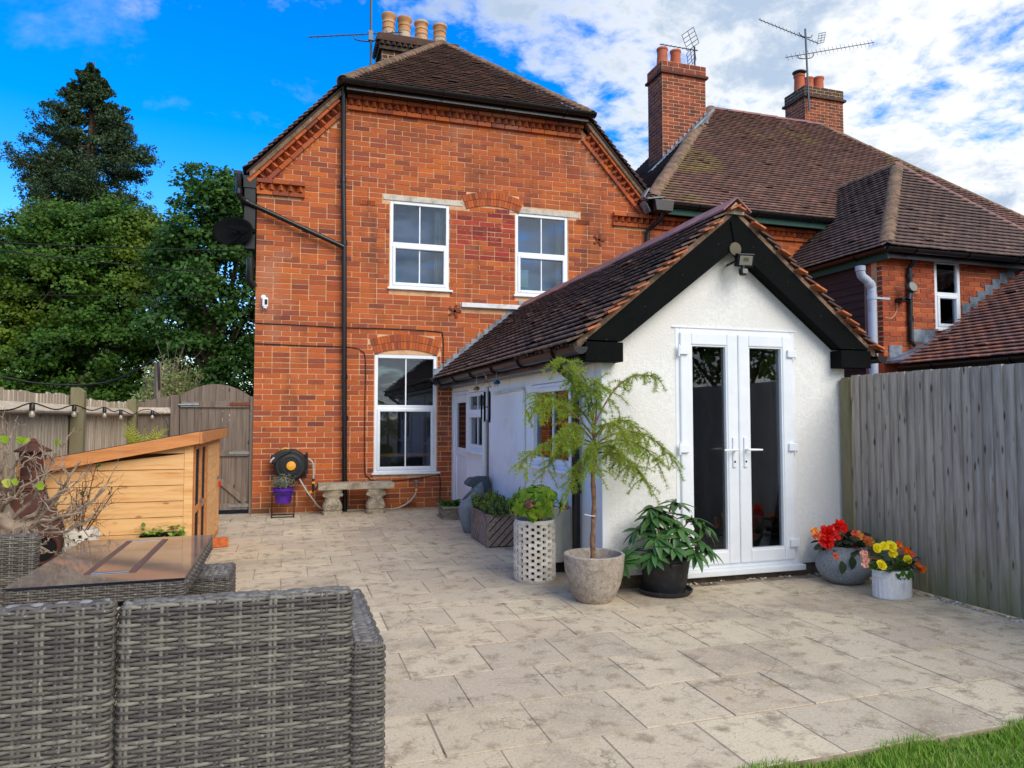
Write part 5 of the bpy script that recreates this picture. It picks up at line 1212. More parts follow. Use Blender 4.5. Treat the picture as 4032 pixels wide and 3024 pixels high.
def fb(x0, x1, y0, y1, z0, z1): 
    m = MB().box(x0, x1, y0, y1, z0, z1); m.v = [tuple(FC + A @ np.array(p)) for p in m.v]; return m
part('lamp_body', fb(-.075, .075, -.03, .025, -.055, .055), 'black_plastic', fl_, bevel=.006); part('reflector', fb(-.056, .056, -.034, -.031, -.040, .036), 'led', fl_, bevel=.002); part('led_chip', fb(-.022, .022, -.037, -.0345, -.004, .022), 'gold', fl_)
part('bracket', MB().tube([(3.52, 5.03, 2.65), (3.49, 5.10, 2.63), (3.56, 5.18, 2.66)], .010, 8), 'black_plastic', fl_); part('back_plate', MB().lathe([(.055, 0), (.055, .012), (0, .014)], (3.545, 5.07, 2.765), 20, axis=[(1, 0, 0), (0, 0, 1), (0, -1, 0)]), 'gold', fl_)
part('sensor', MB().lathe([(.018, .05), (.018, .02), (.032, .015), (.034, -.02), (.025, -.04), (0, -.045)], (3.585, 5.02, 2.575), 16), 'black_plastic', fl_, smooth=True); part('sensor_lens', MB().box(3.561, 3.609, 4.984, 4.99, 2.545, 2.585), 'led', fl_, bevel=.003)
part('side_arm', MB().tube([(3.68, 5.02, 2.64), (3.71, 5.08, 2.66), (3.68, 5.19, 2.70)], .008, 8), 'upvc', fl_)
nf = thing('neighbour_floodlight', 'round-headed security lamp on the brick wing next door', 'floodlight', (8.8, 8.3, 3.2))
part('lamp_head', MB().lathe([(.0, .03), (.08, .025), (.10, 0), (.09, -.02), (0, -.022)], (8.84, 8.26, 3.31), 20, axis=[(1, 0, 0), (0, .2, .98), (0, -.98, .2)]), 'black_plastic', nf, smooth=True); part('lamp_glass', MB().lathe([(.075, 0), (.07, .006), (0, .007)], (8.84, 8.235, 3.305), 20, axis=[(1, 0, 0), (0, .2, .98), (0, -.98, .2)]), 'led', nf)
part('sensor', MB().tube([(8.82, 8.28, 3.24), (8.80, 8.28, 3.12)], [.03, .035], 10), 'black_plastic', nf); part('bracket', MB().box(8.70, 8.82, 8.30, 8.45, 3.09, 3.15), 'black_plastic', nf, bevel=.006); part('cable', MB().tube(catm([(8.73, 8.43, 3.1), (8.72, 8.44, 2.95), (8.62, 8.44, 2.85), (8.5, 8.44, 2.86)], 5), .006, 5), 'mortar', nf)
# hose reel
hr = thing('hose_reel', 'black wall-mounted garden hose reel with yellow centre badge', 'hose reel', (0, 10.5, .69))
HA = [(1, 0, 0), (0, 0, 1), (0, -1, 0)]
body = [(.205, -.11), (.225, -.08), (.228, .03), (.21, .06), (.195, .068), (.19, .06), (.16, .06), (.155, .074), (.12, .08), (.115, .07), (.085, .07), (.08, .085), (0, .088)]
part('drum', MB().lathe(body, (.03, 10.53, .69), 40, axis=HA), 'reel', hr, smooth=True)
part('hose_guide', MB().prism([(-.245, .815), (-.10, .905), (.05, .92), (.03, .86), (-.10, .80), (-.19, .70), (-.215, .72)], 1, 10.455, 10.60), 'reel', hr, bevel=.02, seg=3)
bdg = part('badge', MB().lathe([(.062, 0), (.062, .008), (.05, .012), (0, .013)], (.04, 10.445, .685), 30, axis=HA), 'orange_plastic', hr, smooth=True)
lt_ = MB()      # the worn pale mark across the badge, too blurred to read in the photograph
for i, (x, w_, h_) in enumerate(((.012, .004, .014), (.018, .003, .011), (.024, .004, .012), (.031, .003, .014), (.037, .003, .012), (.044, .004, .014), (.051, .003, .013), (.058, .003, .009), (.064, .005, .005))):
    lt_.box(x, x + w_, 10.4295, 10.4325, .678 + i * .0012, .678 + i * .0012 + h_)
part('lettering', lt_, 'lettering', bdg, stuff=True)
part('carry_handle', MB().tube([(-.04 + .045 * math.cos(a), 10.52, .905 + .022 * math.sin(a)) for a in np.linspace(0, 2 * math.pi, 14)], .011, 8), 'orange_plastic', hr, smooth=True)
part('wall_bracket', MB().box(.215, .27, 10.56, 10.70, .56, .83).box(.235, .265, 10.52, 10.56, .80, .87).box(.225, .25, 10.53, 10.56, .50, .57), 'reel', hr, bevel=.01)
part('hose_end', MB().tube([(-.19, 10.46, .80), (-.225, 10.42, .765), (-.235, 10.42, .74)], .013, 8), 'hose', hr)
part('lead_hose', MB().tube(catm([(.26, 10.58, .78), (.33, 10.56, .72), (.345, 10.56, .60), (.345, 10.56, .47)], 6), .013, 8), 'hose', hr, smooth=True)
part('tap_connector', MB().tube([(.345, 10.56, .49), (.345, 10.56, .45)], .02, 10).tube([(.345, 10.56, .42), (.345, 10.56, .34)], .02, 10), 'reel', hr); part('connector_ring', MB().tube([(.345, 10.56, .45), (.345, 10.56, .42)], .022, 10), 'orange_plastic', hr)
part('spray_gun', MB().tube([(.345, 10.56, .35), (.33, 10.55, .31), (.26, 10.54, .27)], [.018, .02, .022], 8).tube([(.36, 10.55, .32), (.40, 10.54, .37), (.405, 10.54, .42)], .009, 6), 'reel', hr, smooth=True); part('spray_nozzle', MB().tube([(.30, 10.545, .29), (.33, 10.54, .31)], .024, 8), 'orange_plastic', hr)
gh = tag(part('garden_hose', MB().tube(catm([(.15, 10.52, .50), (.25, 10.5, .33), (.33, 10.48, .22), (.42, 10.5, .10), (.52, 10.56, .035), (.62, 10.6, .014), (1.0, 10.64, .014), (1.35, 10.60, .014), (1.50, 10.58, .018), (1.62, 10.60, .05), (1.74, 10.62, .12), (1.82, 10.64, .22), (1.835, 10.645, .30)], 8), .0125, 8), 'hose', None, smooth=True), 'grey hose running behind the stone bench to the wall tap', 'hose')
tp = thing('wall_tap', 'small outdoor tap with hose connector low on the brick wall', 'tap', (1.835, 10.66, .3))
part('tap_body', MB().tube([(1.835, 10.70, .36), (1.835, 10.65, .36), (1.835, 10.645, .30)], .014, 10), 'galv', tp); part('tap_handle', MB().tube([(1.835, 10.65, .365), (1.835, 10.65, .42)], .008, 8).box(1.81, 1.86, 10.645, 10.655, .405, .42), 'galv', tp); part('connector_ring', MB().tube([(1.835, 10.645, .30), (1.835, 10.645, .26)], .021, 10), 'orange_plastic', tp)
# stand + purple pot
stn = thing('plant_stand', 'square black wire plant stand against the brick wall', 'plant stand', (-.06, 10.33, 0)); sm_ = MB(); a, b, c, d = -.205, .085, 10.19, 10.47; e = .008
for z in (.012, .315):
    for p, q_ in (((a, c), (b, c)), ((b, c), (b, d)), ((b, d), (a, d)), ((a, d), (a, c))): sm_.beam((*p, z), (*q_, z), .012, .012)
part('frame', sm_, 'black_plastic', stn)
for x, y in ((a, c), (b, c), (b, d), (a, d)): part('leg', MB().box(x - .006, x + .006, y - .006, y + .006, 0, .32), 'black_plastic', stn)
pp = thing('purple_pot', 'glossy purple plastic pot held in the wire stand', 'plant pot', (-.06, 10.33, .18))
part('pot', MB().lathe([(.09, 0), (.10, .005), (.125, .16), (.128, .165), (.142, .17), (.145, .205), (.135, .206), (.125, .16)], (-.06, 10.33, .185), 32), 'purple', pp, smooth=True); part('soil', MB().lathe([(.126, 0), (0, .01)], (-.06, 10.33, .365), 20), 'soil', pp)
def tuft(parent, c, n, rad, h, mat, size, aspect=.5, name='foliage', stems=None):
    """upright shrublet made of stems with small leaves along them"""
    P_, Nn = [], []; sm = MB()
    for i in range(n):
        a = rng.uniform(0, 6.28); r = rad * math.sqrt(rng.random()); hh = h * rng.uniform(.6, 1.05) * (1 - .35 * (r / rad) ** 2)
        tip = np.array(c) + (math.cos(a) * r * 1.15, math.sin(a) * r * 1.15, hh); b0 = np.array(c) + (math.cos(a) * r * .4, math.sin(a) * r * .4, 0)
        if i % 3 == 0: sm.tube([b0, (b0 + tip) / 2 + (0, 0, .02), tip], .002, 3, caps=False)
        for t in np.linspace(.25, 1, 12): p = b0 + (tip - b0) * t + rng.normal(0, .01, 3); P_.append(p); Nn.append(unit(np.array([math.cos(a), math.sin(a), .7])))
    V, F = cloud(np.array(P_), np.array(Nn), size, aspect, .7); f = part(name, np_mesh(name, V, F, mat), None, parent, stuff=True)
    if sm.v: part('stems', sm, stems or 'twig', parent, stuff=True)
    return f
lv = thing('lavender_plant', 'grey-green lavender bush growing in the purple pot', 'plant', (-.06, 10.33, .37)); tuft(lv, (-.06, 10.33, .37), 90, .15, .22, 'leaf_lavender', .035, .35)
# stone bench -------------------------------------------------------------------
sb = thing('stone_bench', 'carved pale stone bench with curved seat against the brick wall', 'bench', (.92, 10.4, 0))
def bench_top():
    out = []; inn = []; n = 24; x0, x1 = .40, 1.445
    for i in range(n + 1):
        t = i / n; x = x0 + (x1 - x0) * t; f = 10.19 + (.05 if .22 < t < .78 else 0) + (.05 * math.sin((t - .14) / .10 * math.pi / 2) if .14 < t < .22 else 0) * 1 + (.05 * (1 - (t - .78) / .08) if .78 <= t < .86 else 0)
        out.append((x, f))
    return out + [(x1, 10.56), (x0, 10.56)]
pl = bench_top(); ctr = np.mean(pl, 0); m = MB(); vs = []; fs = []; lay = [(.355, .95), (.36, .985), (.385, 1.0), (.392, .98), (.40, .985), (.418, 1.0), (.43, .985), (.437, .955)]
for z, s in lay:
    for p in pl: vs.append((ctr[0] + (p[0] - ctr[0]) * (1 - (1 - s) * .4), ctr[1] + (p[1] - ctr[1]) * s, z))
k = len(pl)
for i in range(len(lay) - 1):
    for j in range(k): fs.append((i * k + j, i * k + (j + 1) % k, (i + 1) * k + (j + 1) % k, (i + 1) * k + j))
fs += [tuple(range(k))[::-1], tuple((len(lay) - 1) * k + j for j in range(k))]; m.add(vs, fs); part('seat', m, 'stone_bench', sb, smooth=True)
for cx in (.60, 1.20):
    lay = [(0, .135, .115), (.045, .138, .118), (.05, .118, .10), (.09, .134, .115), (.14, .128, .112), (.19, .105, .10), (.225, .098, .092), (.25, .105, .098), (.27, .128, .112), (.295, .132, .116), (.30, .122, .11), (.315, .135, .12), (.352, .137, .122), (.356, .137, .122)]
    m = MB(); vs = []; fs = []
    for z, a, b in lay:
        for sx, sy in ((-1, -.6), (-.8, -1), (.8, -1), (1, -.6), (1, .6), (.8, 1), (-.8, 1), (-1, .6)): vs.append((cx + sx * a, 10.375 + sy * b, z))
    for i in range(len(lay) - 1):
        for j in range(8): fs.append((i * 8 + j, i * 8 + (j + 1) % 8, (i + 1) * 8 + (j + 1) % 8, (i + 1) * 8 + j))
    fs += [tuple(range(8))[::-1], tuple((len(lay) - 1) * 8 + j for j in range(8))]; m.add(vs, fs); lg = part('leg', m, 'stone_bench', sb, smooth=True)
    for s in (-1, 1):
        def sp(c0, c1, r0, turns, dr, yb): return [(cx + s * (c0 + (r0 + dr * t) * math.cos(t * turns * 6.28)), yb, c1 + (r0 + dr * t) * math.sin(t * turns * 6.28)) for t in np.linspace(0, 1, 22)]
        part('scroll', MB().tube(sp(.055, .105, .008, 1.6, .042, 10.262), .010, 6), 'stone_bench', lg, smooth=True)
        part('scroll', MB().tube([(cx + s * .10, 10.264, .125), (cx + s * .085, 10.272, .17), (cx + s * .05, 10.278, .21), (cx + s * .085, 10.272, .255), (cx + s * .118, 10.264, .275)], .011, 6), 'stone_bench', lg, smooth=True)
        part('scroll', MB().tube(sp(.112, .278, .004, 1.3, .02, 10.258), .008, 6), 'stone_bench', lg, smooth=True)
    part('leaf_carving', MB().tube([(cx, 10.268, .06), (cx, 10.262, .12), (cx, 10.272, .19), (cx, 10.276, .22)], [.006, .018, .010, .004], 6), 'stone_bench', lg, smooth=True)
# ------------------------------------------------------------------ planters on the patio
def leaves(parent, mats, me, name='leaf', limit=290): pieces(parent, name, me, mats, limit, smooth=True, rest='leaves')
# stone trough
tr_ = thing('stone_trough', 'small carved stone trough beside the white back door', 'planter', (2.13, 9.53, 0))
x0, x1, y0, y1 = 1.97, 2.29, 9.30, 9.76; h = .175
t = MB(); t.box(x0 + .0, x1, y0, y1, 0, .03); t.box(x0 + .02, x1 - .02, y0 + .02, y0 + .05, .03, h - .03); t.box(x0 + .02, x1 - .02, y1 - .05, y1 - .02, .03, h - .03); t.box(x0 + .02, x0 + .05, y0 + .05, y1 - .05, .03, h - .03); t.box(x1 - .05, x1 - .02, y0 + .05, y1 - .05, .03, h - .03)
tb_ = part('box', t, 'trough_stone', tr_, bevel=.006)
rmb = MB(); rmb.box(x0 - .01, x1 + .01, y0 - .01, y0 + .04, h - .03, h); rmb.box(x0 - .01, x1 + .01, y1 - .04, y1 + .01, h - .03, h); rmb.box(x0 - .01, x0 + .04, y0 + .04, y1 - .04, h - .03, h); rmb.box(x1 - .04, x1 + .01, y0 + .04, y1 - .04, h - .03, h)
part('rim', rmb, 'trough_stone', tr_, bevel=.008)
for (cx, cy, axx) in ((2.06, y0 + .018, 0), (2.20, y0 + .018, 0), (x0 + .018, 9.40, 1), (x0 + .018, 9.53, 1), (x0 + .018, 9.66, 1)):
    part('carving', MB().tube([((cx + .045 * math.cos(a)) if axx == 0 else cx, cy if axx == 0 else cy + .045 * math.cos(a), .088 + .045 * math.sin(a)) for a in np.linspace(0, 6.283, 20)], .008, 6).tube([((cx + .02 * math.cos(a)) if axx == 0 else cx, cy if axx == 0 else cy + .02 * math.cos(a), .088 + .02 * math.sin(a)) for a in np.linspace(0, 6.283, 12)], .008, 6), 'trough_stone', tb_, smooth=True)
part('soil', MB().box(x0 + .045, x1 - .045, y0 + .045, y1 - .045, .08, h - .03), 'soil', tr_)
tpz = thing('trough_plant', 'low dark green leafy plant growing in the stone trough', 'plant', (2.13, 9.53, h)); ml = leaf_mesh('leaf_dahlia', width=.42); ms = []
for i in range(110):
    b = np.array([random.uniform(x0 + .03, x1 - .03), random.uniform(y0 + .03, y1 - .03), h - .02 + random.uniform(0, .06)]); a = random.uniform(0, 6.28); ms.append(leaf_mat(b, (math.cos(a), math.sin(a), random.uniform(.1, .9)), random.uniform(.05, .085), roll=random.gauss(0, .4)))
leaves(tpz, ms, ml)
# water feature: two tilted jugs
fo = thing('water_feature', 'blue-grey two-jug water feature beside the slatted planter', 'water feature', (2.12, 8.3, 0))
fc = np.array([2.08, 8.24, 0]); m = MB(); prof = [(.085, 0), (.095, .01), (.13, .12), (.155, .24), (.16, .34), (.152, .42), (.135, .50), (.125, .53)]
vs = []; fs = []; n = 32
for r, z in prof + [(.108, .53), (.115, .44), (.12, .34)]:
    for j in range(n):
        a = 2 * math.pi * j / n; top = max(0, (z - .22) / .31) if z > .22 else 0
        vs.append(fc + (r * math.cos(a), r * math.sin(a), z + top * r * (.95 * math.cos(a) - .10 * math.sin(a)) * .95 - top * .05))
k = len(prof) + 3
for i in range(k - 1):
    for j in range(n): fs.append((i * n + j, i * n + (j + 1) % n, (i + 1) * n + (j + 1) % n, (i + 1) * n + j))
fs.append(tuple(range(n))[::-1]); fs.append(tuple((k - 1) * n + j for j in range(n))); m.add(vs, fs); part('lower_jug', m, 'fountain', fo, smooth=True)
m = MB().lathe([(.13, 0), (.14, .2), (.135, .40), (.12, .52), (.10, .60), (.098, .635), (.085, .637), (.08, .62)], (2.26, 8.46, 0), 28); part('upper_jug', m, 'fountain_dark', fo, smooth=True)
m = MB().prism([(2.05, .545), (2.09, .525), (2.25, .50), (2.30, .60), (2.24, .632), (2.11, .632), (2.05, .575)], 1, 8.36, 8.52); part('spout', m, 'fountain_dark', fo, bevel=.018, seg=3, smooth=True)
part('side_jug', MB().lathe([(.10, 0), (.12, .15), (.11, .36), (.08, .45), (.085, .46), (.07, .455)], (2.27, 8.05, 0), 20), 'fountain_dark', fo, smooth=True)
# slatted planter
cpn = thing('slatted_planter', 'square weathered wooden planter with chevron slats beside the water feature', 'planter', (2.17, 7.53, 0))
X0, X1, Y0, Y1, H = 1.985, 2.355, 7.20, 7.87, .345
part('liner', MB().box(X0 + .022, X1 - .022, Y0 + .022, Y1 - .022, .01, H - .03), 'dark_liner', cpn)
def clip_poly(poly, x0, x1, z0, z1):
    def cut(p, f):
        out = []
        for i in range(len(p)):
            a, b = p[i - 1], p[i]; fa, fb_ = f(a), f(b)
            if (fa >= 0) != (fb_ >= 0): t = fa / (fa - fb_); out.append((a[0] + (b[0] - a[0]) * t, a[1] + (b[1] - a[1]) * t))
            if fb_ >= 0: out.append(b)
        return out
    for f in (lambda p: p[0] - x0, lambda p: x1 - p[0], lambda p: p[1] - z0, lambda p: z1 - p[1]):
        poly = cut(poly, f)
        if len(poly) < 3: return []
    return poly
def slats(a0, a1, sgn, axis, d0, d1, pitch=.075, w=.058):
    cx = (a0 + a1) / 2
    for i in range(-14, 15):
        o = i * pitch
        pl = [(cx - 1, (-1 * sgn + o) + H / 2), (cx + 1, (1 * sgn + o) + H / 2), (cx + 1, (1 * sgn + o + w) + H / 2), (cx - 1, (-1 * sgn + o + w) + H / 2)]
        pl = clip_poly(pl, a0, a1, .012, H - .022)
        if len(pl) >= 3: part('slat', MB().prism(pl, axis, d0, d1), 'chevron', cpn)
slats(X0 + .02, X1 - .02, 1, 1, Y0, Y0 + .018, .085, .066)
ym = (Y0 + Y1) / 2
slats(Y0 + .02, ym - .001, 1, 0, X0, X0 + .018); slats(ym + .001, Y1 - .02, -1, 0, X0, X0 + .018)
for x, y in ((X0, Y0), (X1 - .02, Y0), (X0, Y1 - .02), (X1 - .02, Y1 - .02)): part('corner_post', MB().box(x - .001, x + .0195, y - .001, y + .0195, 0, H - .021), 'chevron', cpn)
for a in ((X0 - .004, X1 + .004, Y0 - .004, Y0 + .03), (X0 - .004, X1 + .004, Y1 - .03, Y1 + .004), (X0 - .004, X0 + .03, Y0 + .03, Y1 - .03), (X1 - .03, X1 + .004, Y0 + .03, Y1 - .03)): part('top_rail', MB().box(*a, H - .02, H), 'chevron', cpn, bevel=.003)
part('back_slat', MB().box(X1 - .018, X1, Y0 + .02, Y1 - .02, .01, H - .022).box(X0 + .02, X1 - .02, Y1 - .018, Y1, .01, H - .022), 'chevron', cpn)
part('soil', MB().box(X0 + .03, X1 - .03, Y0 + .03, Y1 - .03, H - .06, H - .025), 'soil', cpn)
hb = thing('herb_bush', 'mixed green herbs spilling from the slatted planter', 'plant', (2.17, 7.53, H))
for i in range(5):
    y = 7.27 + i * .13; tuft(hb, (2.17 + random.uniform(-.05, .05), y, H - .03), 70, .17, .17 + .05 * random.random(), 'leaf_herb' if i % 2 == 0 else 'leaf_herb_bright', .035, .7)
tuft(hb, (2.10, 7.45, H - .03), 40, .08, .28, 'leaf_herb_bright', .03, .6); tuft(hb, (2.03, 7.80, H - .03), 30, .06, .22, 'leaf_herb_bright', .03, .6)
# lattice planters: rows of little white blocks with gaps
def lattice_pot(name, label, c, r, h, rows, nb_):
    th = thing(name, label, 'planter', c); c = np.array(c, float)
    part('liner', MB().lathe([(r * .88, .01), (r * .88, h - .03), (r * .80, h - .03), (r * .80, h - .08), (0, h - .09)], c, 32), 'dark_liner', th, smooth=True)
    ub_ = ubox('lattice', 'block'); ms = []; hh = (h - .05) / rows
    for j in range(rows):
        for i in range(nb_):
            a = 2 * math.pi * (i + (.5 if j % 2 else 0)) / nb_; w = 2 * math.pi * r / nb_ * .70
            z = .02 + (j + .5) * hh
            ms.append(mat4(c + (r * .965 * math.cos(a), r * .965 * math.sin(a), z), (-math.sin(a) * w, math.cos(a) * w, 0), (math.cos(a) * r * .14, math.sin(a) * r * .14, 0), (0, 0, hh * 1.02)))
    pieces(th, 'block', ub_, ms, 290, rest='blocks')
    part('base_ring', MB().lathe([(r * .98, 0), (r, .004), (r, .02), (r * .9, .022)], c, 32), 'lattice', th, smooth=True)
    part('rim', MB().lathe([(r * .99, h - .032), (r * 1.0, h - .028), (r * 1.0, h - .004), (r * .985, h), (r * .90, h), (r * .89, h - .03)], c, 40), 'lattice', th, smooth=True)
    return th
lp = lattice_pot('lattice_planter', 'tall round white lattice planter holding the hydrangea', (1.985, 5.70, 0), .168, .505, 18, 11)
part('soil', MB().lathe([(.145, 0), (0, .015)], (1.985, 5.70, .44), 24), 'soil', lp)
lattice_pot('small_lattice_planter', 'small white lattice planter in front of the wooden hutch', (-1.475, 6.10, 0), .118, .52, 18, 9)
# hydrangea
hy = thing('hydrangea', 'bushy yellow-green hydrangea with one faded pink flower head', 'plant', (1.985, 5.70, .45)); ml = leaf_mesh('leaf_hydrangea', width=.29, curl=.35, n=5, tip=.3); ms = []; st = MB()
hc = np.array([2.0, 5.66, .64])
for i in range(40):
    a = random.uniform(0, 6.28); el = random.uniform(-.5, 1.35); d = np.array([math.cos(a) * math.cos(el), math.sin(a) * math.cos(el), math.sin(el)]); tip = hc + d * np.array([.25, .23, .16]) * random.uniform(.78, 1.0)
    st.tube(bez((1.985 + random.uniform(-.05, .05), 5.70 + random.uniform(-.05, .05), .45), (hc + tip) / 2 + (0, 0, .06), tip, 4), .003, 4)
    k = random.randint(6, 8); a0 = random.uniform(0, 6.28)
    for j in range(k):
        aa = a0 + 6.28 * j / k; x = unit(np.cross(d, (.3, .2, 1))); y = np.cross(d, x); ld = unit(x * math.cos(aa) + y * math.sin(aa) + d * .35 + np.array([0, 0, -.30])); ms.append(leaf_mat(tip - d * random.uniform(0, .04), ld, random.uniform(.065, .105), up=d, roll=random.gauss(0, .2)))
leaves(hy, ms, ml); part('stems', st, 'bark', hy, stuff=True)
def flower_head(parent, c, r, mat, name='flower_head', n=90, sz=.02):
    d = rng.normal(0, 1, (n, 3)); d /= np.linalg.norm(d, axis=1)[:, None]; V, F = cloud(np.array(c) + d * r * rng.uniform(.7, 1, (n, 1)), d, sz, 1.4, .3); part(name, np_mesh(name, V, F, mat), None, parent)
flower_head(hy, (1.86, 5.47, .66), .042, 'petal_dry'); flower_head(hy, (2.20, 5.52, .62), .026, 'petal_dry', n=40)
# concrete pot with larch -----------------------------------------------------------
gp = thing('concrete_pot', 'rounded grey concrete pot holding the small larch', 'plant pot', (2.185, 4.93, 0))
part('pot', MB().lathe([(.12, 0), (.135, .004), (.165, .05), (.198, .13), (.217, .22), (.226, .32), (.228, .338), (.222, .345), (.205, .345), (.20, .335), (.195, .29), (.185, .25)], (2.185, 4.93, 0), 56), 'grey_pot', gp, smooth=True)
part('soil', MB().lathe([(.193, 0), (.1, .012), (0, .018)], (2.185, 4.93, .272), 28), 'soil', gp)
la = thing('larch_tree', 'small weeping larch with bright green needles in the grey pot', 'tree', (2.185, 4.93, .28))
tk = catm([(2.185, 4.94, .27), (2.18, 4.94, .45), (2.195, 4.945, .70), (2.185, 4.945, .95), (2.205, 4.945, 1.02), (2.20, 4.94, 1.15), (2.19, 4.93, 1.3)], 4)
part('trunk', MB().tube(tk, [.021 - .0085 * i / (len(tk) - 1) + (.003 * math.sin(i * 2.1)) for i in range(len(tk))], 10), 'bark_larch', la, smooth=True)
BRN = [((2.19, 4.93, 1.3), (2.17, 4.9, 1.72), (1.90, 4.86, 1.79)), ((2.19, 4.93, 1.28), (2.40, 4.90, 1.78), (2.69, 4.88, 1.66)), ((2.2, 4.94, 1.15), (2.55, 4.90, 1.40), (2.84, 4.88, 1.02)),
       ((2.2, 4.94, 1.2), (1.85, 4.88, 1.62), (1.62, 4.84, 1.40)), ((2.2, 4.94, 1.12), (1.85, 4.86, 1.32), (1.57, 4.80, 1.02)), ((2.2, 4.94, 1.08), (2.38, 4.80, 1.16), (2.52, 4.72, .86)),
       ((2.2, 4.94, 1.1), (2.1, 4.75, 1.3), (2.05, 4.6, .98)), ((2.2, 4.94, 1.2), (2.25, 4.72, 1.45), (2.3, 4.55, 1.15)), ((2.2, 4.93, 1.25), (2.05, 5.05, 1.6), (1.78, 5.1, 1.52)), ((2.2, 4.94, 1.15), (2.0, 5.0, 1.3), (1.82, 5.05, .92)),
       ((2.2, 4.93, 1.28), (2.2, 4.85, 1.6), (2.12, 4.75, 1.62)), ((2.2, 4.94, 1.2), (2.45, 5.0, 1.45), (2.68, 5.08, 1.22)), ((2.2, 4.94, 1.06), (2.05, 4.85, 1.12), (1.93, 4.78, .84)), ((2.2, 4.94, 1.1), (2.3, 4.82, 1.22), (2.40, 4.75, 1.02)), ((2.2, 4.94, 1.16), (1.95, 4.85, 1.45), (1.86, 4.78, 1.18)), ((2.2, 4.94, 1.14), (2.5, 4.85, 1.28), (2.66, 4.80, 1.0)),
       ((2.19, 4.93, 1.3), (2.12, 4.95, 1.6), (2.03, 4.98, 1.72))]
def larch():
    twig = MB(); Pn, Dn = [], []
    def needles(pts, dens=1.0):
        for i in range(len(pts) - 1):
            a, b = pts[i], pts[i + 1]; L = np.linalg.norm(b - a); k = max(1, int(L / .010 * dens))
            for t in range(k):
                p = a + (b - a) * (t + rng.random()) / k; ax_ = unit(b - a)
                for _ in range(10):
                    d = unit(rng.normal(0, 1, 3)); d = unit(d - ax_ * (d @ ax_) * .6 + ax_ * .45); Pn.append(p); Dn.append(d)
    for (a, b, c) in BRN:
        pts = bez(a, b, c, 12); twig.tube(pts, [.008 - .006 * i / 12 for i in range(13)], 5); needles(pts[4:], .8)
        for i in range(3, 13):
            for _ in range(3):
                d = unit(np.array([rng.normal(0, .8), rng.normal(0, .6), rng.normal(-.55, .4)]) + (pts[min(12, i)] - pts[i - 1]) * 8); L = rng.uniform(.05, .17); q = bez(pts[i], pts[i] + d * L * .5 + (0, 0, .02), pts[i] + d * L + (0, 0, -.025), 4)
                if max(p[1] for p in q) > 5.15: continue
                twig.tube(q, [.003, .0025, .002, .0016, .001], 4); needles(q)
    part('branches', twig, 'bark_larch', la, smooth=True)
    Pn_, Dn_ = np.array(Pn), np.array(Dn); N = len(Pn_); L = rng.uniform(.018, .038, N)[:, None]; sd = np.cross(Dn_, rng.normal(0, 1, (N, 3))); sd /= np.linalg.norm(sd, axis=1)[:, None] + 1e-9
    V = np.stack([Pn_ - sd * .0016, Pn_ + sd * .0016, Pn_ + Dn_ * L], 1); part('needles', np_mesh('needles', V, np.arange(3 * N).reshape(-1, 3), 'needle'), None, la, stuff=True)
larch()
tag(part('plant_tie', MB().tube(catm([(2.17, 4.95, .60), (2.10, 5.05, .615), (2.02, 5.15, .66)], 4), .003, 5), 'upvc', la, smooth=True), 'white tie', 'tie') if False else part('tie', MB().tube(catm([(2.19, 4.91, .62), (2.15, 4.92, .625), (2.11, 4.93, .635)], 4), .003, 5), 'upvc', la, smooth=True)
# black pot with rhododendron ---------------------------------------------------------
bp_ = thing('black_pot', 'large black plastic pot standing in a saucer by the french doors', 'plant pot', (2.80, 4.975, 0)); c = (2.80, 4.97, 0)
part('pot', MB().lathe([(.148, .012), (.152, .02), (.192, .25), (.196, .255), (.198, .275), (.190, .277), (.186, .26), (.18, .22)], c, 44), 'black_pot', bp_, smooth=True)
part('saucer', MB().lathe([(.16, 0), (.19, .004), (.208, .025), (.212, .038), (.203, .04), (.185, .014), (0, .012)], c, 44), 'black_pot', bp_, smooth=True); part('soil', MB().lathe([(.184, 0), (0, .02)], (2.80, 4.97, .235), 24), 'soil', bp_)
part('grip', MB().box(2.74, 2.84, 4.765, 4.785, .235, .262), 'black_pot', bp_, bevel=.006)
rh = thing('rhododendron', 'dark green rhododendron with long drooping leaves by the french doors', 'plant', (2.80, 4.97, .25)); ml = leaf_mesh('leaf_rhodo', width=.165, curl=.28, fold=.35, n=6, tip=.05); ms = []; st = MB()
WH = [(2.88, 4.93, .70), (2.66, 4.90, .60), (2.56, 4.95, .50), (2.64, 4.80, .46), (2.82, 4.78, .52), (2.78, 4.90, .58), (3.08, 4.86, .52), (2.97, 4.85, .58), (2.98, 4.76, .42), (2.74, 4.72, .40), (2.45, 4.92, .34), (2.60, 4.78, .34), (2.90, 4.70, .36), (3.05, 4.78, .36), (2.84, 5.05, .60), (2.70, 5.05, .52), (2.93, 5.0, .48), (2.38, 4.90, .29), (2.70, 4.95, .66)]
for w in WH:
    w = np.array(w); base = np.array([2.80, 4.95, .27]); st.tube(bez(base, (base + w) / 2 + (0, 0, .06), w, 5), .005, 5); ax_ = unit(w - base + (0, 0, .3)); x = unit(np.cross(ax_, (0, 1, .1))); y = np.cross(ax_, x); k = random.randint(11, 14); a0 = random.random() * 6
    for j in range(k):
        a = a0 + j * 2.4; dr_ = unit(x * math.cos(a) + y * math.sin(a) + ax_ * random.uniform(-.1, .55) + np.array([0, 0, -.28]))
        sz = random.uniform(.12, .175); 
        if (w + dr_ * sz)[1] > 5.16: dr_[1] = -abs(dr_[1]); dr_ = unit(dr_)
        ms.append(leaf_mat(w - ax_ * random.uniform(0, .02), dr_, sz, up=ax_, roll=random.gauss(0, .15)))
leaves(rh, ms, ml); part('stems', st, 'bark', rh, stuff=True)
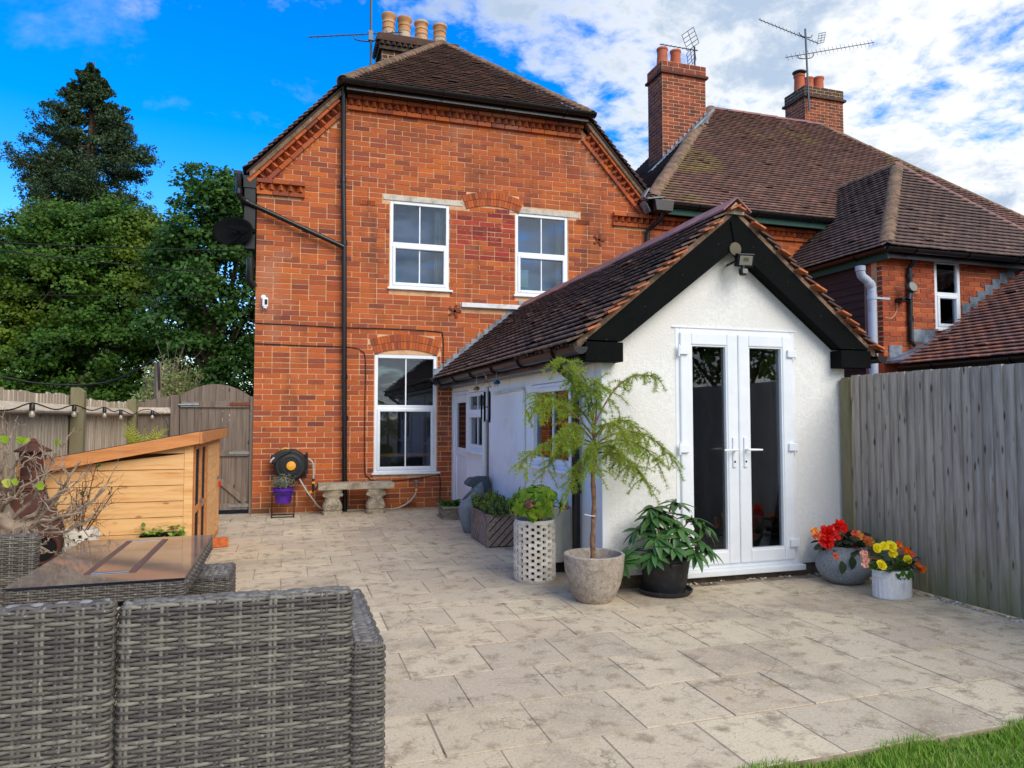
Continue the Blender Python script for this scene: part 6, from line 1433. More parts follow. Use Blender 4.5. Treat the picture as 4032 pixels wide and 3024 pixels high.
for w in WH[:9]: part('bud', MB().lathe([(0, 0), (.006, .006), (.007, .014), (0, .032)], np.array(w), 8), 'leaf_hydrangea', rh, smooth=True)
# round grey pot with begonias ----------------------------------------------------------
def petal_flower(parent, c, r, d, mat, layers=3, np_=6, name='flower', ruffle=.2):
    mb = MB(); d = unit(d); x = unit(np.cross(d, (.2, .3, 1))); y = np.cross(d, x); c = np.array(c, float)
    for L in range(layers):
        rr = r * (1 - .27 * L); up = .15 + .35 * L
        for i in range(np_):
            a = 6.283 * (i + .5 * (L % 2)) / np_ + random.gauss(0, .08); rad = x * math.cos(a) + y * math.sin(a); tn = -x * math.sin(a) + y * math.cos(a); w = rr * .62; b0 = c + d * (L * r * .10); tl = up + random.gauss(0, .1)
            q = unit(rad + d * tl); nn = np.cross(tn, q); vs = [b0, b0 + q * rr * .45 + tn * w * .62 + nn * r * random.gauss(0, ruffle * .3), b0 + q * rr * .92 + tn * w * .5 + nn * r * random.gauss(.0, ruffle), b0 + q * rr * 1.04 + nn * r * random.gauss(-.06, ruffle), b0 + q * rr * .92 - tn * w * .5 + nn * r * random.gauss(.0, ruffle), b0 + q * rr * .45 - tn * w * .62 + nn * r * random.gauss(0, ruffle * .3)]
            mb.add(vs, [(0, 1, 2, 3), (0, 3, 4, 5)])
    m = bpy.data.meshes.new(name); m.from_pydata(mb.v, [], mb.f); return part(name, m, mat, parent)
rp = thing('round_pot', 'round blue-grey speckled pot of red begonias in the corner', 'plant pot', (4.40, 4.86, 0))
part('pot', MB().lathe([(.11, 0), (.13, .004), (.185, .05), (.215, .11), (.220, .15), (.206, .205), (.184, .25), (.178, .28), (.184, .305), (.172, .307), (.16, .28)], (4.395, 4.85, 0), 56), 'blue_grey_pot', rp, smooth=True); part('soil', MB().lathe([(.158, 0), (0, .02)], (4.395, 4.85, .275), 24), 'soil', rp)
bg = thing('red_begonia', 'begonia with large red and orange flowers and dark leaves', 'plant', (4.395, 4.85, .26)); ml = leaf_mesh('leaf_begonia', width=.40, curl=.2, n=5, fold=.2); ms = []; st = MB()
for i in range(85):
    a = random.uniform(0, 6.28); r = .19 * math.sqrt(random.random()); b = np.array([4.395 + math.cos(a) * r, 4.85 + math.sin(a) * r * .9, .29 + random.uniform(0, .13) - r * .1]); d = (math.cos(a) + random.gauss(0, .5), math.sin(a) + random.gauss(0, .5), random.uniform(-.5, .5)); ms.append(leaf_mat(b, d, random.uniform(.06, .105), roll=random.gauss(0, .3)))
for p in ((4.22, 4.68, .21), (4.30, 4.66, .245)): ms.append(leaf_mat(p, (-.1, -.3, -1), .10, up=(0, -1, .2)))
leaves(bg, ms, ml)
k_ = 4.70 / 4.85
FL = [((4.356, .46), .052, 'petal_red'), ((4.40, .435), .035, 'petal_red'), ((4.237, .405), .06, 'petal_red'), ((4.235, .335), .058, 'petal_red'), ((4.225, .43), .03, 'petal_red'), ((4.512, .235), .042, 'petal_red'), ((4.468, .178), .042, 'petal_red'), ((4.335, .37), .026, 'petal_red'), ((4.44, .19), .02, 'petal_coral'), ((4.308, .215), .026, 'petal_coral'), ((4.108, .427), .028, 'petal_orange'), ((4.127, .393), .030, 'petal_coral'), ((4.544, .37), .038, 'petal_orange'), ((4.51, .39), .024, 'petal_coral'), ((4.655, .318), .036, 'petal_orange'), ((4.62, .345), .02, 'petal_coral'), ((4.28, .44), .018, 'petal_coral'), ((4.56, .215), .018, 'petal_orange')]
for (x, z), r, mt in FL:
    c = np.array([x * k_, 4.70, 1.35 + (z - 1.35) * k_]); petal_flower(bg, c, r * k_ * 1.2, (random.gauss(-.35, .3), -1, random.gauss(.25, .3)), mt, 3 if r > .03 else 2)
    st.tube([c + (0, .02, 0), np.array([4.395, 4.85, .26])], .0025, 4)
part('stems', st, 'petal_dry', bg, stuff=True)
# white corrugated tub with dahlias ------------------------------------------------------
wt = thing('white_tub', 'oval whitewashed corrugated metal tub of yellow flowers by the fence', 'plant pot', (4.36, 4.33, 0)); cc = np.array([4.38, 4.345, 0]); m = MB(); vs = []; fs = []; n = 96; rx, ry = .155, .105
for z, e, fl2 in ((0, .96, 0), (.006, 1.0, 0), (.012, 1.0, 1), (.15, 1.0, 1), (.156, 1.0, 0), (.165, 1.03, 0), (.18, 1.0, 0), (.205, 1.03, 0), (.21, 1.03, 0), (.21, .97, 0), (.17, .95, 0)):
    for j in range(n): a = 2 * math.pi * j / n; k = e * (1 + (.022 * math.cos(j * math.pi / 2) if fl2 else 0)); vs.append(cc + (rx * k * math.cos(a), ry * k * math.sin(a), z))
for i in range(10):
    for j in range(n): fs.append((i * n + j, i * n + (j + 1) % n, (i + 1) * n + (j + 1) % n, (i + 1) * n + j))
fs += [tuple(range(n))[::-1], tuple(10 * n + j for j in range(n))]; m.add(vs, fs); part('tub', m, 'galv_white', wt, smooth=True)
dh = thing('yellow_dahlia', 'leafy plant with bright yellow double flowers in the white tub', 'plant', (4.38, 4.345, .19)); ml = leaf_mesh('leaf_dahlia', width=.36, curl=.2, n=4); ms = []
for i in range(120):
    a = random.uniform(0, 6.28); r = random.random() ** .5; b = np.array([4.38 + math.cos(a) * r * .14, 4.345 + math.sin(a) * r * .10, .20 + random.uniform(0, .14) * (1 - .4 * r)]); ms.append(leaf_mat(b, (math.cos(a), math.sin(a) - .2, random.uniform(-.4, .6)), random.uniform(.04, .07), roll=random.gauss(0, .3)))
for i in range(6): ms.append(leaf_mat((4.33 + i * .022, 4.25, .215), (random.gauss(0, .2), -.35, -1), random.uniform(.055, .08), up=(0, -1, .2)))
leaves(dh, ms, ml); kk = 4.25 / 4.4
for (x, z), r in (((4.301, .36), .036), ((4.368, .37), .034), ((4.434, .364), .045), ((4.452, .31), .034), ((4.337, .228), .042), ((4.592, .257), .035)): petal_flower(dh, np.array([x * kk, 4.25, 1.35 + (z - 1.35) * kk]), r * kk, (random.gauss(-.3, .2), -1, random.gauss(.45, .2)), 'petal_yellow', 5, 11, ruffle=.08)
ob = thing('orange_begonia', 'trailing orange begonia leaning out of the white tub', 'plant', (4.42, 4.37, .19)); st = MB()
for (x, z), r, mt in (((4.531, .366), .034, 'petal_deep_orange'), ((4.535, .345), .02, 'petal_red'), ((4.60, .325), .032, 'petal_deep_orange'), ((4.63, .31), .024, 'petal_deep_orange'), ((4.674, .282), .022, 'petal_coral'), ((4.65, .29), .02, 'petal_coral'), ((4.735, .18), .026, 'petal_deep_orange'), ((4.76, .165), .034, 'petal_deep_orange'), ((4.71, .21), .022, 'petal_deep_orange'), ((4.196, .32), .03, 'petal_pink'), ((4.20, .285), .026, 'petal_pink'), ((4.20, .236), .03, 'petal_pink'), ((4.225, .27), .02, 'petal_pink')):
    c = np.array([x * kk, 4.27, 1.35 + (z - 1.35) * kk]); petal_flower(ob, c, r * kk, (random.gauss(-.2, .4), -1, random.gauss(.2, .3)), mt, 2, 5); st.tube(bez((4.40, 4.345, .2), (np.array([4.4, 4.34, .34]) + c) / 2, c + (0, .012, 0), 5), .003, 4)
ml = leaf_mesh('leaf_begonia', width=.36, n=4); leaves(ob, [leaf_mat((4.50 + random.uniform(-.04, .08), 4.34 + random.uniform(-.06, .04), .22 + random.uniform(-.02, .1)), (random.uniform(-.2, 1), random.uniform(-1, .2), random.uniform(-.4, .3)), random.uniform(.04, .07)) for _ in range(26)], ml); part('stems', st, 'petal_dry', ob, stuff=True)
tag(part('fallen_petal', MB().add([(4.50, 4.62, .006), (4.53, 4.62, .012), (4.525, 4.64, .02), (4.50, 4.64, .012)], [(0, 1, 2, 3)]), 'petal_red', None), 'single fallen red petal on the paving by the round pot', 'petal')
# white cabinet on the side wall
cb = thing('wall_cabinet', 'cream metal boiler cabinet low on the extension side wall', 'cabinet', (2.25, 6.1, .07))
part('case', MB().box(2.19, 2.383, 5.86, 6.42, .09, .575), 'cream_box', cb, bevel=.012, seg=3); part('foot', MB().box(2.22, 2.38, 5.90, 6.38, 0, .089), 'dark_liner', cb); part('latch', MB().tube([(2.188, 5.9, .26), (2.175, 5.9, .25), (2.175, 5.9, .22), (2.188, 5.9, .21)], .003, 5), 'steel', cb)  # foot: dark block put in for the shaded void below the case
# wind chime and hanging insects
wc = thing('wind_chime', 'black tubular wind chime hanging from the extension gutter', 'wind chime', (2.12, 7.75, 1.6)); cx, cy = 2.125, 7.76
part('hook', MB().tube(catm([(2.13, cy, 1.90), (2.09, cy, 1.865), (2.12, cy, 1.83), (cx, cy, 1.79)], 4), .005, 6), 'steel', wc, smooth=True); part('top_plate', MB().lathe([(.06, 0), (.06, .008), (0, .01)], (cx, cy, 1.70), 20), 'steel', wc)
part('cord', MB().tube([(cx, cy, 1.79), (cx - .05, cy, 1.705)], .002, 4).tube([(cx, cy, 1.79), (cx + .05, cy, 1.705)], .002, 4).tube([(cx, cy, 1.70), (cx, cy, 1.18)], .0015, 4), 'cable_black', wc)
for i, (zt, zb) in enumerate(((1.655, 1.30), (1.65, 1.31), (1.62, 1.335), (1.645, 1.32), (1.625, 1.33))):
    a = i * 1.2566 + .4; part('chime_tube', MB().tube([(cx + .052 * math.cos(a), cy + .052 * math.sin(a), zt), (cx + .052 * math.cos(a), cy + .052 * math.sin(a), zb)], .0095, 10), 'barge', wc, smooth=True)
part('striker', MB().lathe([(.028, 0), (.03, .006), (.028, .012), (0, .012)], (cx, cy, 1.47), 16), 'black_plastic', wc)
def insect(name, label, c, bm, wm2, hang):
    t = thing(name, label, 'ornament', c); c = np.array(c, float)
    part('abdomen', MB().lathe([(0, -.04), (.018, -.03), (.024, -.008), (.018, .012), (0, .022)], c + (.02, 0, 0), 14, axis=[(0, .3, 1), (0, 1, 0), (1, 0, 0)]), bm, t, smooth=True); part('head', MB().lathe([(0, -.018), (.016, -.008), (.016, .008), (0, .018)], c + (-.025, -.01, -.008), 12), bm, t, smooth=True)
    for s in (-1, 1):
        part('wing', MB().tube([c + (.0 + .016 * math.cos(a), s * .012, .028 + .028 + .026 * math.sin(a)) for a in np.linspace(0, 6.28, 14)], .002, 5), wm2, t)
        for k in range(3): part('leg', MB().tube([c + (-.01 + k * .012, s * .012, -.01), c + (-.015 + k * .016, s * .035, -.02), c + (-.02 + k * .018, s * .04, -.045)], .0018, 4), bm, t)
    part('hanger', MB().tube([c + (0, 0, .03), c + (0, 0, hang)], .0015, 4), 'steel', t)
insect('bee_ornament', 'bronze metal bee hanging under the black gutter', (2.10, 8.10, 1.70), 'bronze', 'steel', .17)
insect('dragonfly_ornament', 'blue metal insect hanging beside the wind chime', (2.13, 7.35, 1.735), 'blue_metal', 'bronze', .14)
# ------------------------------------------------------------------ rattan furniture
def weave(parent, O, U, V, Nn, w, h, mat='rattan', row=.0118, cell=.047, amp=.0034, name='weave'):
    """woven strands on a w x h panel starting at O: wavy strands along U over straight cords along V"""
    O, U, V, Nn = (np.asarray(a, float) for a in (O, U, V, Nn)); U, V, Nn = unit(U), unit(V), unit(Nn)
    nr = max(1, int(round(h / row))); row = h / nr; nc = max(1, int(round(w / cell))); cell = w / nc; ns = nc * 6 + 1
    u = np.linspace(0, w, ns); VV = []; FF = []; base = 0
    prof = [(-.47, -.25), (-.28, .55), (.28, .55), (.47, -.25)]
    for j in range(nr):
        ph = math.pi * (j % 2); off = amp * np.cos(np.pi * u / cell + ph); off = np.tanh(off / amp * 1.6) * amp
        vv = (j + .5 + random.gauss(0, .06)) * row + rng.normal(0, row * .03, ns)
        P4 = [O + np.outer(u, U) + np.outer(vv + a * row, V) + np.outer(off + b * row * .62 + .0015, Nn) for a, b in prof]
        A = np.stack(P4, 1).reshape(-1, 3); VV.append(A)
        i = np.arange(ns - 1)
        for k in range(3): FF.append(np.stack([base + i * 4 + k, base + i * 4 + k + 1, base + (i + 1) * 4 + k + 1, base + (i + 1) * 4 + k], 1))
        base += ns * 4
    for c in range(nc + 1):
        for s in (-1, 1):
            uu = c * cell + s * .0062
            if uu < .002 or uu > w - .002: continue
            A = np.array([O + U * (uu + a) + V * z + Nn * b for z in (0, h) for a, b in ((-.0056, -.001), (-.003, .0034), (.003, .0034), (.0056, -.001))]); VV.append(A)
            FF.append(np.array([[base + k, base + k + 1, base + 5 + k, base + 4 + k] for k in range(3)])); base += 8
    part(name, np_mesh(name, np.concatenate(VV), np.concatenate(FF), mat, True), None, parent, stuff=True)
def woven_box(parent, x0, x1, y0, y1, z0, z1, faces='', name='panel', mat='rattan', up='rattan_up', cell=.043, rc=.017, row=.0108, amp=.0026):
    """a box wound with strands: wavy loops round the sides, easing over a rounded top edge, with cords running up and a woven top"""
    rc = min(rc, (x1 - x0) * .45, (y1 - y0) * .45); e = .007
    core = part(name, MB().box(x0 + e, x1 - e, y0 + e, y1 - e, z0 + (e if z0 > 0 else 0), z1 - e), 'rattan_core', parent, bevel=min(.02, rc), seg=3)
    ax, ay = x1 - x0 - 2 * rc, y1 - y0 - 2 * rc; q = math.pi / 2 * rc; per = 2 * (ax + ay) + 4 * q
    nc = max(4, 2 * int(round(per / cell / 2))); ce = per / nc
    def path(s, ins):
        s = s % per; r = max(.001, rc - ins); segs = ((ax, (x0 + rc, y0 + rc), (1, 0), (0, -1)), (ay, (x1 - rc, y0 + rc), (0, 1), (1, 0)), (ax, (x1 - rc, y1 - rc), (-1, 0), (0, 1)), (ay, (x0 + rc, y1 - rc), (0, -1), (-1, 0)))
        for L_, c_, d_, n_ in segs:
            if s <= L_: return c_[0] + d_[0] * s + n_[0] * r, c_[1] + d_[1] * s + n_[1] * r, n_[0], n_[1]
            s -= L_
            if s <= q:
                t_ = s / rc; nx, ny = n_[0] * math.cos(t_) + d_[0] * math.sin(t_), n_[1] * math.cos(t_) + d_[1] * math.sin(t_); return c_[0] + d_[0] * L_ + nx * r, c_[1] + d_[1] * L_ + ny * r, nx, ny
            s -= q
        return x0 + rc, y0 + rc - r, 0, -1
    H_ = z1 - z0; st = H_ - rc; nr = max(2, int(round((st + q) / row))); rw = (st + q) / nr
    def prof_(v):
        if v <= st: return z0 + v, 0.0, 0.0
        t_ = (v - st) / rc; return z0 + st + rc * math.sin(t_), rc * (1 - math.cos(t_)), math.sin(t_)
    ns = nc * 5; ss = np.arange(ns) * per / ns; VV = []; FF = []; base = 0; PR = [(-.47, -.25), (-.28, .55), (.28, .55), (.47, -.25)]
    cache = {}
    def ring(ins):
        k = round(ins, 5)
        if k not in cache: cache[k] = np.array([path(s_, ins) for s_ in ss])
        return cache[k]
    for j in range(nr):
        ph = math.pi * (j % 2); off = np.tanh(np.cos(np.pi * ss / ce + ph) * 2.4) * amp; jit = rng.normal(0, rw * .025, ns); jj = random.gauss(0, .04); P4 = []
        for a_, b_ in PR:
            z_, ins, sn = prof_((j + .5 + a_ + jj) * rw); rg = ring(ins); o_ = off + b_ * rw * .62 + .0005; cs = math.sqrt(max(0, 1 - sn * sn))
            P4.append(np.stack([rg[:, 0] + rg[:, 2] * o_ * cs, rg[:, 1] + rg[:, 3] * o_ * cs, z_ + jit * cs + o_ * sn], 1))
        VV.append(np.stack(P4, 1).reshape(-1, 3)); i = np.arange(ns); i2 = (i + 1) % ns
        for k in range(3): FF.append(np.stack([base + i * 4 + k, base + i * 4 + k + 1, base + i2 * 4 + k + 1, base + i2 * 4 + k], 1))
        base += ns * 4
    vs_ = np.r_[0, np.linspace(st, st + q, 5)]
    for c in range(nc):
        for sg in (-1, 1):
            A = []
            for v_ in vs_:
                z_, ins, sn = prof_(v_); cs = math.sqrt(max(0, 1 - sn * sn))
                for a_, b_ in ((-.0056, -.001), (-.003, .0030), (.003, .0030), (.0056, -.001)):
                    p_ = path(c * ce + sg * .0062 + a_, ins); A.append((p_[0] + p_[2] * b_ * cs, p_[1] + p_[3] * b_ * cs, z_ + b_ * sn))
            VV.append(np.array(A)); n_ = len(vs_)
            FF.append(np.array([[base + r_ * 4 + k, base + r_ * 4 + k + 1, base + r_ * 4 + 5 + k, base + r_ * 4 + 4 + k] for r_ in range(n_ - 1) for k in range(3)])); base += 4 * n_
    part('weave', np_mesh('weave', np.concatenate(VV), np.concatenate(FF), mat, True), None, core, stuff=True)
    b = rc * .75
    if '+z' in faces and min(x1 - x0, y1 - y0) > 2 * b + .01: weave(core, (x0 + b, y0 + b, z1 - .003), (1, 0, 0), (0, 1, 0), (0, 0, 1), x1 - x0 - 2 * b, y1 - y0 - 2 * b, up, row=.0135, cell=.027)
    return core
def edge_strand(parent, pts, r=.0075, name='edge_strand', mat='rattan'):
    part(name, MB().tube(pts, r, 7), mat, parent, smooth=True)
SYB = 2.02
so = thing('rattan_sofa_end', 'grey rattan sofa end section with low arm, seen from behind', 'sofa', (-.1, 2.3, 0))
woven_box(so, -.400, .172, SYB, SYB + .055, .05, .878, '-y+x-x+z', 'backrest')
woven_box(so, .172, .262, SYB, SYB + .66, .05, .726, '-y+x+z-x', 'arm')
woven_box(so, -.398, .170, SYB + .057, SYB + .64, .05, .40, '+y+z', 'seat')
s2 = thing('rattan_sofa_corner', 'grey rattan sofa corner section with plain back, beside the end section', 'sofa', (-.75, 2.3, 0))
woven_box(s2, -1.10, -.412, SYB - .01, SYB + .045, .05, .888, '-y+x+z', 'backrest'); woven_box(s2, -1.10, -.414, SYB + .047, SYB + .63, .05, .40, '+y+z+x', 'seat')
# stools
def stool(label, x0, x1, y0, y1, z):
    t = thing('rattan_stool', label, 'stool', ((x0 + x1) / 2, (y0 + y1) / 2, 0)); woven_box(t, x0, x1, y0, y1, .04, z, '-y+x+z-x+y', 'body')
    for x in (x0 + .03, x1 - .03):
        for y in (y0 + .03, y1 - .03): part('foot', MB().box(x - .015, x + .015, y - .015, y + .015, 0, .05), 'black_plastic', t)
stool('square grey rattan stool tucked under the far side of the glass table', -.74, -.315, 4.53, 4.95, .42)
stool('square grey rattan stool between the glass table and the sofa', -.60, -.13, 3.72, 4.15, .415)
# high-backed chair at the left
ch_ = thing('rattan_chair', 'high-backed grey rattan chair standing beside the fig', 'chair', (-1.55, 4.5, 0))
woven_box(ch_, -1.86, -1.245, 4.30, 4.365, .06, .744, '-y+x+z', 'backrest'); woven_box(ch_, -1.86, -1.247, 4.367, 4.74, .06, .38, '+x+z', 'seat')
# table
tb2 = thing('rattan_table', 'rectangular rattan table with tinted glass top and inset panel', 'table', (-.71, 3.75, 0))
TX0, TX1, TY0, TY1, TZ = -1.16, -.448, 3.60, 4.86, .615
woven_box(tb2, TX0, TX1, TY0, TY0 + .06, .53, TZ - .008, '-y+x', 'apron'); woven_box(tb2, TX1 - .06, TX1, TY0 + .06, TY1, .53, TZ - .008, '+x', 'apron'); woven_box(tb2, TX0, TX0 + .06, TY0 + .06, TY1, .53, TZ - .008, '-x', 'apron'); woven_box(tb2, TX0 + .06, TX1 - .06, TY1 - .06, TY1, .53, TZ - .008, '+y', 'apron')
part('under_top', MB().box(TX0 + .055, TX1 - .055, TY0 + .055, TY1 - .055, .57, TZ - .012), 'table_core', tb2)
part('glass_top', MB().box(TX0 - .002, TX1 + .002, TY0 - .002, TY1 + .002, TZ - .002, TZ + .004), 'glass_table', tb2, bevel=.001)
part('glass_edge', MB().box(TX0 - .002, TX1 + .002, TY0 - .0055, TY0 - .0025, TZ - .003, TZ + .004).box(TX1 + .0025, TX1 + .0045, TY0 - .0055, TY1, TZ - .003, TZ + .004), 'glass_edge', tb2)
ix0, ix1, iy0, iy1 = -.905, -.685, 3.80, 4.75; fr = MB(); f = .03
fr.box(ix0 + f, ix1 - f, iy0, iy0 + f, TZ + .0045, TZ + .008); fr.box(ix0 + f, ix1 - f, iy1 - f, iy1, TZ + .0045, TZ + .008)
fr2 = MB(); fr2.box(ix0, ix0 + f, iy0, iy1, TZ + .0045, TZ + .008); fr2.box(ix1 - f, ix1, iy0, iy1, TZ + .0045, TZ + .008); part('inset_rail', fr2, 'inset_wood', tb2)
part('inset_frame', fr, 'alu', tb2, bevel=.001); part('inset_glass', MB().box(ix0 + f, ix1 - f, iy0 + f, iy1 - f, TZ + .0046, TZ + .0065), 'glass_table', tb2)
for x in (TX0 + .09, TX1 - .09):
    for y in (TY0 + .12, TY1 - .12): woven_box(tb2, x - .04, x + .04, y - .04, y + .04, 0.0, .525, '-y+x', 'leg')
part('shelf', MB().box(TX0 + .13, TX1 - .13, TY0 + .16, TY1 - .16, .47, .52), 'dark_liner', tb2)
# ------------------------------------------------------------------ left corner plants and chiminea
ci = thing('chiminea', 'rusty brown clay chiminea with black mouth in front of the fence', 'chiminea', (-1.78, 6.02, 0)); c = np.array([-1.78, 6.02, 0])
part('body', MB().lathe([(.10, .28), (.17, .31), (.215, .42), (.21, .55), (.16, .68), (.10, .78), (.082, .86), (.078, .90), (.088, .905), (.088, .925), (.075, .93), (.072, 1.02), (.085, 1.08), (.082, 1.10)], c, 36), 'chiminea', ci, smooth=True)
part('lid', MB().lathe([(.115, 1.105), (.118, 1.115), (.06, 1.15), (.03, 1.165), (.03, 1.18), (.014, 1.20), (0, 1.205)], c, 24), 'chiminea', ci, smooth=True); part('rings', MB().lathe([(.09, .80), (.098, .81), (.09, .82), (.098, .83), (.088, .84), (.096, .85), (.085, .86)], c, 24), 'chiminea', ci, smooth=True)
d = unit((.55, -.82, -.12)); sdv = unit(np.cross(d, (0, 0, 1))); upv = np.cross(sdv, d); mc = c + (0, 0, .455) + d * .245
part('mouth_rim', MB().tube([mc + sdv * .10 * math.cos(a) + upv * .10 * math.sin(a) for a in np.linspace(0, 6.283, 24)], .014, 8), 'chiminea', ci, smooth=True); part('snout', MB().lathe([(.135, -.10), (.112, -.03), (.108, 0)], mc, 24, axis=[sdv, upv, d]), 'chiminea', ci, smooth=True); part('mouth', MB().add([mc + d * .004 + sdv * .098 * math.cos(a) + upv * .098 * math.sin(a) for a in np.linspace(0, 6.283, 24, endpoint=False)], [tuple(range(24))]), 'soot', ci)
part('stand', MB().lathe([(.16, .28), (.17, .29), (.16, .30), (.15, .29)], c, 24), 'black_plastic', ci)
for i in range(3): a = i * 2.094 + .5; part('leg', MB().tube([c + (.15 * math.cos(a), .15 * math.sin(a), .29), c + (.19 * math.cos(a), .19 * math.sin(a), 0)], .011, 8), 'black_plastic', ci)
# fig: pale gnarled trunk and forking bare branches
fg = thing('fig_tree', 'bare gnarled fig with pale forking branches and a few lime leaves', 'tree', (-1.55, 4.95, 0))
part('pot', MB().lathe([(.16, 0), (.20, .38), (.215, .39), (.215, .42), (.195, .42), (.18, .37)], (-1.56, 4.95, 0), 28), 'terracotta', fg, smooth=True); part('soil', MB().lathe([(.19, 0), (0, .02)], (-1.56, 4.95, .37), 20), 'soil', fg)
tkm = MB(); tkm.tube(catm([(-1.56, 4.95, .36), (-1.57, 4.94, .55), (-1.55, 4.92, .68), (-1.58, 4.92, .76), (-1.60, 4.92, .84)], 4), [.05, .05, .055, .06, .058, .06, .065, .068, .07, .066, .06, .056, .05, .045, .04, .034, .03], 10); tkm.tube([(-1.56, 4.92, .69), (-1.46, 4.88, .72), (-1.40, 4.86, .72)], [.055, .038, .022], 9); tkm.tube([(-1.58, 4.92, .76), (-1.66, 4.9, .82), (-1.7, 4.88, .9)], [.05, .035, .025], 8)
part('trunk', tkm, 'bark_pale', fg, smooth=True)
FT = [((-1.48, 4.88, .72), (-1.36, 4.84, .74), (-1.183, 4.84, 1.10)), ((-1.46, 4.87, .72), (-1.28, 4.82, .70), (-1.035, 4.80, .915)), ((-1.45, 4.87, .71), (-1.25, 4.80, .62), (-1.11, 4.78, .765)), ((-1.55, 4.9, .75), (-1.42, 4.86, .86), (-1.31, 4.86, 1.15)), ((-1.6, 4.9, .84), (-1.62, 4.86, 1.0), (-1.56, 4.85, 1.23)), ((-1.62, 4.9, .84), (-1.72, 4.84, 1.0), (-1.70, 4.82, 1.2)), ((-1.6, 4.9, .82), (-1.55, 4.8, 1.0), (-1.45, 4.76, 1.14)), ((-1.48, 4.87, .71), (-1.38, 4.76, .64), (-1.30, 4.70, .59)), ((-1.5, 4.88, .72), (-1.40, 4.80, .82), (-1.22, 4.74, .95)), ((-1.6, 4.9, .8), (-1.56, 4.80, .9), (-1.36, 4.70, 1.0)), ((-1.55, 4.9, .72), (-1.48, 4.78, .66), (-1.42, 4.66, .68)), ((-1.64, 4.9, .86), (-1.7, 4.8, .9), (-1.82, 4.7, 1.08)), ((-1.45, 4.87, .72), (-1.33, 4.8, .76), (-1.15, 4.72, .80))]
fb_ = MB(); tips = []
def fork(a, b, c_, r, depth):
    pts = bez(a, b, c_, 8); pts = [p + rng.normal(0, .006, 3) for p in pts]; fb_.tube(pts, [r * (1 - .55 * i / 8) for i in range(9)], 6); tips.append(pts[-1])
    if depth:
        for i in ((2, 4, 5, 6, 7) if depth > 1 else (4, 7)):
            dd = unit(unit(pts[i + 1] - pts[i - 1]) + rng.normal(0, .6, 3)); L = rng.uniform(.08, .22) * (1 if depth > 1 else .5); p0 = pts[i]; fork(p0, p0 + dd * L * .6 + (0, 0, -.01), p0 + dd * L + (0, 0, .035), r * .58 * (1 - .05 * i), depth - 1)
for a, b, c_ in FT: fork(a, b, c_, .0135, 2)
part('branches', fb_, 'bark_pale', fg, smooth=True)
fl3 = leaf_mesh('leaf_fig', width=.45, lobes=1.5, n=6, curl=.2)
for p in ((-1.322, 4.86, 1.19), (-1.563, 4.85, 1.215), (-1.552, 4.80, 1.0), (-1.514, 4.80, 1.0), (-1.395, 4.80, .975), (-1.47, 4.8, 1.21)):
    for k in range(2 if p[2] > 1.1 else 1): o = bpy.data.objects.new('leaf', fl3); o.matrix_basis = Matrix(leaf_mat(p, (random.gauss(.4, .4), -.4, .25 if p[2] > 1.1 else -.9), random.uniform(.04, .06), up=(0, -1, .4)).tolist()); place(o, fg)
# twiggy shrub in the small lattice planter
rs = thing('bare_rose', 'thin bare rose stems growing in the small lattice planter', 'shrub', (-1.475, 6.10, .46)); rb_ = MB()
def rfork(a, c_, r, depth):
    m_ = (np.array(a) + np.array(c_)) / 2 + rng.normal(0, .02, 3); pts = bez(a, m_, c_, 6); rb_.tube(pts, [r * (1 - .5 * i / 6) for i in range(7)], 5)
    if depth:
        for i in (2, 3, 4, 5, 6):
            dd = unit(unit(pts[i] - pts[i - 1]) + rng.normal(0, .7, 3)); rfork(pts[i], pts[i] + dd * rng.uniform(.03, .12), r * .5, depth - 1)
for tp_ in ((-1.37, 6.03, 1.0), (-1.24, 6.0, .80), (-1.48, 5.98, .83), (-1.42, 5.98, .86), (-1.54, 6.08, .75), (-1.32, 5.98, .72), (-1.45, 6.0, .88)): rfork((-1.475 + random.uniform(-.02, .02), 6.10, .46), tp_, .0055, 2)
part('stems', rb_, 'twig', rs, smooth=True); rl = leaf_mesh('leaf_dahlia', width=.4, name='leaf'); leaves(rs, [leaf_mat(p, (random.gauss(0, 1), -1, random.gauss(0, .6)), .045, up=(0, -1, .3)) for p in ((-1.30, 6.1, .78), (-1.39, 6.14, .99), (-1.28, 6.1, .81), (-1.62, 6.15, .42), (-1.48, 6.1, .80))], rl)
part('soil', MB().lathe([(.1, 0), (0, .01)], (-1.475, 6.10, .475), 18), 'soil', rs)
iv = thing('ivy_trough', 'grey trough of trailing pale ivy in front of the wooden hutch', 'planter', (-.96, 6.25, 0)); part('trough', MB().prism([(-1.07, .0), (-.85, .0), (-.825, .44), (-1.095, .44)], 1, 6.17, 6.33), 'barge', iv, bevel=.008)
il = leaf_mesh('leaf_ivy', width=.45, n=4, lobes=1.2); leaves(iv, [leaf_mat((random.uniform(-1.12, -.78), 6.25 + random.uniform(-.1, .07), .44 + random.uniform(-.03, .06)), (random.gauss(0, 1), random.gauss(-.4, 1), random.gauss(.1, .5)), random.uniform(.025, .045)) for _ in range(130)], il)
gc = thing('ground_ivy', 'patch of yellow-green ground cover at the foot of the chiminea', 'plant', (-1.5, 5.6, 0)); leaves(gc, [leaf_mat((random.uniform(-1.75, -1.2), random.uniform(5.25, 5.85), random.uniform(0, .10)), (random.gauss(0, 1), random.gauss(-.3, 1), random.gauss(.4, .4)), random.uniform(.03, .05)) for _ in range(160)], il)
fe = thing('fern', 'yellow-green fern fronds rising behind the wooden hutch', 'fern', (-1.75, 9.8, 0)); frm = leaf_mesh('leaf_fern', width=.16, n=3, name='leaflet'); fms = []; fst = MB()
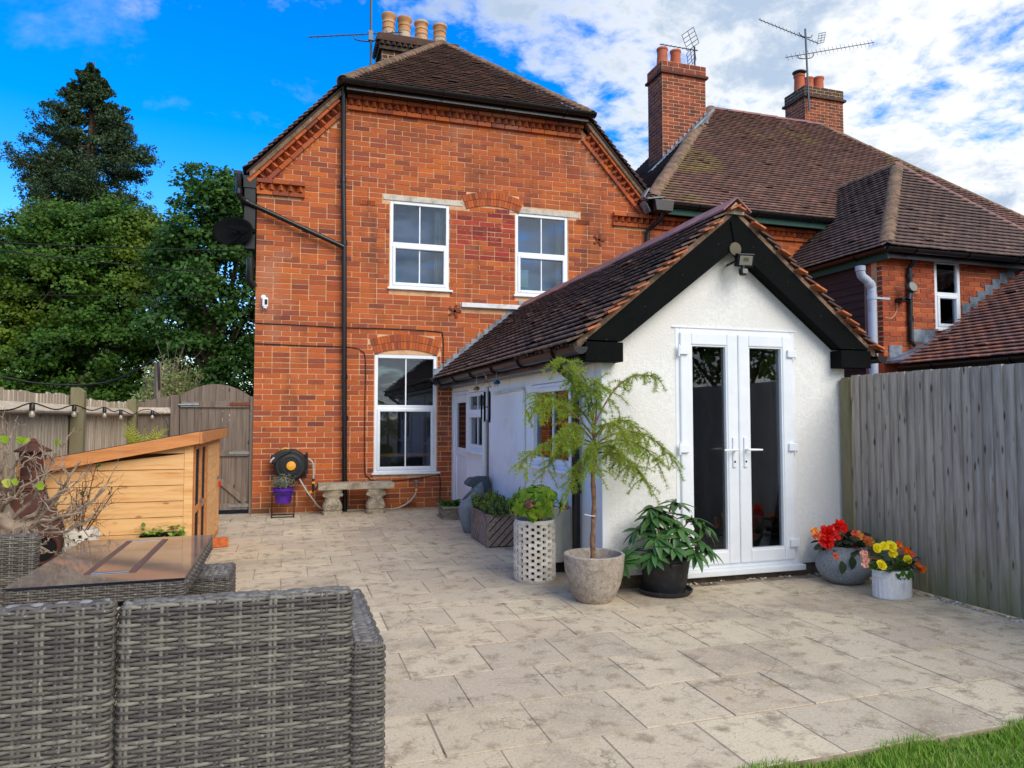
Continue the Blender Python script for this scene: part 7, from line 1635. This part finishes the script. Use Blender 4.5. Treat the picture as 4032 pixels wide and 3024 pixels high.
for k in range(11):
    a = random.uniform(-1.4, 1.6); L = random.uniform(.30, .45); b0 = np.array([-1.72, 9.8, .86]); tip = b0 + np.array([math.sin(a) * L * .75, random.gauss(0, .08), .10 + L * .85 * math.cos(a * .6)]); pts = bez(b0, b0 + (math.sin(a) * .1, 0, L * .7), tip, 14); fst.tube(pts, .003, 4)
    for i in range(2, 15):
        dd = unit(pts[i] - pts[i - 1]); sdd = unit(np.cross(dd, (0, -1, .1)))
        for s in (-1, 1): fms.append(leaf_mat(pts[i], sdd * s + dd * .4, .085 * (1 - i / 17), up=(0, -1, .2)))
pieces(fe, 'leaflet', frm, fms, 290, rest='leaflets'); part('stalks', fst, 'leaf_fern', fe, stuff=True); part('crown', MB().tube([(-1.72, 9.8, 0), (-1.72, 9.8, .87)], [.06, .03], 8), 'bark', fe)
# ------------------------------------------------------------------ television aerials
def yagi(mb, c, d, up, L, n, el, r=.008, back=.0):
    c, d = np.asarray(c, float), unit(d); s = unit(np.cross(d, up)); mb.tube([c - d * back, c + d * (L - back)], r * 1.3, 6)
    for i in range(n): p = c + d * (L * (i + .5) / n - back); mb.tube([p - s * el, p + s * el], r * .7, 4)
def grid_reflector(mb, c, u, v, w, h):
    c, u, v = np.asarray(c, float), unit(u), unit(v)
    for i in range(5): o = v * (i / 4 - .5) * h; mb.tube([c + o - u * w / 2, c + o + u * w / 2], .007, 4)
    for s in (-1, 1): mb.tube([c + u * s * w / 2 - v * h / 2, c + u * s * w / 2 + v * h / 2], .007, 4)
    mb.tube([c - v * h / 2, c + v * h / 2], .007, 4)
a1 = thing('tv_aerial', 'tall mast with long aerial beside the four pale chimney pots', 'aerial', (1.36, 13.2, 7.0))
part('mast', MB().tube([(1.375, 13.2, 7.0), (1.355, 13.2, 9.9)], .022, 8), 'aerial', a1, smooth=True)
m = MB(); yagi(m, (.24, 13.2, 8.30), (1, 0, .22), (0, -1, .2), 1.75, 15, .05); part('boom', m, 'aerial', a1); part('cradle', MB().tube(catm([(1.05, 13.2, 8.47), (1.1, 13.2, 8.39), (1.36, 13.2, 8.40), (1.45, 13.2, 8.45), (1.48, 13.2, 8.56)], 4), .012, 6).box(1.32, 1.40, 13.17, 13.24, 8.42, 8.60), 'aerial', a1)
a2 = thing('chimney_aerial', 'grid-backed aerial on the chimney with two orange pots', 'aerial', (8.29, 13.2, 8.87))
part('mast', MB().tube([(8.29, 13.2, 8.85), (8.29, 13.2, 9.40)], .02, 8), 'aerial', a2); m = MB(); yagi(m, (7.42, 13.15, 9.30), (1, .05, .03), (0, 0, 1), .95, 9, .05); part('boom', m, 'aerial', a2)
m = MB(); grid_reflector(m, (8.13, 13.1, 9.50), unit((.75, -.3, .55)), unit((-.5, -.2, .8)), .30, .34); grid_reflector(m, (8.16, 13.12, 9.12), unit((.5, -.5, .65)), unit((.45, .5, -.7)), .22, .30); part('reflector', m, 'aerial', a2)
a3 = thing('twin_aerial', 'mast carrying two long aerials on the chimney with three pots', 'aerial', (12.26, 14.42, 9.0))
part('mast', MB().tube([(12.31, 14.42, 9.05), (12.24, 14.42, 11.12)], .024, 8), 'aerial', a3)
m = MB(); yagi(m, (10.87, 14.42, 11.13), (1, .1, -.10), (0, -1, .45), 1.95, 16, .09); part('upper_boom', m, 'aerial', a3); m = MB(); grid_reflector(m, (12.80, 14.5, 11.02), (1, 0, .35), (0, -.3, 1), .22, .24); part('reflector', m, 'aerial', a3)
m = MB(); yagi(m, (11.63, 14.42, 10.29), (1, 0, .30), (0, -1, .1), 2.9, 22, .085); part('lower_boom', m, 'aerial', a3)
part('cradle', MB().tube(catm([(12.05, 14.42, 11.0), (12.12, 14.42, 10.92), (12.38, 14.42, 10.92), (12.45, 14.42, 11.0)], 4), .012, 6).tube(catm([(12.0, 14.42, 10.42), (12.05, 14.42, 10.33), (12.4, 14.42, 10.40), (12.48, 14.42, 10.52)], 4), .012, 6), 'aerial', a3)
# ------------------------------------------------------------------ trees
def limb_tree(name, label, base, trunk_h, r, lobes, mat, leaf, clumps, per, bark='bark', seed=1, cr=.42):
    global rng
    rng = np.random.default_rng(seed); t = thing(name, label, 'tree', base); base = np.array(base, float); tm_ = MB()
    top = base + (0, 0, trunk_h); tm_.tube([base, base + (.05, 0, trunk_h * .5), top], [r, r * .8, r * .65], 10); P_, N_ = [], []
    for c, rad in lobes:
        c, rad = np.array(c, float), np.array(rad, float)
        tm_.tube(bez(top - (0, 0, trunk_h * .35 * rng.random()), (top + c) / 2 + (0, 0, -.3), c, 6), [r * .38 * (1 - .12 * i) for i in range(7)], 6)
        for _ in range(5): d = unit(rng.normal(0, 1, 3)); tm_.tube(bez(c, c + d * rad * .5 + (0, 0, .2), c + d * rad * .95, 4), [r * .14, r * .11, r * .08, r * .05, r * .03], 5)
        k = int(clumps * rad[0] * rad[1]); d = rng.normal(0, 1, (k, 3)); d /= np.linalg.norm(d, axis=1)[:, None]; d[:, 2] = np.where(d[:, 2] < -.5, -d[:, 2] * .3, d[:, 2])
        lump = 1 + .16 * np.sin(d[:, 0] * 6 + c[0]) * np.sin(d[:, 1] * 5 + c[1]) * np.sin(d[:, 2] * 7 + 1)
        cc = c + d * rad * (rng.uniform(.62, 1.06, k) * lump)[:, None]
        off = rng.normal(0, 1, (k, per, 3)); off /= np.linalg.norm(off, axis=2)[:, :, None]; off *= rng.random((k, per, 1)) ** .45 * cr * rng.uniform(.6, 1.25, (k, 1, 1)); off[:, :, 2] *= .62
        P_.append((cc[:, None] + off).reshape(-1, 3)); N_.append(np.repeat(d[:, None] * .5 + np.array([0, -.15, .6]), per, 1).reshape(-1, 3))
    V, F = cloud(np.concatenate(P_), np.concatenate(N_), leaf, 1.15, .55); part('trunk', tm_, bark, t, smooth=True); part('crown', np_mesh('crown', V, F, mat), None, t, stuff=True); return t
limb_tree('oak_tree', 'broad dense green tree filling the space behind the left fence', (-6.4, 24, 0), 3.0, .34,
          [((-5.6, 23.6, 6.3), (1.9, 1.7, 1.5)), ((-3.9, 23.8, 6.0), (1.7, 1.6, 1.5)), ((-7.1, 24, 6.2), (1.5, 1.6, 1.5)), ((-6.2, 23, 5.2), (2.0, 1.6, 1.5)), ((-4.3, 23, 4.9), (1.9, 1.6, 1.5)), ((-8.0, 23.5, 4.4), (1.7, 1.6, 1.3)), ((-9.6, 24, 3.6), (1.6, 1.5, 1.3)), ((-5.2, 22.6, 3.4), (2.1, 1.6, 1.4)), ((-7.2, 22.8, 3.3), (1.9, 1.5, 1.4)), ((-3.3, 22.9, 3.2), (1.7, 1.5, 1.4)), ((-9.3, 23.2, 2.2), (1.8, 1.5, 1.3)), ((-7.6, 22.6, 1.8), (1.8, 1.4, 1.2)), ((-5.6, 22.4, 1.7), (1.9, 1.4, 1.2)), ((-3.6, 22.6, 1.6), (1.8, 1.4, 1.2)), ((-4.8, 23.9, 7.0), (1.3, 1.3, .8)), ((-6.3, 23.9, 6.9), (1.2, 1.2, .8)), ((-11.2, 24.5, 2.6), (1.8, 1.5, 1.6))], 'leaf_oak', .108, 46, 78, seed=3)
limb_tree('ash_tree', 'open-crowned green tree with visible stems beside the brick house', (-1.9, 20, 0), 3.0, .22,
          [((-1.9, 20, 7.1), (1.0, 1.0, .9)), ((-1.2, 20.2, 6.9), (.9, 1.0, .9)), ((-2.4, 20, 6.0), (.8, .9, .9)), ((-1.3, 19.8, 5.6), (.8, .9, .8)), ((-2.2, 19.8, 4.6), (.9, .9, .9)), ((-1.1, 20, 4.0), (.8, .9, .9)), ((-2.3, 19.9, 3.2), (.9, .9, .8)), ((-1.2, 19.9, 2.6), (.9, .9, .8)), ((-2.0, 19.8, 1.8), (1.0, .9, .8)), ((-.7, 20.2, 5.2), (.7, .8, .8)), ((-.6, 20.3, 1.5), (.9, .9, .8)), ((-2.9, 20.4, 5.4), (.9, .9, 1.0)), ((-2.9, 20.2, 4.0), (.9, .9, .9)), ((-1.6, 20.4, 6.4), (1.0, .9, .9)), ((-.8, 20.4, 3.2), (.9, .9, 1.0))], 'leaf_ash', .115, 70, 46, seed=5, cr=.38)
def conifer():
    global rng
    rng = np.random.default_rng(9); base = np.array([-11.0, 45, 0]); t = thing('giant_conifer', 'tall dark conical conifer rising above the broad green tree', 'tree', tuple(base)); Hh = 21.7; tm_ = MB(); tm_.tube([base, base + (0, 0, Hh * .5), base + (.1, 0, Hh)], [.75, .42, .03], 10); P_, N_ = [], []
    z = 4.0
    while z < Hh - .3:
        f = (Hh - z) / Hh; nb_ = 9
        for k in range(nb_):
            a = rng.uniform(0, 6.28); L = min(3.5, .06 + .60 * (Hh - z)) * rng.uniform(.62, 1.12)
            if math.cos(a) > .2 and z < 16: L *= .78
            d = np.array([math.cos(a), math.sin(a), 0]); p0 = base + (0, 0, z); p2 = p0 + d * L + (0, 0, -.10 * L + rng.normal(0, .2)); pts = bez(p0, p0 + d * L * .55 + (0, 0, -.22 * L), p2, 7); tm_.tube(pts, [.09 * (1 - .11 * i) * (.5 + f) for i in range(8)], 4)
            for i in range(3, 8):
                for _ in range(2 + (i > 4)):
                    ts = min(1, .25 + (Hh - z) / 6); c = pts[i] + rng.normal(0, (.20 + .12 * f) * ts, 3) * np.array([1, 1, .7]); n_ = 46; off = rng.normal(0, 1, (n_, 3)); off /= np.linalg.norm(off, axis=1)[:, None]; off *= rng.random((n_, 1)) ** .4 * rng.uniform(.24, .46) * ts; P_.append(c + off * (1, 1, .75)); N_.append(off * .6 + np.array([0, 0, .5]))
        z += .40 + .30 * f
    for (sx, sz, hh) in ((3.5, 8.5, 3.9),):        # second leader on the right shoulder
        b2 = base + (sx, .3, sz)
        tm_.tube([base + (0, 0, 6), b2, b2 + (0, 0, hh)], [.3, .2, .03], 6)
        for k in range(60):
            zz = rng.random(); a = rng.uniform(0, 6.28); L = (1 - zz) * 1.9 + .25; p = b2 + (0, 0, zz * hh); e = p + np.array([math.cos(a) * L, math.sin(a) * L, -.1 * L]); tm_.tube([p, e], [.04, .015], 4)
            for s in (.5, .75, 1):
                c = p + (e - p) * s + rng.normal(0, .12, 3); n_ = 40; off = rng.normal(0, .2, (n_, 3)); P_.append(c + off); N_.append(off + np.array([0, 0, .4]))
    V, F = cloud(np.concatenate(P_), np.concatenate(N_), .165, .7, .5); part('trunk', tm_, 'bark', t, smooth=True); part('crown', np_mesh('crown', V, F, 'leaf_conifer'), None, t, stuff=True)
conifer()
def olive():
    t = thing('olive_bush', 'pale feathery bush with upright shoots behind the gate fence', 'bush', (-1.8, 12.5, 0)); sm = MB(); P_, N_ = [], []
    for k in range(120):
        a = rng.uniform(0, 6.28); r = .46 * math.sqrt(rng.random()); tip = np.array([-1.83 + math.cos(a) * r * 1.1, 12.5 + math.sin(a) * r, rng.uniform(1.75, 2.42) - r * .55]); b0 = np.array([-1.83 + math.cos(a) * r * .3, 12.5 + math.sin(a) * r * .3, .6]); pts = bez(b0, (b0 + tip) / 2 + rng.normal(0, .03, 3), tip, 8); sm.tube(pts, .005, 4)
        for i in range(3, 9):
            for _ in range(11): P_.append(pts[i] + rng.normal(0, .035, 3)); N_.append(unit(rng.normal(0, 1, 3)))
    for k in range(6): a = rng.normal(0, .25); sm.tube([(-1.8 + a * .3, 12.5, 2.1), (-1.8 + a, 12.5, 2.1 + rng.uniform(.35, .6))], [.004, .002], 4)
    sm.tube([(-1.83, 12.5, 0), (-1.83, 12.5, .7)], .05, 8); V, F = cloud(np.array(P_), np.array(N_), .066, .55, .4); part('stems', sm, 'bark_pale', t); part('foliage', np_mesh('foliage', V, F, 'leaf_olive'), None, t, stuff=True)
olive()
# the tree beyond the right-hand fence that the glass doors reflect
limb_tree('garden_tree', 'leafy tree beyond the tall fence mirrored in the french doors', (9.5, -3.0, 0), 1.8, .2, [((9.3, -3, 3.6), (1.9, 2.2, 1.4)), ((8.8, -1.2, 2.8), (1.6, 1.8, 1.2)), ((9.4, -5, 3.0), (1.8, 2, 1.4)), ((8.8, .6, 2.4), (1.3, 1.5, 1.0))], 'leaf_oak', .16, 22, 22, seed=8)
